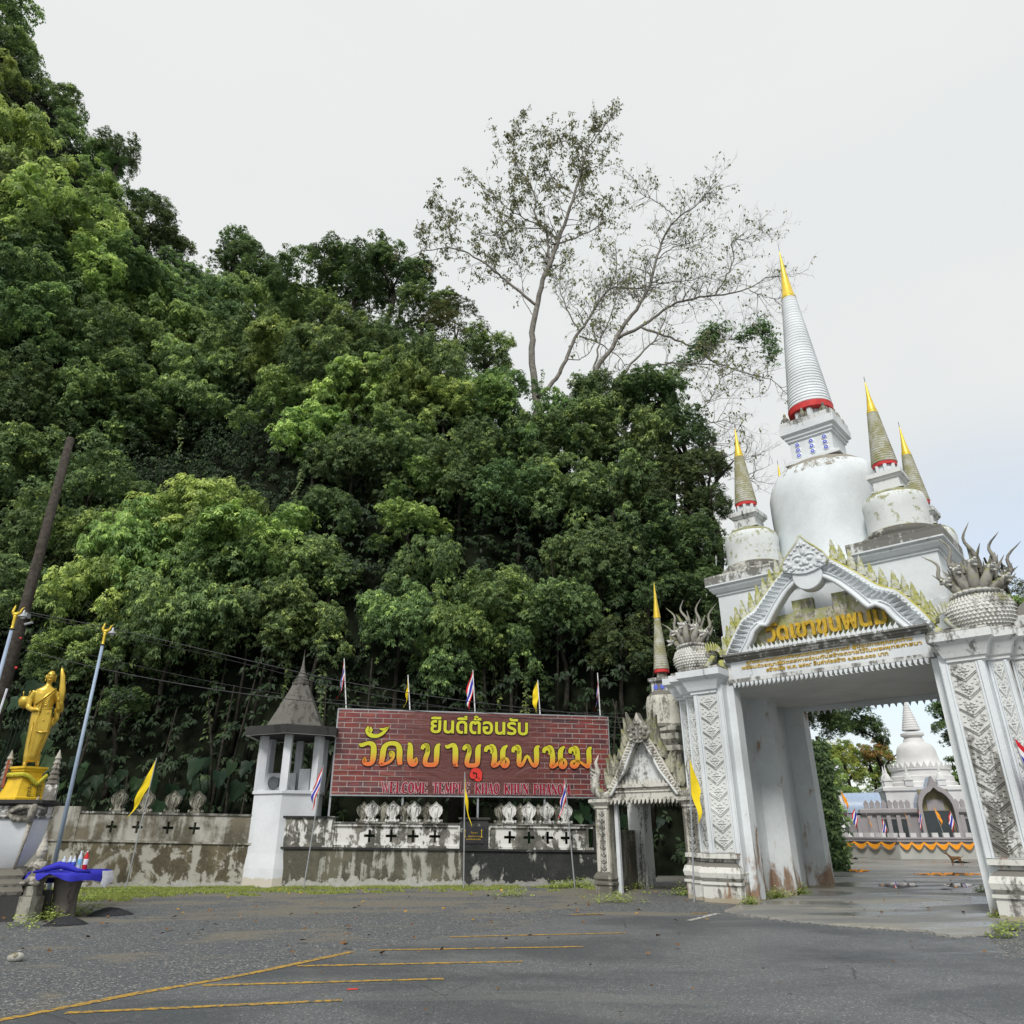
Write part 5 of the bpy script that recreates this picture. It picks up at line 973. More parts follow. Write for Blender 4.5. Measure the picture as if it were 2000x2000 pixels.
# ================================================================== OFFERING TABLE
tb = empty('stone_table', tuple(gnd(119, 1792)), R(8), 'concrete pedestal table with round top before the statue pedestal', 'table'); T0 = tb.location.copy()
MB().lathe([(.24, -.05), (.23, .1), (.22, .4), (.27, .74)], 16).obj('leg', M['concrete'], tb, ang=50); MB().lathe([(.66, .74), (.72, .76), (.72, .80), (.70, .82)], 36).obj('table_top', M['concrete'], tb, ang=40)
cl = empty('table_cloth', (T0.x, T0.y, T0.z), R(8), 'blue cloth with white lace edge draped over the stone table', 'tablecloth')
n = 60; top = []; hem = []
for j in range(n):
    a = 2 * math.pi * j / n; front = math.sin(a); drop = .20 + .05 * math.sin(3 * a + 1) ; lift = max(0, 1 - abs((a - 4.6) / .55)); drop = drop * (1 - .95 * lift) + .0
    rr = .73; top.append((rr * math.cos(a), rr * math.sin(a), .832)); w2 = 1.03 + .035 * math.sin(14 * a) + .02 * math.sin(9 * a); hem.append((rr * w2 * math.cos(a), rr * w2 * math.sin(a), .832 - drop))
mid = [((a[0] * .6 + b[0] * .4) * 1.02, (a[1] * .6 + b[1] * .4) * 1.02, a[2] * .6 + b[2] * .4) for a, b in zip(top, hem)]
ins = [(x_ * .55, y_ * .55, .830 + .012 * math.sin(7 * math.atan2(y_, x_))) for x_, y_, z in top]
mb = MB(); mb.loft([hem, mid, top, ins, [(x_ * .1, y_ * .1, .829) for x_, y_, z in top]], cap=False); mb.obj('cloth', M['blue_cloth'], cl, smooth=True)
MB().tube([(-.45, -.60, .84), (-.2, -.68, .90), (0, -.62, .96), (.15, -.6, .93), (.35, -.62, .86), (.55, -.5, .83)], [.02, .05, .07, .06, .04, .02], 8).obj('cloth_fold', M['blue_cloth'], cl, smooth=True)
mb = MB(); P = [(.70, -.28, .835), (.76, -.20, .83), (.79, -.05, .83), (.78, .1, .83)]; mb.loft([P, [(x_ * 1.04, y_ * 1.04, .70) for x_, y_, z in P], [(x_ * 1.05 - .02, y_ - .02, .60 - .08 * (i == 1)) for i, (x_, y_, z) in enumerate(P)]], closed=False, cap=False); mb.obj('lace_edge', M['lace'], cl, smooth=True)
def bottle(loc, h, r_, body_, lab, cap, label, cat='bottle', grp='drinks on the offering table', name='bottle'):
    q = empty(name, loc, 0, label, cat, grp); MB().lathe([(r_ * .9, 0), (r_, .01), (r_, h * .62), (r_ * .8, h * .74), (r_ * .38, h * .86), (r_ * .36, h * .93)], 14).obj('bottle_body', body_, q, smooth=True)
    MB().lathe([(r_ * 1.02, h * .28), (r_ * 1.03, h * .30), (r_ * 1.03, h * .56), (r_ * 1.02, h * .57)], 14, cap=False).obj('label_band', lab, q, smooth=True); MB().lathe([(r_ * .42, h * .93), (r_ * .42, h)], 10).obj('cap', cap, q)
def on(px, dy=0.0): 
    q = at(px, 1700, T0.y + dy); return (q.x, T0.y + dy, T0.z + .835)
bottle(on(164, .15), .36, .045, M['red_plastic'], M['cap_white'], M['cap_white'], 'red drink bottle with white label on the blue cloth')
bottle(on(152, .1), .36, .042, M['clear'], M['cyan'], M['cap_white'], 'tall clear bottle with light blue label beside the red bottle')
for k, px in enumerate((121, 133, 141)):
    bottle(on(px, .2 + .08 * (k % 2)), .26, .042, M['clear'], M['blue_label'], M['cap_white'], ['leftmost of the small water bottles with blue labels on the table', 'middle small water bottle with blue label on the table', 'small blue labelled water bottle next to the tall clear bottle'][k])
q = empty('cup', on(77, .1), 0, 'light blue cup at the left end of the blue cloth', 'cup'); MB().lathe([(.03, 0), (.045, .02), (.055, .10), (.05, .10), (.03, .02)], 14, cap=False).obj('cup_body', M['cyan'], q, smooth=True)

# ================================================================== LAMP POSTS, POLES, WIRES
def lamp(x_, y_, h, label, s=1.0, right=True):
    r = empty('street_lamp', (x_, y_, 0), 0, label, 'street lamp', 'pale blue lamp posts with gold bird tops'); MB().tube([(0, 0, 0), (0, 0, h)], [.052, .038], 12).obj('pole', M['blue_pole'], r, smooth=True)
    k = 1 if right else -1; mb = MB(); mb.lathe([(.075, h), (.075, h + .03), (.04, h + .05), (.055, h + .12), (.04, h + .16), (.06, h + .25), (.05, h + .38), (.07, h + .48), (.055, h + .55)], 10)
    mb.obj('ornate_collar', M['gold'], r, smooth=True); MB().lathe([(.10, h - .03), (.10, h)], 12).obj('collar_ring', M['black_metal'], r)
    b = MB(); z = h + .55; b.ball((0, 0, z + .02), (.13, .08, .08), 9, 6); b.tube([(-k * .08, 0, z), (-k * .14, 0, z + .16), (-k * .10, 0, z + .30), (-k * .09, 0, z + .40)], [.06, .05, .035, .005], 7); b.tube([(k * .08, 0, z), (k * .17, 0, z + .12), (k * .20, 0, z + .24), (k * .28, 0, z + .30)], [.06, .045, .03, .01], 7)
    for j in range(4): b.tube([(k * (.02 + .03 * j), 0, z + .03), (k * (.05 + .03 * j), .0, z + .15 - .02 * j)], [.03, .004], 5)
    b.obj('gold_bird', M['gold'], r, smooth=True)
    l = MB(); cx = k * .30; l.lathe([(.17, z - .10), (.17, z - .06), (.10, z + .0), (.05, z + .06), (.04, z + .14), (.01, z + .2)], 16, cx, 0); l.obj('lamp_shade', M['steel'], r, smooth=True); MB().tube([(cx, 0, z + .18), (k * .26, 0, z + .29)], .012, 5).obj('lamp_hook', M['black_metal'], r); MB().ball((cx, 0, z - .10), (.09, .09, .07), 10, 6).obj('bulb', M['cap_white'], r, smooth=True)
def lampfix(*a):
    lamp(*a); r = [o for o in COL.objects if o.get('category') == 'street lamp'][-1]; h = a[2]
    for o in r.children:
        if not o.name.startswith('pole'): o.scale = (.62, .62, .62); o.location.z = h * .38
lampfix(-10.84, 19, 6.08, 'pale blue lamp post with gold bird top, right of the golden statue'); lampfix(-11.95, 17.0, 6.0, 'pale blue lamp post with gold bird top at the left edge of the photo')
up_ = empty('utility_pole', (-15.23, 22, 0), 0, 'tall dark leaning wooden utility pole at the left edge', 'utility pole'); MB().tube([(0, 0, 0), (0, 0, 7), (0, 0, 14.0)], [.20, .17, .125], 12).obj('shaft', M['wood_pole'], up_, smooth=True)
MB().box(.1, .25, -.2, .0, 7.6, 7.75).tube([(.2, -.1, 7.4), (.45, -.15, 7.45)], .04).obj('wire_bracket', M['steel'], up_); MB().ball((.25, -.2, 6.95), .035, 8, 6).ball((.35, -.2, 6.05), .04, 8, 6).obj('insulator', M['red'], up_)
pk = empty('wooden_stake', (at(0, 1385, 15).x - .25, 15, 0), 0, 'pale wooden stick at the left edge below the utility pole', 'stick'); tpk = at(14, 1345, 15); MB().tube([(0, 0, 0), (tpk.x - pk.location.x, 0, tpk.z)], .022, 6).obj('stick', M['lace'], pk)
def wire(pts, r_, label, nm='power_cable'):
    P = [at(*q) for q in pts]; P = [tuple(v) for v in P]; P = resample(smooth_pts(P, 2), 24); mb = MB(); mb.tube([tuple(Vector(v) - Vector(P[0])) for v in P], r_, 5); tag(mb.obj(nm, M['wire'], loc=P[0]), label, 'cable', 'cables running right from the utility pole')
wire([(58, 1196, 22), (248, 1233, 22.3), (497, 1293, 22.8), (662, 1331, 23.2), (900, 1370, 23.8), (1240, 1405, 24.8)], .013, 'uppermost black cable passing the tip of the bell tower')
wire([(58, 1200, 22.1), (248, 1243, 22.4), (497, 1300, 22.9), (662, 1345, 23.3), (900, 1388, 23.9), (1240, 1425, 24.9)], .008, 'thin cable just under the uppermost one')
wire([(49, 1270, 22), (200, 1308, 22.3), (400, 1345, 22.7), (560, 1366, 23), (700, 1378, 23.4), (930, 1400, 24.0), (1240, 1412, 25)], .013, 'lower black cable crossing behind the tower roof to the banner')
wire([(49, 1250, 22.1), (200, 1285, 22.4), (400, 1330, 22.8), (560, 1358, 23.1), (700, 1372, 23.5), (930, 1385, 24.1), (1240, 1395, 25.1)], .006, 'thin middle cable between the upper and lower ones')

# ================================================================== TEMPLE YARD BEHIND THE GATE
VY = 56.0
vc_ = at(1817, 1600, VY); VX = vc_.x; VA = R(-18)
vh = empty('viharn_chedi', (VX, VY, 0), VA, 'grey and white temple hall with a white bell chedi on top, seen through the gate', 'temple')
def vz(py): return at(1789, py, VY).z
S_ = VY / 56
MB().box(-5.2, 4.6, -3.6, 3.6, -.1, vz(1592)).obj('hall_wall', M['vih_grey'], vh); MB().rect([(.15, vz(1592) + .005), (.3, vz(1588)), (.3, vz(1582)), (.15, vz(1580))], 4.6, 3.6).obj('hall_cornice', M['vih_grey'], vh)
cr_ = MB()
for i in range(25):
    x_ = -4.4 + .367 * i
    if abs(x_ + .2) > 1.3: cr_.prism([(x_ - .13, vz(1580)), (x_ + .13, vz(1580)), (x_ + .16, vz(1580) + .35), (x_, vz(1580) + .55), (x_ - .16, vz(1580) + .35)], -3.75, -3.6)
cr_.obj('leaf_battlement', M['vih_grey'], vh, kind='stuff')
for k, x_ in enumerate((-3.45, -2.85, -2.25, 1.6, 2.4)): MB().box(x_ - .16, x_ + .16, -3.63, -3.602, .6, vz(1600)).obj('window', M['vih_dark'], vh)
for k, x_ in enumerate((-5.05, -4.3, -3.75, -3.15, -2.55, -1.95, 1.25, 2.0, 2.8)): MB().box(x_ - .13, x_ + .13, -3.75, -3.604, 0, vz(1593)).obj('pilaster', M['vih_grey'], vh)
MB().rect([(.0, vz(1580)), (0, vz(1548)), (.12, vz(1546)), (.12, vz(1540)), (0, vz(1538))], 2.9, 2.6).obj('upper_terrace', M['vih_white'], vh)
pr = [(2.15, vz(1538)), (2.15, vz(1530)), (2.0, vz(1528)), (2.0, vz(1518)), (1.88, vz(1516)), (1.85, vz(1507)), (1.95, vz(1505)), (1.95, vz(1502)), (1.80, vz(1500)), (1.52, vz(1496)), (1.36, vz(1489)), (1.30, vz(1480)), (1.26, vz(1470)), (1.20, vz(1463)), (1.08, vz(1457)), (.90, vz(1453)), (.70, vz(1450)), (.62, vz(1444)), (.55, vz(1441)), (.75, vz(1437)), (.75, vz(1433)), (.45, vz(1430))]
MB().lathe([(r_ * 1.04, z) for r_, z in pr], 48).obj('bell_dome', M['vih_white'], vh, ang=35); MB().lathe(ring_cone(.62, vz(1427), .16, vz(1376), 11), 28).obj('ringed_spire', M['vih_white'], vh, ang=25); MB().lathe([(.16, vz(1376)), (.02, vz(1364))], 12).obj('spire_tip', M['vih_white'], vh)
pt_ = MB()
for j in range(32):
    a = 2 * math.pi * j / 32; a2 = a + math.pi / 32; a1 = a - math.pi / 32; z = vz(1502); rr = 2.05; pt_.add([(rr * math.cos(a1), rr * math.sin(a1), z), (rr * math.cos(a2), rr * math.sin(a2), z), (rr * 1.03 * math.cos(a), rr * 1.03 * math.sin(a), z + .42)], [(0, 1, 2)])
pt_.obj('lotus_petal_ring', M['vih_white'], vh, kind='stuff')
me_ = MB().rect([(0, 0), (0, .35), (.06, .37), (.06, .45), (-.05, .47)], .25, .25).lathe([(.26, .47), (.24, .6), (.17, .78), (.08, .9), (.09, .94), (.01, 1.45)], 12).mesh('small_chedi', M['vih_white'])
for x_, y_ in ((-2.6, -2.3), (-1.3, -2.45), (.75, -2.45), (2.5, -2.3), (-2.6, -1.2), (2.6, -1.2)): link('small_chedi', me_, vh, (x_, y_, vz(1538)))
pc = -.2
arch = [(.93 * math.cos(R(a)), 2.45 + 1.2 * math.sin(R(a))) for a in range(0, 181, 15)]; arch[6] = (0, 3.85)
outer = [(1.14, 0), (1.14, 2.5)] + [(1.14 * math.cos(R(a)), 2.55 + 1.4 * math.sin(R(a))) for a in range(15, 90, 15)] + [(0, 4.55)]; outer = outer + [(-a, b) for a, b in outer[-2::-1]]
inner = [(-.93, 0)] + [(-.93, 2.45)] + [(-a, b) for a, b in arch[1:-1]] + [(.93, 2.45), (.93, 0)]
MB().prism([(pc + a, b) for a, b in (outer + inner)], -4.6, -3.9).obj('porch_arch', M['vih_grey'], vh)
MB().prism([(pc + a * .98, b) for a, b in outer], -3.9, -2.5).obj('porch_vault', M['vih_blue'], vh)
M['vih_recess'] = plain('ochre_recess', (.22, .20, .12), .8, .2, 3); MB().box(pc - .92, pc + .92, -3.95, -3.905, 0, 3.75).obj('door_recess', M['vih_recess'], vh); MB().box(pc - .8, pc + .8, -3.99, -3.953, 0, 2.4).obj('glass_door', M['vih_dark'], vh); MB().box(pc - .5, pc + .5, -3.98, -3.955, 2.42, 3.1).obj('door_lintel_panel', M['vih_grey'], vh)
# left barrel roof wing
wing = [(0, vz(1590)), (0, vz(1578) + .1)] ; mb = MB(); rings = []
for x_ in (-5.95, -5.8, -3.3):
    rings.append([(x_, -3.4 + .2 + 2.2 * (1 - math.cos(R(a))) * .5 + 0, vz(1588) + 1.35 * math.sin(R(a))) for a in range(0, 91, 15)] + [(x_, .5, vz(1588))])
mb.loft(rings[1:]).obj('barrel_roof', M['vih_blue'], vh, ang=40); mb = MB(); mb.loft([[(x_ , y_ - .1, z + .12 * (k == 0)) for x_, y_, z in rings[0]] for k in (1,)] + [[(x_, y_ - .1, z + .12) for x_, y_, z in rings[1]]]).obj('gable_edge', M['vih_white'], vh)
MB().box(-5.7, -5.202, -3.3, 1.0, 0, vz(1590)).obj('wing_wall', M['vih_grey'], vh)
# yard wall with garlands
def ywall(a, b, label, n_cren):
    A = gnd(*a); B = gnd(*b); L = (B - A).length; rz = math.atan2(B.y - A.y, B.x - A.x); r = empty('yard_wall', A, rz, label, 'wall'); MB().box(0, L, 0, .3, -.3, .78).obj('wall_body', M['vih_wall'], r); MB().rect([(.02, .782), (.10, .80), (.10, .87), (.04, .88), (.10, .92), (.10, .99), (.0, 1.0)], L / 2, .15, L / 2, .15).obj('wall_cornice', M['vih_grey'], r)
    for i in range(n_cren): x_ = L * (i + .5) / n_cren; MB().box(x_ - L / n_cren * .27, x_ + L / n_cren * .27, .02, .28, 1.001, 1.20).obj('merlon', M['vih_white'], r)
    n_g = int(n_cren * .95); g_ = empty('cloth_garland', A, rz, 'orange cloth swags draped along the ' + ('left' if 'left' in label else 'right') + ' yard wall', 'garland', 'orange swags on the yard walls')
    for i in range(n_g):
        x0, x1 = L * i / n_g, L * (i + 1) / n_g; mb = MB(); tp = [(x0 + (x1 - x0) * q, -.13, .80 - .13 * math.sin(math.pi * q)) for q in np.linspace(0, 1, 9)]; lo = [(x0 + (x1 - x0) * q, -.16, .74 - .30 * math.sin(math.pi * q)) for q in np.linspace(0, 1, 9)]; mb.loft([tp, lo], closed=False, cap=False); mb.obj('swag', M['orange_cloth'], g_, smooth=True)
ywall((1628, 1673), (1760, 1679), 'low left yard wall with pale merlons and orange swags', 6); ywall((1762, 1679), (1960, 1680), 'low right yard wall with pale merlons and orange swags behind the dog', 9)
for px, py, kd, lb in [(1605, 1540, 'o', 'orange flag nearest the trees, seen through the gate'), (1618, 1527, 't', 'Thai flag beside the grey lamp arm in the yard'), (1641, 1543, 'o', 'orange flag left of the blue barrel roof'), (1669, 1578, 't', 'Thai flag at the left corner of the temple hall'), (1690, 1585, 'o', 'orange flag before the barrel roofed wing'), (1724, 1598, 't', 'Thai flag before the three dark hall windows'), (1762, 1576, 'o', 'orange flag before the hall, left of the porch'), (1794, 1580, 't', 'Thai flag at the left jamb of the porch'), (1822, 1574, 'o', 'orange flag before the arched porch'), (1856, 1584, 't', 'Thai flag right of the arched porch'), (1621, 1600, 'y', 'yellow flag low in the bushes near the gate opening')]:
    Yf = 46 if px > 1610 else 38
    tp = at(px, py, Yf); flag((tp.x + .45, Yf, 0), tp, kd, lb, fly=.62, hoist=.55, side=1 if kd != 't' else -1, droop=70, group='flags in the temple yard', seed=px, pole=.02)
x = empty('far_building', (at(1735, 1590, 75).x, 78, 0), R(-15), 'far building with red tiled roof behind the barrel roofed wing', 'building'); MB().box(-5, 5, -3, 3, 0, at(1700, 1592, 75).z).obj('wall', M['vih_white'], x); MB().prism([(-5.5, at(1700, 1592, 75).z), (5.5, at(1700, 1592, 75).z), (4.2, at(1700, 1570, 75).z), (-4.2, at(1700, 1570, 75).z)], -3.4, 3.2).obj('roof', M['tile_roof'], x)
x = empty('yard_lamp', (at(1625, 1600, 44).x, 44, 0), 0, 'grey yard lamp with a slanted arm before the trees', 'street lamp'); MB().tube([(0, 0, 0), (0, 0, at(1625, 1520, 44).z)], .06).obj('pole', M['steel'], x); a_ = at(1625, 1520, 44); b_ = at(1650, 1497, 44); MB().tube([(0, 0, a_.z), (b_.x - a_.x, 0, b_.z)], [.05, .09]).obj('lamp_arm', M['steel'], x)
x = empty('parked_motorcycle', tuple(at(1665, 1640, 47).xy) + (0,), R(30), 'dark motorcycle parked behind the yard wall near the bushes', 'motorcycle')
for s in (-.6, .6): MB().loft([[(s + r_ * math.cos(2 * math.pi * i / 16), y_, .3 + r_ * math.sin(2 * math.pi * i / 16)) for i in range(16)] for r_, y_ in ((.2, -.06), (.3, -.05), (.3, .05), (.2, .06))]).obj('wheel', M['black_metal'], x)
MB().tube([(-.6, 0, .35), (-.2, 0, .6), (.3, 0, .55), (.6, 0, .35)], [.05, .12, .1, .05]).tube([(-.2, 0, .8), (.4, 0, .82)], [.1, .12]).tube([(-.6, 0, .3), (-.4, 0, 1.0), (-.25, 0, 1.05)], .04).obj('frame', M['black_metal'], x, smooth=True); MB().box(-.45, -.35, -.3, .3, 1.5, 1.75).obj('windshield', M['cap_white'], x)
# white sign box among the bushes
x = empty('white_notice_board', tuple(at(1633, 1620, 46).xy) + (0,), 0, 'white notice board on legs among the bushes by the yard wall', 'sign'); MB().box(-.55, .55, -.05, .05, 1.3, 2.2).obj('board', M['cap_white'], x); MB().box(-.5, -.42, -.03, .03, 0, 1.3).box(.42, .5, -.03, .03, 0, 1.3).obj('leg', M['steel'], x)
# altar and rock seen through the side gate
x = empty('rock', (8.0, 32.2, 0), 0, 'big dark boulder behind the pedestrian gate', 'rock'); mb = MB(); mb.ball((0, 0, 1.0), (2.2, 1.2, 1.7), 22, 14); mb.v = [(a + .18 * math.sin(3 * b + c_ * 2), b + .15 * math.sin(4 * c_), c_ + .12 * math.sin(3 * a)) for a, b, c_ in mb.v]; mb.obj('boulder', M['rock'], x, smooth=True)
M['green_cloth'] = plain('green_cloth', (.14, .28, .03), .8)
xq = at(1312, 1650, 30); x = empty('altar_table', (xq.x, 30, 0), R(-20), 'small green draped altar table seen through the pedestrian gate', 'table'); MB().box(-1, 1, -.4, .4, .95, 1.02).obj('table_top', M['white_old'], x)
for a in (-.6, .6): MB().lathe([(.35, 0), (.2, .25), (.2, .6), (.35, .94)], 10, a, 0).obj('draped_leg', M['green_cloth'], x)
for k in range(5): q = empty('candle', (xq.x - .5 + .22 * k, 29.95 + .0, 1.02), 0, ['leftmost white candle on the small green altar', 'orange candle beside the leftmost one on the green altar', 'white candle at the middle of the green altar', 'red candle right of the middle one on the green altar', 'rightmost white candle on the small green altar'][k], 'candle', 'candles on the altar'); MB().lathe([(.04, 0), (.035, .3), (.005, .42)], 6).obj('stick', [M['cap_white'], M['orange_cloth'], M['cap_white'], M['red'], M['cap_white']][k], q)
# dog
dq = gnd(1870, 1692); dg_ = empty('dog', dq, R(180), 'thin brown dog standing in the yard with tail raised', 'dog')
mb = MB(); S = 1.0
mb.loft([[(x_, ry * math.cos(2 * math.pi * j / 14), z + rz_ * math.sin(2 * math.pi * j / 14)) for j in range(14)] for x_, z, ry, rz_ in [(-.34, .50, .03, .05), (-.30, .50, .08, .10), (-.15, .51, .08, .09), (.0, .50, .085, .10), (.18, .48, .10, .13), (.30, .50, .09, .12), (.38, .54, .05, .07)]])
mb.tube([(.32, 0, .55), (.45, 0, .68), (.53, 0, .76)], [.085, .06, .055], 10); mb.ball((.56, 0, .78), (.075, .06, .06), 10, 7); mb.tube([(.58, 0, .77), (.72, 0, .785)], [.045, .025], 8)
for s in (-1, 1):
    mb.tube([(.27, s * .06, .46), (.25, s * .065, .30), (.27, s * .065, .15), (.26, s * .065, .03), (.30, s * .065, .015)], [.055, .036, .026, .022, .022], 7)
    o_ = .10 * s; mb.tube([(-.26, s * .06, .46), (-.22 + o_, s * .065, .32), (-.36 + o_, s * .065, .19), (-.34 + o_, s * .065, .03), (-.29 + o_, s * .065, .015)], [.075, .048, .026, .022, .022], 7)
    mb.tube([(.54, s * .045, .81), (.51, s * .07, .86)], [.028, .012], 6)
mb.tube([(-.33, 0, .54), (-.45, 0, .57), (-.54, 0, .64), (-.57, 0, .72)], [.03, .022, .018, .010], 7)
remesh(mb.obj('body', M['dog'], dg_), .016, 2); MB().ball((.725, 0, .79), .016, 6, 4).obj('nose', M['black_metal'], dg_); MB().ball((.60, -.05, .80), .010, 6, 4).ball((.60, .05, .80), .010, 6, 4).obj('eye', M['black_metal'], dg_)
dg_.scale = (.62, .62, .62)

# ================================================================== VEGETATION
def leaves_mesh(name, P, A, m, rng, L=.22, W=.40, per=8, droop=.45, young=None, spread=.8, tn=None):
    """rosettes of folded leaves: P shoot tips, A shoot axes"""
    n = len(P); P = np.repeat(P, per, 0); A = np.repeat(A, per, 0); N = len(P)
    A = A / np.linalg.norm(A, axis=1, keepdims=True)
    ref = np.where(np.abs(A[:, 2:3]) < .9, np.array([[0, 0, 1.]]), np.array([[1., 0, 0]])); B = np.cross(A, ref); B /= np.linalg.norm(B, axis=1, keepdims=True); C_ = np.cross(A, B)
    th = np.tile(np.arange(per) * 2 * np.pi / per, n) + np.repeat(rng.uniform(0, 6.28, n), per) + rng.normal(0, .3, N)
    D = (B * np.cos(th)[:, None] + C_ * np.sin(th)[:, None]) * spread + A * rng.uniform(-.1, .45, N)[:, None]; D[:, 2] -= droop * rng.uniform(.5, 1.3, N)
    D /= np.linalg.norm(D, axis=1, keepdims=True)
    S = np.cross(D, A + rng.normal(0, .25, (N, 3))); S /= np.linalg.norm(S, axis=1, keepdims=True) + 1e-9
    nn = np.cross(S, D); l = L * rng.uniform(.65, 1.25, N)[:, None]; P = P + rng.normal(0, .03, (N, 3))
    v0 = P + D * l * .12; v2 = P + D * l + np.array([0, 0, -1]) * l * .12; mid = P + D * l * .5
    v1 = mid + S * l * W * .5 + nn * l * .06; v3 = mid - S * l * W * .5 + nn * l * .06
    V = np.stack([v0, v1, v2, v3], 1).reshape(-1, 3)
    me = bpy.data.meshes.new(name); me.vertices.add(4 * N); me.vertices.foreach_set('co', V.ravel().astype(np.float32))
    me.loops.add(4 * N); me.loops.foreach_set('vertex_index', np.arange(4 * N, dtype=np.int32)); me.polygons.add(N); me.polygons.foreach_set('loop_start', np.arange(0, 4 * N, 4, dtype=np.int32)); me.update(calc_edges=True)
    t_ = np.repeat(rng.beta(1.6, 2.2, n) * .75 if tn is None else tn, per) + rng.uniform(-.08, .12, N)
    if young is not None: t_ = np.where(np.repeat(young, per), .80 + rng.uniform(-.1, .2, N), t_)
    at_ = me.attributes.new('tint', 'FLOAT', 'FACE'); at_.data.foreach_set('value', np.clip(t_, 0, 1).astype(np.float32)); me.materials.append(m); return me
def crown(name, seed, m, R_=3.6, K=27, n=15, L=.25, W=.40, per=6, sq=.85, young=.32, low=-.5, droop=.72, pr=(.16, .40), sh=6, sr=.36):
    """crown = puffs of foliage > sprays on the puffs > drooping rosettes in each spray"""
    r = np.random.default_rng(seed); P = []; A = []; Y = []; T_ = []; an = np.array([r.uniform(.85, 1.2), r.uniform(.85, 1.15), sq])
    d = r.normal(0, 1, (K * 3, 3)); d /= np.linalg.norm(d, axis=1, keepdims=True); d = d[d[:, 2] > low][:K]
    for q in d:
        c_ = q * R_ * r.uniform(.45, .92) * an; pr_ = R_ * r.uniform(*pr); fy = r.uniform(.2, 1.9); N = int(n * (pr_ / (R_ * .28)) ** 1.6) + 4
        e = r.normal(0, 1, (N, 3)); e[:, 2] += .35; e += q * .5; e /= np.linalg.norm(e, axis=1, keepdims=True)
        S = c_ + e * (pr_ * r.uniform(.65, 1.15, N))[:, None] * np.array([1, 1, .85])
        yg = (r.uniform(0, 1, N) < young * fy) & (e[:, 2] > -.1)
        t_ = r.uniform(0, 6.28, (N, sh)); rr_ = sr * np.sqrt(r.uniform(0, 1, (N, sh))) * r.uniform(.6, 1.3, (N, 1)); rr_[:, 0] *= .15
        O_ = np.stack([np.cos(t_) * rr_, np.sin(t_) * rr_, -rr_ ** 2 / sr * 1.1 + r.normal(0, .03, (N, sh))], -1)
        st = r.beta(1.6, 2.4, (N, 1)) * .55; T_.append((st + .34 * (1 - rr_ / sr) - .05).reshape(-1))  # tint fades from spray top to rim: painted light above, shade below
        P.append((S[:, None] + O_).reshape(-1, 3)); A.append((O_ * np.array([1.2, 1.2, 0]) / sr + np.array([0, 0, .8]) + e[:, None] * .3).reshape(-1, 3)); Y.append((yg[:, None] & (r.uniform(0, 1, (N, sh)) < .75)).reshape(-1))
    return leaves_mesh(name, np.concatenate(P), np.concatenate(A), m, r, L, W, per, droop, np.concatenate(Y), tn=np.concatenate(T_))
PROT = {'m': [crown('crown', 11, M['leaf']), crown('crown', 12, M['leaf'], K=32, n=15, sq=1.05), crown('crown', 13, M['leaf'], K=20, n=18, pr=(.22, .46))],
        'b': [crown('crown', 21, M['leaf_bright'], K=26, n=15, L=.26, young=.6), crown('crown', 22, M['leaf_bright'], K=20, n=17, L=.26, young=.5, pr=(.2, .42))],
        'd': [crown('crown', 31, M['leaf_dark'], K=30, n=20, L=.19, W=.5, young=.16, sh=7, sr=.36), crown('crown', 32, M['leaf_dark'], K=34, n=18, L=.18, W=.5, young=.2, sq=1.15, sh=7, sr=.36)],
        'o': [crown('crown', 41, M['leaf_olive'], K=22, n=14, L=.17, young=.25)]}
def mk_trunk(seed, h=1.0):
    rr = random.Random(seed); mb = MB(); q = [(0, 0, -.15), (rr.uniform(-.05, .05), rr.uniform(-.05, .05), .4), (rr.uniform(-.1, .1), rr.uniform(-.1, .1), .8), (0, 0, 1.05)]
    mb.tube(smooth_pts(q, 1), [.05, .045, .04, .036, .034, .028, .025, .02][:len(smooth_pts(q, 1))], 7)
    for k in range(3):
        a = rr.uniform(0, 6.28); z = rr.uniform(.75, .92); mb.tube([(0, 0, z), (.15 * math.cos(a), .15 * math.sin(a), z + .13), (.32 * math.cos(a), .32 * math.sin(a), z + .22)], [.02, .014, .005], 5)
    return mb.mesh('trunk', M['bark_dark'], True)
TR = [mk_trunk(i) for i in range(3)]; TR2 = []
for m_ in TR[:2]:
    q = m_.copy(); q.materials[0] = M['bark']; TR2.append(q)
# --- the hill
M['leaf_under'] = leafmat('undergrowth_leaves', (.013, .026, .012), (.032, .056, .020), (.10, .16, .04), .22)  # leaf colours darkened to carry the shade under the canopy
RID = [(-420, -330, 40), (-150, -120, 41), (0, 60, 43), (100, 200, 44), (200, 350, 46), (290, 470, 47), (370, 590, 50), (430, 650, 54), (500, 620, 56), (565, 690, 52), (620, 650, 42), (700, 610, 40), (800, 660, 38), (900, 740, 37), (1000, 830, 36), (1100, 900, 35), (1200, 900, 34.5), (1300, 930, 34), (1380, 1060, 33), (1430, 1200, 32), (1500, 1420, 32)]
RP = [(at(a, b, c_)) for a, b, c_ in RID]; RX = [p_.x for p_ in RP]; RZ = [p_.z for p_ in RP]; RY = [p_.y for p_ in RP]
HY0 = 28.5
def hillz(x_, y_):
    zr = np.interp(x_, RX, RZ); yr = np.interp(x_, RX, RY); f = (y_ - HY0) / (yr - HY0)
    f = np.clip(f, 0, None); z = np.where(f < 1, zr * np.clip(f, 0, 1) ** .72, zr * (1 - .5 * np.clip(f - 1, 0, 1.2)))
    return z * np.clip((11.6 - x_) / 3.2, 0, 1) - .3 * (f <= 0)
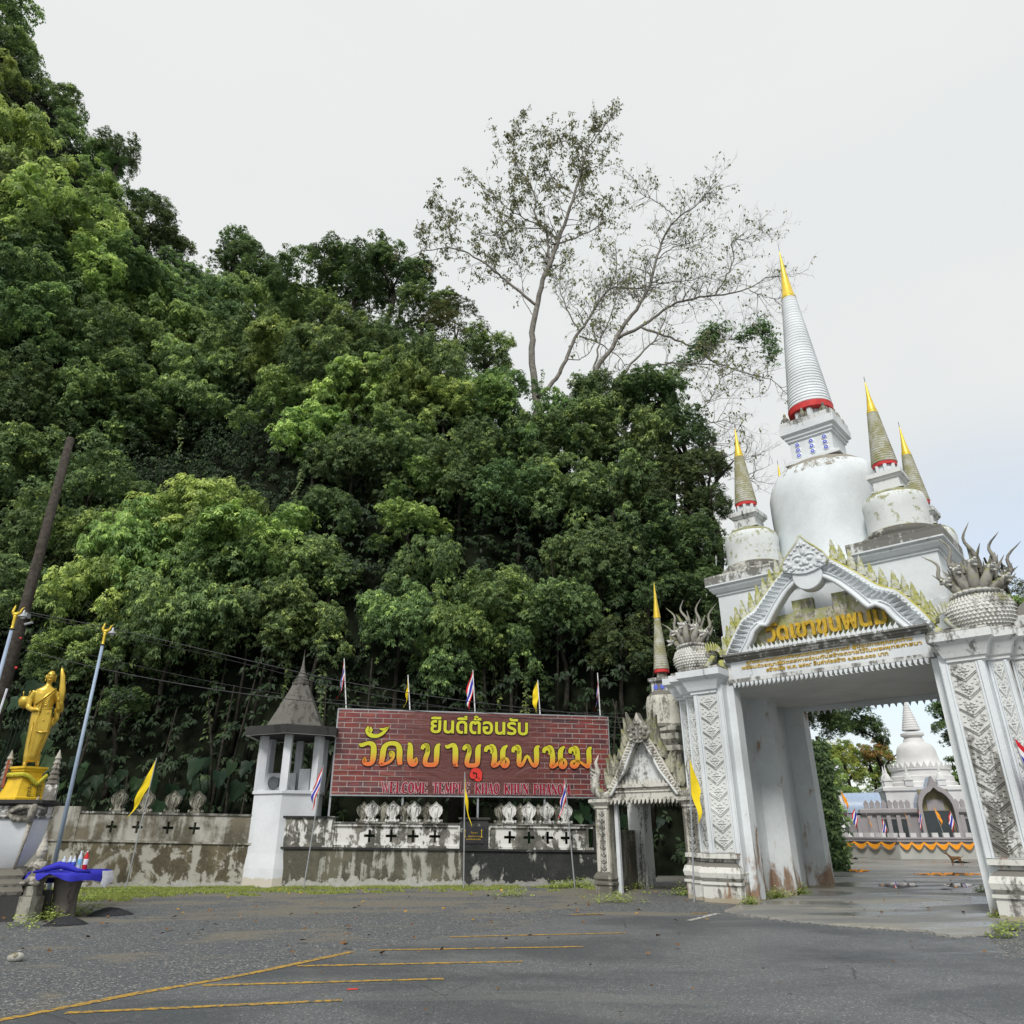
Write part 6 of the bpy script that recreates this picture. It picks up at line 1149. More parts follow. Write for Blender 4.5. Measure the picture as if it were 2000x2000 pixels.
gx = np.arange(-95, 22, 1.3); gy = np.arange(27.5, 95, 1.1); X_, Y_ = np.meshgrid(gx, gy); Z_ = hillz(X_, Y_) - .6 + (np.sin(X_ * .7) * np.cos(Y_ * .9 + X_ * .3) * .6 + np.sin(X_ * 1.9 + Y_ * 1.3) * .3) * np.clip((Y_ - HY0) / 3, 0, 1)
nx, ny = len(gx), len(gy); vs = np.stack([X_, Y_, Z_], -1).reshape(-1, 3).tolist(); fs = [(j * nx + i, j * nx + i + 1, (j + 1) * nx + i + 1, (j + 1) * nx + i) for j in range(ny - 1) for i in range(nx - 1)]
M['hill'] = plain('forest_floor', (.009, .012, .007), .95, .5, 1.5, .05, 0, .5)  # near-black base colour paints in the deep shade between the crowns
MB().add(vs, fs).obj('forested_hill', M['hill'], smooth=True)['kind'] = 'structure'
rn = np.random.default_rng(5)
n = 50000; hx = rn.uniform(-58, 10.6, n); hy = rn.uniform(HY0, 52, n); hz = hillz(hx, hy); e_ = .3
gxn = (hillz(hx + e_, hy) - hillz(hx - e_, hy)) / (2 * e_); gyn = (hillz(hx, hy + e_) - hillz(hx, hy - e_)) / (2 * e_); nrm = np.stack([-gxn, -gyn, np.ones(n)], 1); nl = np.linalg.norm(nrm, axis=1, keepdims=True); keep = rn.uniform(0, 1, n) < np.clip(nl[:, 0] / 2.2, .12, 1); nrm /= nl
Pp = np.stack([hx, hy, hz - .2], 1) + nrm * (rn.uniform(.0, .5, n) + np.clip(np.sin(hx * 1.7 + np.sin(hz * 1.3) * 2) * np.sin(hz * 1.9 + hy * 1.1 + np.sin(hx * .8) * 2), -.2, 1) * 1.5 + .2)[:, None]; Pp = Pp[keep]; Aa = (nrm + np.array([0, -.2, .6]))[keep]
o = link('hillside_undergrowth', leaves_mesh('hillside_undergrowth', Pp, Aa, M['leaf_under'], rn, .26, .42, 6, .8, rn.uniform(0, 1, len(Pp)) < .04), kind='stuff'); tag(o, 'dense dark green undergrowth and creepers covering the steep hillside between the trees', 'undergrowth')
sm_ = MB()
for i in range(46):
    x0 = rn.uniform(-17, 9); y0 = rn.uniform(27.0, 30.5); z0 = max(0., float(hillz(x0, y0))) - .4; h_ = rn.uniform(3, 8); lx = rn.normal(0, .5); sm_.tube([(x0, y0, z0), (x0 + lx * .4 + rn.normal(0, .1), y0, z0 + h_ * .5), (x0 + lx, y0 + .4, z0 + h_)], [rn.uniform(.04, .11), .05, .025], 6)
o = sm_.obj('understory_stems', M['bark_dark'], smooth=True, kind='stuff'); tag(o, 'thin dark stems and trunks in the shade at the foot of the forest', 'stems')
def place_on_hill(px, py, back=3.2):
    for Y in np.arange(27.8, 62, .25):
        p_ = at(px, py, Y)
        if p_.z < float(hillz(p_.x, p_.y)) + back: return p_
    return at(px, py, 45)
COLN = [(-999, 110, 'over the golden statue'), (110, 240, 'over the blue lamp post'), (240, 420, 'midway between lamp post and tower'), (420, 560, 'just left of the bell tower'), (560, 680, 'above the bell tower'), (680, 820, 'above the banner\'s left third'), (820, 960, 'above the banner\'s middle'), (960, 1100, 'above the banner\'s right third'), (1100, 1240, 'above the small side gate'), (1240, 1350, 'left of the gate spires'), (1350, 1500, 'touching the left small stupa')]
ROWN = [(-999, 330, 'very high'), (330, 520, 'high up'), (520, 700, 'on the upper slope'), (700, 880, 'half way up'), (880, 1060, 'on the middle slope'), (1060, 1200, 'on the lower slope'), (1200, 1330, 'low down'), (1330, 1700, 'right behind the wall')]
KN = {'m': 'mid green leafy tree', 'b': 'bright fresh green tree', 'd': 'dark dense tree', 'o': 'olive thin leaved tree'}
used = {}
def ftree(px, py, r, kind, Y=None, label=None, scz=1.0, trunk_px=None):
    if Y is None: r *= 1.02; scz = rg.uniform(.95, 1.4)
    c_ = place_on_hill(px, py) if Y is None else at(px, py, Y)
    d = ray(px, py); mpp = math.sqrt(d[0] ** 2 + d[1] ** 2 + d[2] ** 2) ; R_ = r * (c_ - Vector((0, 0, CAM_H))).length / mpp
    gz = max(0.0, float(hillz(c_.x, c_.y))); bz = min(gz, c_.z - R_ * 1.25) if c_.z - R_ * 1.0 > gz else min(gz, c_.z - .8 * R_) - .3; bz = max(bz, -.1)
    if label is None:
        cn = [s for a, b, s in COLN if a <= px < b][0]; rn_ = [s for a, b, s in ROWN if a <= py < b][0]; sz = 'small ' if r < 72 else ('large ' if r > 118 else ''); label = f'{sz}{KN[kind]} {rn_} {cn}'
    k = used.get(label, 0); used[label] = k + 1
    if k: label = ['second ', 'third ', 'fourth ', 'fifth '][min(k - 1, 3)] + label
    o = empty('forest_tree', (c_.x, c_.y, bz), 0, label, 'tree', 'forest trees on the steep hillside')
    prs = PROT[kind]; me = prs[rg.randrange(len(prs))]; s_ = R_ / 3.6 * 1.12
    link('crown', me, o, (0, 0, c_.z - bz), (rg.uniform(-.2, .2), rg.uniform(-.2, .2), rg.uniform(0, 6.28)), (s_, s_, s_ * scz))
    H = c_.z - bz; link('trunk', (TR2 if kind in 'o' else TR)[rg.randrange(2)], o, (0, 0, 0), (0, 0, rg.uniform(0, 6)), (min(5, max(1.2, H * .8)), min(5, max(1.2, H * .8)), H * .92))
    return o
SKY = [(-40, 40, 95, 'm', 43), (-60, 200, 110, 'b', 42), (5, 130, 72, 'm', 44), (85, 215, 62, 'm', 44.5), (148, 290, 58, 'm', 45), (232, 295, 38, 'd', 45), (195, 325, 42, 'm', 45.5), (160, 390, 75, 'b', 45), (222, 465, 62, 'b', 46.5), (300, 430, 44, 'd', 48), (325, 480, 42, 'd', 49), (283, 395, 24, 'm', 48), (392, 575, 38, 'm', 53), (342, 545, 52, 'm', 49), (478, 525, 52, 'd', 60), (460, 478, 34, 'm', 60), (515, 562, 50, 'd', 60), (430, 580, 48, 'm', 58), (565, 615, 45, 'm', 52),
       (640, 560, 78, 'm', 41), (700, 530, 72, 'd', 41), (765, 545, 70, 'm', 40), (825, 610, 60, 'm', 39), (610, 620, 60, 'm', 41), (890, 650, 62, 'o', 38), (945, 690, 55, 'm', 37.5), (985, 765, 50, 'm', 37), (1070, 860, 52, 'm', 36), (1140, 800, 60, 'd', 35), (1190, 785, 70, 'd', 34.5), (1265, 800, 70, 'd', 34), (1330, 850, 62, 'd', 33), (1370, 920, 52, 'd', 32), (1290, 760, 42, 'm', 34), (1385, 985, 42, 'd', 31.5), (1360, 1060, 60, 'd', 31), (1375, 1130, 40, 'm', 31), (1330, 1180, 70, 'd', 30.5), (1345, 1260, 60, 'd', 30)]
for px, py, r, k, Y in SKY: ftree(px, py, r, k, Y)
INN = [(10, 310, 90, 'b'), (60, 420, 90, 'm'), (110, 480, 120, 'b'), (30, 560, 110, 'm'), (150, 570, 90, 'b'), (230, 560, 80, 'm'), (300, 590, 70, 'm'), (60, 680, 110, 'm'), (170, 690, 95, 'd'), (250, 660, 80, 'm'), (330, 680, 105, 'b'), (420, 640, 80, 'm'), (500, 650, 80, 'b'), (560, 690, 75, 'b'), (470, 730, 85, 'm'), (40, 800, 105, 'd'), (140, 830, 105, 'm'), (240, 790, 90, 'm'), (370, 770, 85, 'm'), (60, 950, 110, 'm'), (180, 960, 90, 'd'), (110, 1080, 105, 'm'), (40, 1190, 100, 'd'), (200, 1180, 90, 'b'), (290, 1110, 105, 'b'), (400, 1030, 110, 'b'), (500, 1080, 120, 'b'), (590, 1120, 80, 'm'), (440, 1170, 110, 'm'), (340, 1230, 95, 'm'), (540, 1220, 90, 'm'), (620, 1250, 75, 'm'), (240, 1280, 75, 'm'), (150, 1270, 60, 'b'),
       (620, 740, 80, 'm'), (700, 690, 80, 'm'), (780, 700, 70, 'd'), (690, 790, 85, 'b'), (770, 790, 80, 'b'), (850, 740, 65, 'm'), (560, 800, 75, 'b'), (620, 860, 75, 'b'), (870, 810, 70, 'b'), (950, 800, 70, 'b'), (780, 880, 75, 'm'), (690, 920, 75, 'd'), (830, 950, 60, 'b'), (800, 1030, 62, 'b'), (900, 930, 75, 'd'), (980, 890, 80, 'm'), (1060, 870, 80, 'm'), (1010, 980, 80, 'd'), (1140, 870, 85, 'm'), (1230, 880, 85, 'm'), (1100, 970, 85, 'm'), (1200, 990, 85, 'm'), (1290, 960, 75, 'd'), (1300, 1060, 70, 'd'), (1170, 1110, 85, 'd'), (1260, 1150, 70, 'd'), (850, 1130, 70, 'm'), (780, 1230, 75, 'm'), (900, 1240, 85, 'b'), (980, 1180, 75, 'm'), (1000, 1290, 65, 'm'), (1100, 1220, 80, 'd'), (860, 1320, 70, 'm'), (1210, 1260, 60, 'd'), (90, 1300, 45, 'm'), (240, 1375, 36, 'm'), (330, 1080, 70, 'm'), (220, 1060, 80, 'b'), (640, 1010, 55, 'd')]
for px, py, r, k in INN: ftree(px, py, r, k)
# leaning visible trunks
for px, py, px2, py2, Y, r_, lb in [(876, 1600, 884, 1500, 27.2, .16, 'thick brown trunk seen under the banner, left of its middle post'), (900, 1570, 912, 1480, 27.8, .24, 'pale trunk behind the middle of the banner'), (965, 1240, 1005, 1120, 31, .17, 'slanting pale trunk in the dark gap above the banner'), (905, 1060, 935, 960, 34, .13, 'thin slanting trunk high in the dark forest gap')]:
    a = at(px, py, Y); b = at(px2, py2, Y + .5); o = empty('tree_trunk', (a.x, a.y, a.z), 0, lb, 'tree trunk'); MB().tube([(0, 0, -1.5), tuple((b - a) * .5 + Vector((.12, 0, 0))), tuple(b - a), tuple((b - a) * 1.15)], [r_, r_ * .9, r_ * .8, r_ * .6], 9).obj('trunk', M['bark_dark'], o, smooth=True)
# hanging vines
P = []; A = []; vt = MB()
for i in range(46):
    px = rn.uniform(100, 1380); py = rn.uniform(700, 1300); q = place_on_hill(px, py, 3.4); L_ = rn.uniform(2, 5.5); m_ = int(L_ * 9); zz = np.linspace(0, -L_, m_); xx_ = np.cumsum(rn.normal(0, .03, m_)); P.append(np.stack([q.x + xx_, np.full(m_, q.y) + rn.normal(0, .05, m_), q.z + zz], 1)); A.append(np.tile([0, -.6, .4], (m_, 1)))
    if q.z > L_ * .5: vt.tube([(q.x, q.y, q.z), (q.x + xx_[m_ // 2], q.y, q.z - L_ / 2), (q.x + xx_[-1], q.y, q.z - L_)], .012, 3)
P = np.concatenate(P); A = np.concatenate(A).astype(float)
o = link('hanging_vines', leaves_mesh('hanging_vines', P, A, M['leaf'], rn, .20, .55, 4, .6, rn.uniform(0, 1, len(P)) < .15), kind='stuff'); tag(o, 'leafy creepers hanging down the face of the forest', 'vines')
o = vt.obj('vine_stems', M['bark_dark'], kind='stuff'); tag(o, 'thin hanging stems of the creepers on the forest face', 'vine stems')

M['leaf_sparse'] = leafmat('sparse_leaves', (.10, .12, .05), (.18, .20, .075), (.32, .30, .08), .5)
# --- the tall half bare trees
def bare_tree(name, label, segs, lf, seed, cut=None):
    rr = np.random.default_rng(seed); root = at(*segs[0][0][0][:3]); root = Vector((root.x, root.y, max(0, float(hillz(root.x, root.y)) - .5)))
    o = empty(name, root, 0, label, 'tree', 'bare trees behind the forest edge' if name == 'bare_tree' else None); P = []; A = []; tw = MB()
    def sub(p, d, L_, r_, lev, dens):
        n_ = 5; pts = [p]; q = p.copy(); dd = d.copy()
        for i in range(n_):
            dd = (dd + Vector(rr.normal(0, .22, 3)) + Vector((0, 0, .05))).normalized(); q = q + dd * (L_ / n_); pts.append(q.copy())
        tw.tube([tuple(v - root) for v in pts], [r_ * (1 - .7 * i / n_) for i in range(n_ + 1)], 4 if lev < 2 else 3, cap=False)
        if lev < 3:
            for k in range([0, 4, 4][lev] if lev else 5):
                f = rr.uniform(.25, 1); i = min(n_ - 1, int(f * n_)); side = Vector(rr.normal(0, 1, 3)); side = (side - dd * side.dot(dd)).normalized(); sub(pts[i + 1], (dd * .75 + side * .8 + Vector((0, 0, .12))).normalized(), L_ * rr.uniform(.38, .6), r_ * .5, lev + 1, dens)
        if lev >= 2:
            for v in pts[2:]:
                if rr.uniform() < dens * (.62 if dens > .4 else .28): P.append(tuple(v - root)); A.append((rr.normal(0, .5), rr.normal(0, .5), .3))
    for pts, r0, r1, Ys, dens in segs:
        Q = [at(a, b, c_) for a, b, c_ in pts]; Q = [Vector(v) for v in resample(smooth_pts([tuple(v) for v in Q], 2), max(8, len(Q) * 4))]; m_ = len(Q)
        for i in range(1, m_ - 1): Q[i] += Vector(rr.normal(0, .035, 3))
        r0 *= .72; r1 *= .75; mb = MB(); mb.tube([tuple(v - root) for v in Q], [r0 + (r1 - r0) * i / (m_ - 1) for i in range(m_)], 8); mb.obj('limb' if r0 < .2 else 'trunk', M['bark_pale'], o, smooth=True)
        Lt = sum((b - a).length for a, b in zip(Q, Q[1:]))
        if dens is not None:
            for k in range(int(Lt * (2.3 if dens > .4 else 3.2)) + 2):
                f = rr.uniform(Ys, 1); i = min(m_ - 2, int(f * (m_ - 1))); dd = (Q[i + 1] - Q[i]).normalized(); side = Vector(rr.normal(0, 1, 3)); side.y *= .7; side = (side - dd * side.dot(dd)).normalized(); sub(Q[i], (dd * .6 + side * .8 + Vector((0, 0, .25))).normalized(), rr.uniform(1.1, 2.6) * (1 - .3 * f), max(.02, (r0 + (r1 - r0) * f) * .38), 1, dens)
            sub(Q[-1], (Q[-1] - Q[-2]).normalized(), 1.6, r1, 1, dens)
    tw.obj('twigs', M['bark_pale'], o, kind='stuff')
    P = np.array(P); A = np.array(A); link('leaves', leaves_mesh('leaves', P, A, lf, rr, .22, .5, 2, 1.1, rr.uniform(0, 1, len(P)) < .12), o, kind='stuff'); return o
YB = 38
z9 = lambda x_, y_, Y=YB: (800 + x_ / 2.415, 180 + y_ / 2.415, Y)
bare_tree('tall_bare_tree', 'tallest tree on the skyline, thinly leaved, with a pale forked trunk', [
    ([z9(600, 1650), z9(600, 1440), z9(575, 1300), z9(580, 1150), z9(600, 1000), z9(640, 860), z9(680, 760), z9(740, 600), z9(790, 440), z9(830, 280), z9(900, 180), z9(960, 110)], .34, .04, .45, .55),
    ([z9(605, 1010), z9(500, 930), z9(410, 850), z9(340, 790), z9(200, 730), z9(110, 740), z9(30, 760)], .15, .025, .3, .6), ([z9(200, 730), z9(190, 640), z9(160, 580), z9(130, 520)], .05, .015, .2, .6),
    ([z9(655, 850), z9(655, 720), z9(640, 640), z9(585, 590), z9(600, 500), z9(560, 420), z9(480, 300), z9(500, 200)], .14, .03, .3, .62), ([z9(640, 640), z9(560, 605), z9(470, 560), z9(400, 480), z9(330, 440)], .07, .02, .2, .62), ([z9(640, 640), z9(500, 640), z9(400, 680), z9(330, 660)], .06, .02, .2, .6),
    ([z9(670, 720), z9(760, 700), z9(860, 650), z9(940, 600), z9(970, 520)], .09, .02, .3, .45), ([z9(760, 500), z9(690, 450), z9(640, 330), z9(650, 230)], .06, .02, .2, .6), ([z9(830, 280), z9(760, 250), z9(700, 220)], .05, .015, .1, .6),
    ([z9(590, 1060), z9(540, 1000), z9(530, 900), z9(520, 800), z9(400, 700)], .04, .015, .4, .4)], M['leaf_sparse'], 3)
bare_tree('bare_tree', 'dark slanting bare tree leaning right from the forked trunk foot', [
    ([z9(605, 1440, 37.5), z9(680, 1370, 37.5), z9(740, 1260, 37.5), z9(770, 1170, 37.5), z9(830, 1090, 37.5), z9(890, 990, 37.5), z9(950, 915, 37.5), z9(1060, 930, 37.5), z9(1150, 910, 37.5)], .20, .05, .5, .22),
    ([z9(800, 1130, 37.5), z9(740, 1020, 37.5), z9(700, 910, 37.5), z9(720, 800, 37.5)], .08, .02, .3, .3), ([z9(800, 1150, 37.5), z9(900, 1180, 37.5), z9(1000, 1260, 37.5), z9(1040, 1310, 37.5)], .07, .02, .4, .1), ([z9(950, 915, 37.5), z9(980, 830, 37.5), z9(970, 740, 37.5)], .07, .02, .3, .3), ([z9(740, 1260, 37.5), z9(830, 1260, 37.5), z9(880, 1170, 37.5), z9(860, 1100, 37.5)], .05, .015, .2, .25)], M['leaf_sparse'], 4)
bare_tree('bare_tree', 'wide spreading bare tree right of the tallest one, branches reaching the gold spire', [
    ([z9(830, 1450, 36), z9(880, 1300, 36), z9(960, 1200, 36), z9(990, 1130, 36), z9(1060, 1040, 36), z9(1130, 930, 36), z9(1160, 800, 36), z9(1210, 650, 36), z9(1290, 570, 36), z9(1370, 520, 36), z9(1440, 420, 36)], .22, .03, .4, .18),
    ([z9(985, 1160, 36), z9(1090, 1110, 36), z9(1180, 1040, 36), z9(1280, 980, 36), z9(1440, 960, 36), z9(1600, 930, 36), z9(1680, 870, 36), z9(1760, 870, 36)], .15, .025, .35, .08), ([z9(1440, 960, 36), z9(1500, 860, 36), z9(1540, 760, 36), z9(1500, 700, 36), z9(1600, 690, 36), z9(1680, 650, 36)], .08, .015, .3, .12), ([z9(1600, 930, 36), z9(1700, 980, 36), z9(1770, 960, 36)], .04, .012, .2, .02),
    ([z9(1095, 1110, 36), z9(1200, 1150, 36), z9(1340, 1195, 36), z9(1400, 1260, 36), z9(1560, 1320, 36), z9(1700, 1350, 36), z9(1790, 1430, 36)], .10, .02, .3, .10), ([z9(1340, 1195, 36), z9(1480, 1170, 36), z9(1580, 1160, 36), z9(1680, 1100, 36)], .05, .015, .2, .12),
    ([z9(870, 1320, 36), z9(890, 1200, 36), z9(930, 1100, 36), z9(980, 960, 36), z9(1010, 860, 36)], .09, .02, .3, .3), ([z9(1240, 580, 36), z9(1180, 520, 36), z9(1080, 480, 36), z9(1050, 400, 36)], .05, .015, .3, .3), ([z9(1160, 790, 36), z9(1260, 720, 36), z9(1380, 700, 36), z9(1400, 640, 36)], .06, .015, .2, .35), ([z9(1130, 900, 36), z9(1300, 900, 36), z9(1440, 850, 36)], .06, .015, .2, .3)], M['leaf_sparse'], 5)
bare_tree('bare_tree', 'lower bare tree behind the dark round tree, twigs hanging beside the left small stupa', [
    ([z9(1000, 1330, 35), z9(1100, 1220, 35), z9(1190, 1140, 35), z9(1230, 960, 35)], .10, .02, .3, .12), ([z9(1040, 1320, 35), z9(1150, 1280, 34.5), z9(1300, 1280, 34), z9(1420, 1280, 34), z9(1500, 1300, 34)], .10, .03, .3, .3), ([z9(1330, 1500, 33), z9(1400, 1480, 33), z9(1450, 1400, 33), z9(1480, 1330, 33)], .05, .015, .2, .3), ([z9(1340, 1560, 33), z9(1400, 1680, 33), z9(1500, 1740, 33), z9(1590, 1740, 33), z9(1660, 1700, 33)], .05, .012, .2, .05), ([z9(1360, 1600, 33), z9(1450, 1540, 33), z9(1580, 1580, 33)], .04, .012, .2, .12), ([z9(1500, 1830, 33), z9(1600, 1815, 33), z9(1640, 1820, 33)], .02, .01, .5, .0)], M['leaf_sparse'], 6)
# creeper hanging on the bare branch
P = []
for pts in ([(1260, 1290), (1340, 1240), (1400, 1180), (1440, 1110), (1490, 1120)], [(1400, 1200), (1420, 1130)], [(1560, 1170), (1620, 1120), (1680, 1100), (1700, 1170), (1710, 1260)]):
    for a, b in resample([(x_, y_) for x_, y_ in pts], 60): q = at(*z9(a, b, 35.6)); P += [tuple(np.array(q) + rn.normal(0, .28, 3)) for _ in range(6)]
P = np.array(P); o = link('branch_creeper', leaves_mesh('branch_creeper', P, np.tile([0, -.3, .6], (len(P), 1)).astype(float), M['leaf'], rn, .22, .5, 5, .6), kind='stuff'); tag(o, 'green creeper draped over the bare branch next to the tall spire', 'creeper')

# --- elephant ear plants at the foot of the forest
def earplant(px, py, Y, s_, label, seed):
    rr = random.Random(seed); b = at(px, py, Y); gz = max(0, float(hillz(b.x, b.y))) ; o = empty('elephant_ear_plant', (b.x, b.y, min(gz, b.z - .5)), 0, label, 'plant', 'elephant ear plants behind the wall')
    H = b.z - o.location.z
    for k in range(7):
        a = rr.uniform(0, 6.28); rr_ = rr.uniform(.3, 1.0) * s_; tip = Vector((rr_ * math.cos(a), rr_ * math.sin(a) * .6 - .2, H + rr.uniform(-.5, .5) * s_)); MB().tube([(0, 0, 0), tuple(tip * .5 + Vector((0, 0, H * .12))), tuple(tip)], [.03, .022, .012], 5).obj('stalk', M['big_leaf'], o)
        L_ = rr.uniform(.34, .56) * s_; W_ = L_ * .62; out = [(0, .22), (.35, .30), (.5, .05), (.42, -.3), (.2, -.7), (0, -.95), (-.2, -.7), (-.42, -.3), (-.5, .05), (-.35, .30)]
        mb = MB(); mb.add([(0, 0, 0)] + [(x_ * W_ * 1.6, -.10 * abs(x_) * s_ + .04 * math.sin(i * 3), z * L_) for i, (x_, z) in enumerate(out)], [(0, i + 1, (i + 1) % 10 + 1) for i in range(10)])
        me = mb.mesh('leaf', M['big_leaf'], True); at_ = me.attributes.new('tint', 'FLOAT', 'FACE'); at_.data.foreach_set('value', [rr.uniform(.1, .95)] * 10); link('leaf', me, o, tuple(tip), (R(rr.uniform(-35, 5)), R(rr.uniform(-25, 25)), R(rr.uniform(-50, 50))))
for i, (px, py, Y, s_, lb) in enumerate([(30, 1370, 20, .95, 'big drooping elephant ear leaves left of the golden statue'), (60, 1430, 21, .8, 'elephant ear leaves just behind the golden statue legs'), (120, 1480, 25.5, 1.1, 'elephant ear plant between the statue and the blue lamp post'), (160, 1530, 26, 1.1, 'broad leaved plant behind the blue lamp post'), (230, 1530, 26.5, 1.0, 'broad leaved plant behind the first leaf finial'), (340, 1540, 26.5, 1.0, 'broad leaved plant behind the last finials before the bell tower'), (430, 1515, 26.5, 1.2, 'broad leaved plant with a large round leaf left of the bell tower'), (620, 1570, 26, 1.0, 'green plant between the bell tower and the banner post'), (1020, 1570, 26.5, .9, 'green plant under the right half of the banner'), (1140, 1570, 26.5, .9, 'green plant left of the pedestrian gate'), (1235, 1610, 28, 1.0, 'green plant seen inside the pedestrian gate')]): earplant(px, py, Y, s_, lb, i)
# --- trees of the temple yard and right edge
def ytree(px, py, r, kind, Y, label, scz=1.0, mat_=None):
    c_ = at(px, py, Y); d = ray(px, py); R_ = r * (c_ - Vector((0, 0, CAM_H))).length / math.sqrt(d[0] ** 2 + d[1] ** 2 + d[2] ** 2); o = empty('yard_tree', (c_.x, c_.y, 0), 0, label, 'tree', 'trees in the temple yard'); me = PROT[kind][0]; s_ = R_ / 3.6 * 1.1
    link('crown', me, o, (0, 0, c_.z), (0, 0, rg.uniform(0, 6)), (s_, s_, s_ * scz)); H = c_.z; link('trunk', TR[0], o, (0, 0, 0), (0, 0, 1), (max(1.5, H * .7), max(1.5, H * .7), H)); return o
PROT['y'] = [crown('crown', 51, leafmat('leaves_yellowish', (.10, .15, .025), (.24, .30, .045), (.48, .44, .07), .4), K=20, n=15, young=.5)]
PROT['r'] = [crown('crown', 52, leafmat('leaves_orange', (.14, .10, .02), (.26, .14, .04), (.40, .16, .06)), K=14, n=14, young=.4)]
for px, py, r, k, Y, lb in [(1600, 1520, 50, 'b', 52, 'green tree at the left side of the gate opening'), (1650, 1500, 60, 'y', 62, 'yellowish green tree behind the yard lamp'), (1700, 1500, 48, 'y', 66, 'light yellow green tree left of the chedi'), (1716, 1475, 30, 'r', 64, 'small orange leaved tree beside the chedi bell'), (1738, 1525, 40, 'b', 68, 'green tree just left of the chedi terrace'), (1628, 1592, 26, 'b', 44, 'dark green bush behind the flags in the yard'), (1655, 1560, 34, 'b', 58, 'green tree behind the barrel roofed wing'), (1985, 1215, 70, 'b', 27, 'bright green tree behind the right serpent at the photo edge'), (1955, 1150, 45, 'o', 30, 'thin twiggy tree behind the serpent horns'), (2040, 1300, 70, 'b', 27, 'bright green bushy tree at the right photo edge'), (1550, 1560, 40, 'd', 40, 'dark tree hidden behind the left gate pillar'), (1900, 1560, 60, 'm', 75, 'green tree behind the right end of the temple hall')]: ytree(px, py, r, k, Y, lb)
def overhang(base, crowns, label):
    b = Vector(base); o = empty('yard_tree', b, 0, label, 'tree', 'trees in the temple yard'); hub = Vector((0, 0, crowns[0][3].z + 1.5)); MB().tube([(0, 0, -.1), tuple(hub * .5), tuple(hub)], [.35, .26, .18], 9).obj('trunk', M['bark_dark'], o, smooth=True)
    for px, py, r, c_ in crowns:
        R_ = r * c_.length / 1500; q = c_ - b; link('crown', PROT['d'][0], o, tuple(q), (.3, 0, rg.uniform(0, 6)), (R_ / 3.6 * 1.1,) * 3); MB().tube([tuple(hub), tuple((hub + q) / 2 + Vector((0, 0, .4))), tuple(q)], [.14, .09, .03], 6).obj('limb', M['bark_dark'], o, smooth=True)
q0 = at(1500, 1600, 33); overhang((q0.x, 33, 0), [(a, b, r, at(a, b, Y)) for a, b, r, Y in [(1590, 1395, 40, 30), (1650, 1395, 40, 30.5), (1690, 1425, 26, 31), (1640, 1425, 26, 31), (1722, 1448, 12, 31)]], 'dark overhanging tree rooted behind the left gate pillar, boughs across the opening')
q0 = at(1960, 1600, 27); overhang((q0.x, 27, 0), [(a, b, r, at(a, b, Y)) for a, b, r, Y in [(1862, 1390, 30, 27), (1838, 1420, 14, 27), (1880, 1450, 30, 27)]], 'dark tree behind the right gate pillar with a bough tip in the opening')
# ivy covered post
b = gnd(1640, 1703); P = np.stack([b.x + rn.normal(0, .14, 900), b.y + rn.normal(0, .12, 900), rn.uniform(0, 4.6, 900)], 1); x = empty('ivy_post', (b.x, b.y, 0), 0, 'creeper covered post beside the rear corner of the gate', 'post'); MB().tube([(0, 0, 0), (0, 0, 4.8)], .09).obj('post', M['bark_dark'], x); link('creeper', leaves_mesh('creeper', P - np.array([b.x, b.y, 0]), np.tile([-.2, -.6, .4], (900, 1)).astype(float), M['leaf_dark'], rn, .2, .5, 6, .6, rn.uniform(0, 1, 900) < .15), x, kind='stuff')
# araucaria
x = empty('araucaria_tree', (at(1862, 1500, 85).x, 85, 0), 0, 'tiered conifer right of the chedi in the distance', 'tree'); zt_ = at(1862, 1478, 85).z; MB().tube([(0, 0, 0), (0, 0, zt_)], [.25, .05]).obj('trunk', M['bark_dark'], x); P = []; A = []
for k in range(9):
    z = zt_ - .4 - k * .85; L_ = .6 + .28 * k
    for j in range(9):
        a = j * .7 + k
        for f in np.linspace(.2, 1, 8): P.append((L_ * f * math.cos(a), L_ * f * math.sin(a), z + .25 * f * f)); A.append((math.cos(a) * .5, math.sin(a) * .5, .6))
link('foliage', leaves_mesh('foliage', np.array(P), np.array(A), M['leaf_dark'], rn, .35, .3, 5, .1), x)
# far tree line round the yard
n = 26000; th = rn.uniform(-.2, 1.35, n); rad = rn.uniform(92, 118, n); fx_ = rad * np.sin(th); fy_ = rad * np.cos(th); hh = 3.6 + 1.5 * np.sin(th * 22) + 1.0 * np.sin(th * 57); P = np.stack([fx_, fy_, rn.uniform(0, 1, n) ** .7 * hh], 1)
o = link('distant_tree_line', leaves_mesh('distant_tree_line', P, rn.normal(0, .4, (n, 3)) + np.array([0, -.4, .7]), M['leaf'], rn, .9, .6, 4, .3), kind='stuff'); tag(o, 'far green tree line beyond the temple yard', 'woods')

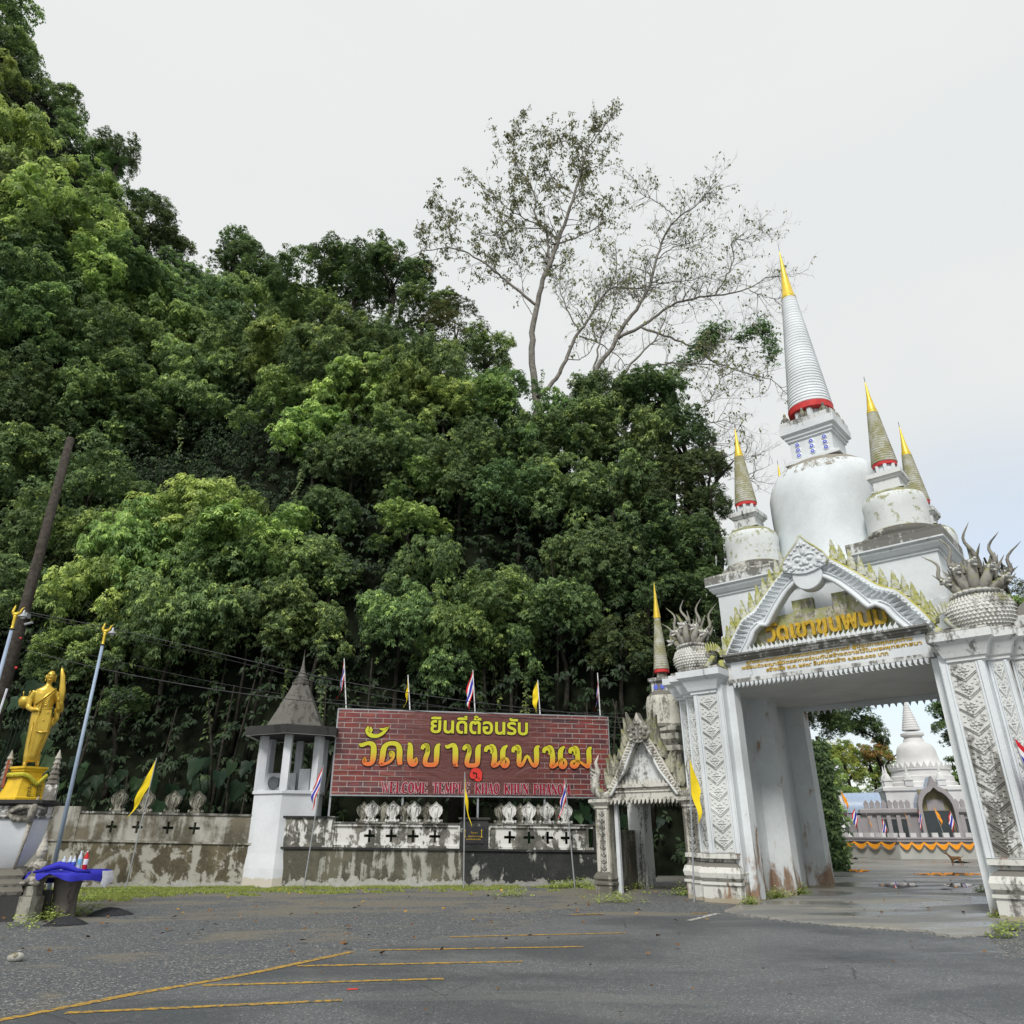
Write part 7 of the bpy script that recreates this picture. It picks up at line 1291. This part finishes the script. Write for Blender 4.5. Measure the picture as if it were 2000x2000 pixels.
# --- grass, weeds, stones, fallen leaves
def blades(name, P, m, h, rng, label, w_=.012):
    N = len(P); a = rng.uniform(0, 6.28, N); hh = h * rng.uniform(.5, 1.3, N); dx, dy = np.cos(a), np.sin(a); lean = rng.normal(0, .35, (N, 2)) * hh[:, None]; v0 = P + np.stack([dx * w_, dy * w_, np.zeros(N)], 1); v1 = P - np.stack([dx * w_, dy * w_, np.zeros(N)], 1); v2 = P + np.stack([lean[:, 0], lean[:, 1], hh], 1)
    V = np.stack([v0, v1, v2], 1).reshape(-1, 3); me = bpy.data.meshes.new(name); me.vertices.add(3 * N); me.vertices.foreach_set('co', V.ravel().astype(np.float32)); me.loops.add(3 * N); me.loops.foreach_set('vertex_index', np.arange(3 * N, dtype=np.int32)); me.polygons.add(N); me.polygons.foreach_set('loop_start', np.arange(0, 3 * N, 3, dtype=np.int32)); me.update(calc_edges=True)
    t_ = me.attributes.new('tint', 'FLOAT', 'FACE'); t_.data.foreach_set('value', rng.beta(2, 2, N).astype(np.float32)); me.materials.append(m); o = link(name, me, kind='stuff'); tag(o, label, 'grass'); return o
from mathutils import noise as mnoise
n = 190000; gx_ = rn.uniform(-14.5, 3.5, n); gy_ = rn.uniform(19.0, 24.2, n); keep = np.zeros(n, bool); yl = np.interp(gx_, [-14, -10, -8.5, -4, -1, 1.5, 3.5], [18.5, 20.2, 21.9, 22.3, 22.6, 22.9, 23.0])
for i in range(n):
    v = mnoise.noise(Vector((gx_[i] * .9, gy_[i] * 1.3, 0))) + .5 * mnoise.noise(Vector((gx_[i] * 3.1, gy_[i] * 3.1, 4))); v += .5 * mnoise.noise(Vector((gx_[i] * 7.3, gy_[i] * 7.3, 9))); keep[i] = v > (-.05 + (0 if gy_[i] > yl[i] + .5 else (yl[i] + .5 - gy_[i]) * .42))
P = np.stack([gx_, gy_, np.zeros(n)], 1)[keep]; blades('grass_strip', P, M['grass'], .05, rn, 'short bright green grass growing along the foot of the wall', .016)
def weeds(name, spots, label):
    P = []
    for px, py, r_, k in spots: b = gnd(px, py); P += [(b.x + rn.normal(0, r_), b.y + rn.normal(0, r_ * .7), abs(rn.normal(0, .09))) for _ in range(k)]
    P = np.array(P); o = link(name, leaves_mesh(name, P, np.tile([0, -.1, 1.], (len(P), 1)), M['grass'], rn, .07, .5, 5, .15), kind='stuff'); tag(o, label, 'weeds')
weeds('weeds', [(90, 1795, .22, 160), (110, 1770, .2, 90), (150, 1785, .3, 120), (160, 1760, .25, 100), (230, 1745, .4, 120), (1090, 1735, .2, 90), (1130, 1733, .25, 160), (1140, 1722, .15, 80), (1215, 1735, .22, 140), (1250, 1735, .2, 90), (590, 1722, .12, 40), (1205, 1762, .35, 90), (1340, 1748, .2, 80), (1465, 1769, .08, 60), (1520, 1755, .14, 110), (1565, 1748, .12, 90), (1645, 1690, .3, 90), (1960, 1832, .10, 35), (1975, 1818, .12, 35), (1950, 1795, .08, 30), (1920, 1745, .1, 50), (1000, 1750, .3, 60), (60, 1810, .3, 40)], 'leafy weeds sprouting along walls, gate feet and gravel')
grid = [(0, 1), (1, 0), (-1, 0), (0, -1)]
def pebbles(name, n, reg, size, m, label, cat='stones', mode=0):
    N = n; x_ = []; y_ = []
    while len(x_) < N:
        px = rn.uniform(*reg[0]); py = reg[1][0] + (reg[1][1] - reg[1][0]) * rn.uniform() ** .7; 
        ey_ = np.interp(px, [e_[0] for e_ in edge], [e_[1] for e_ in edge])
        if mode == 0 and (py > ey_ - 4 or mnoise.noise(Vector((px * .006, py * .03, 0))) < -.12): continue
        if mode == 1: py = ey_ - 3 + rn.normal(0, 2.2)
        if mode == 2 and py < ey_ - 60: continue
        b = gnd(px, py); x_.append(b.x); y_.append(b.y)
    c_ = np.stack([x_, y_, np.full(N, .008)], 1); s_ = size * rn.lognormal(0, .35, (N, 1)); base = np.array([[1, 0, 0], [0, 1, 0], [-1, 0, 0], [0, -1, 0], [.1, .1, .7], [-.0, .0, -.5]]); V = (base[None] * (1 + rn.normal(0, .2, (N, 6, 3)))) * s_[:, :, None] + c_[:, None]; F = np.array([[0, 1, 4], [1, 2, 4], [2, 3, 4], [3, 0, 4]]); fs = (F[None] + (np.arange(N) * 6)[:, None, None]).reshape(-1, 3)
    me = bpy.data.meshes.new(name); me.from_pydata(V.reshape(-1, 3).tolist(), [], fs.tolist()); me.materials.append(m); o = link(name, me, kind='stuff'); tag(o, label, cat); return o
M['pebble'] = plain('pale_pebble', (.19, .19, .185), .85, .5, 30); M['dry_leaf'] = plain('dry_leaf', (.16, .085, .035), .85, .5, 9); M['yellow_leaf'] = plain('yellow_leaf', (.50, .28, .03), .7, .3, 9)
pebbles('loose_gravel', 4200, ((-60, 1350), (1742, 1990)), .008, M['pebble'], 'loose pale gravel scattered over the parking strip')
pebbles('driveway_edge_gravel', 1700, ((1440, 1930), (1800, 1832)), .011, M['pebble'], 'crumbled stones along the broken edge of the driveway', mode=1)
pebbles('corner_gravel', 500, ((1945, 2060), (1800, 1875)), .010, M['pebble'], 'gravel heaped by the right gate pillar', mode=2)
def litter(name, n, reg, s_, m, label):
    P = []
    for _ in range(n): b = gnd(rn.uniform(*reg[0]), rn.uniform(*reg[1])); P.append((b.x, b.y, .045))
    P = np.array(P); o = link(name, leaves_mesh(name, P, np.tile([0., 0, 1.], (n, 1)) + rn.normal(0, .1, (n, 3)), m, rn, s_, .6, 1, .0), kind='stuff'); tag(o, label, 'fallen leaves')
litter('fallen_leaves', 90, ((0, 1350), (1740, 1870)), .13, M['dry_leaf'], 'brown fallen leaves lying on the gravel'); litter('fallen_leaves', 30, ((600, 2000), (1790, 1990)), .07, M['dry_leaf'], 'few dark leaves scattered over the asphalt'); litter('fallen_leaves', 40, ((1660, 1900), (1690, 1800)), .10, M['dry_leaf'], 'dark wet leaves on the driveway behind the gate')
litter('yellow_fallen_leaves', 26, ((300, 1450), (1740, 1800)), .14, M['yellow_leaf'], 'yellow and orange fallen leaves near the wall and the gate')
M['coal'] = plain('dark_gravel_heap', (.035, .036, .04), .95, .4, 30, .2, 0, .8)
for px, py, w_, lb in [(212, 1787, .42, 'small dark gravel heap right of the stone table'), (125, 1806, .36, 'small dark gravel heap at the foot of the stone table')]:
    b = gnd(px, py); mb = MB(); mb.loft([[(w_ * f * (1 + .12 * math.sin(3 * 2 * math.pi * j / 20 + 1)) * math.cos(2 * math.pi * j / 20), w_ * .75 * f * math.sin(2 * math.pi * j / 20), z) for j in range(20)] for f, z in ((1.1, -.01), (.95, .03), (.7, .075), (.4, .12), (.1, .14))]); tag(mb.obj('gravel_heap', M['coal'], smooth=True, loc=(b.x, b.y, 0)), lb, 'gravel heap')
b = gnd(29, 1878); tag(MB().ball((0, 0, .05), (.11, .08, .06), 12, 8).obj('stone', M['wall_old'], smooth=True, loc=(b.x, b.y, 0)), 'lone tan stone on the gravel at the lower left', 'stone')
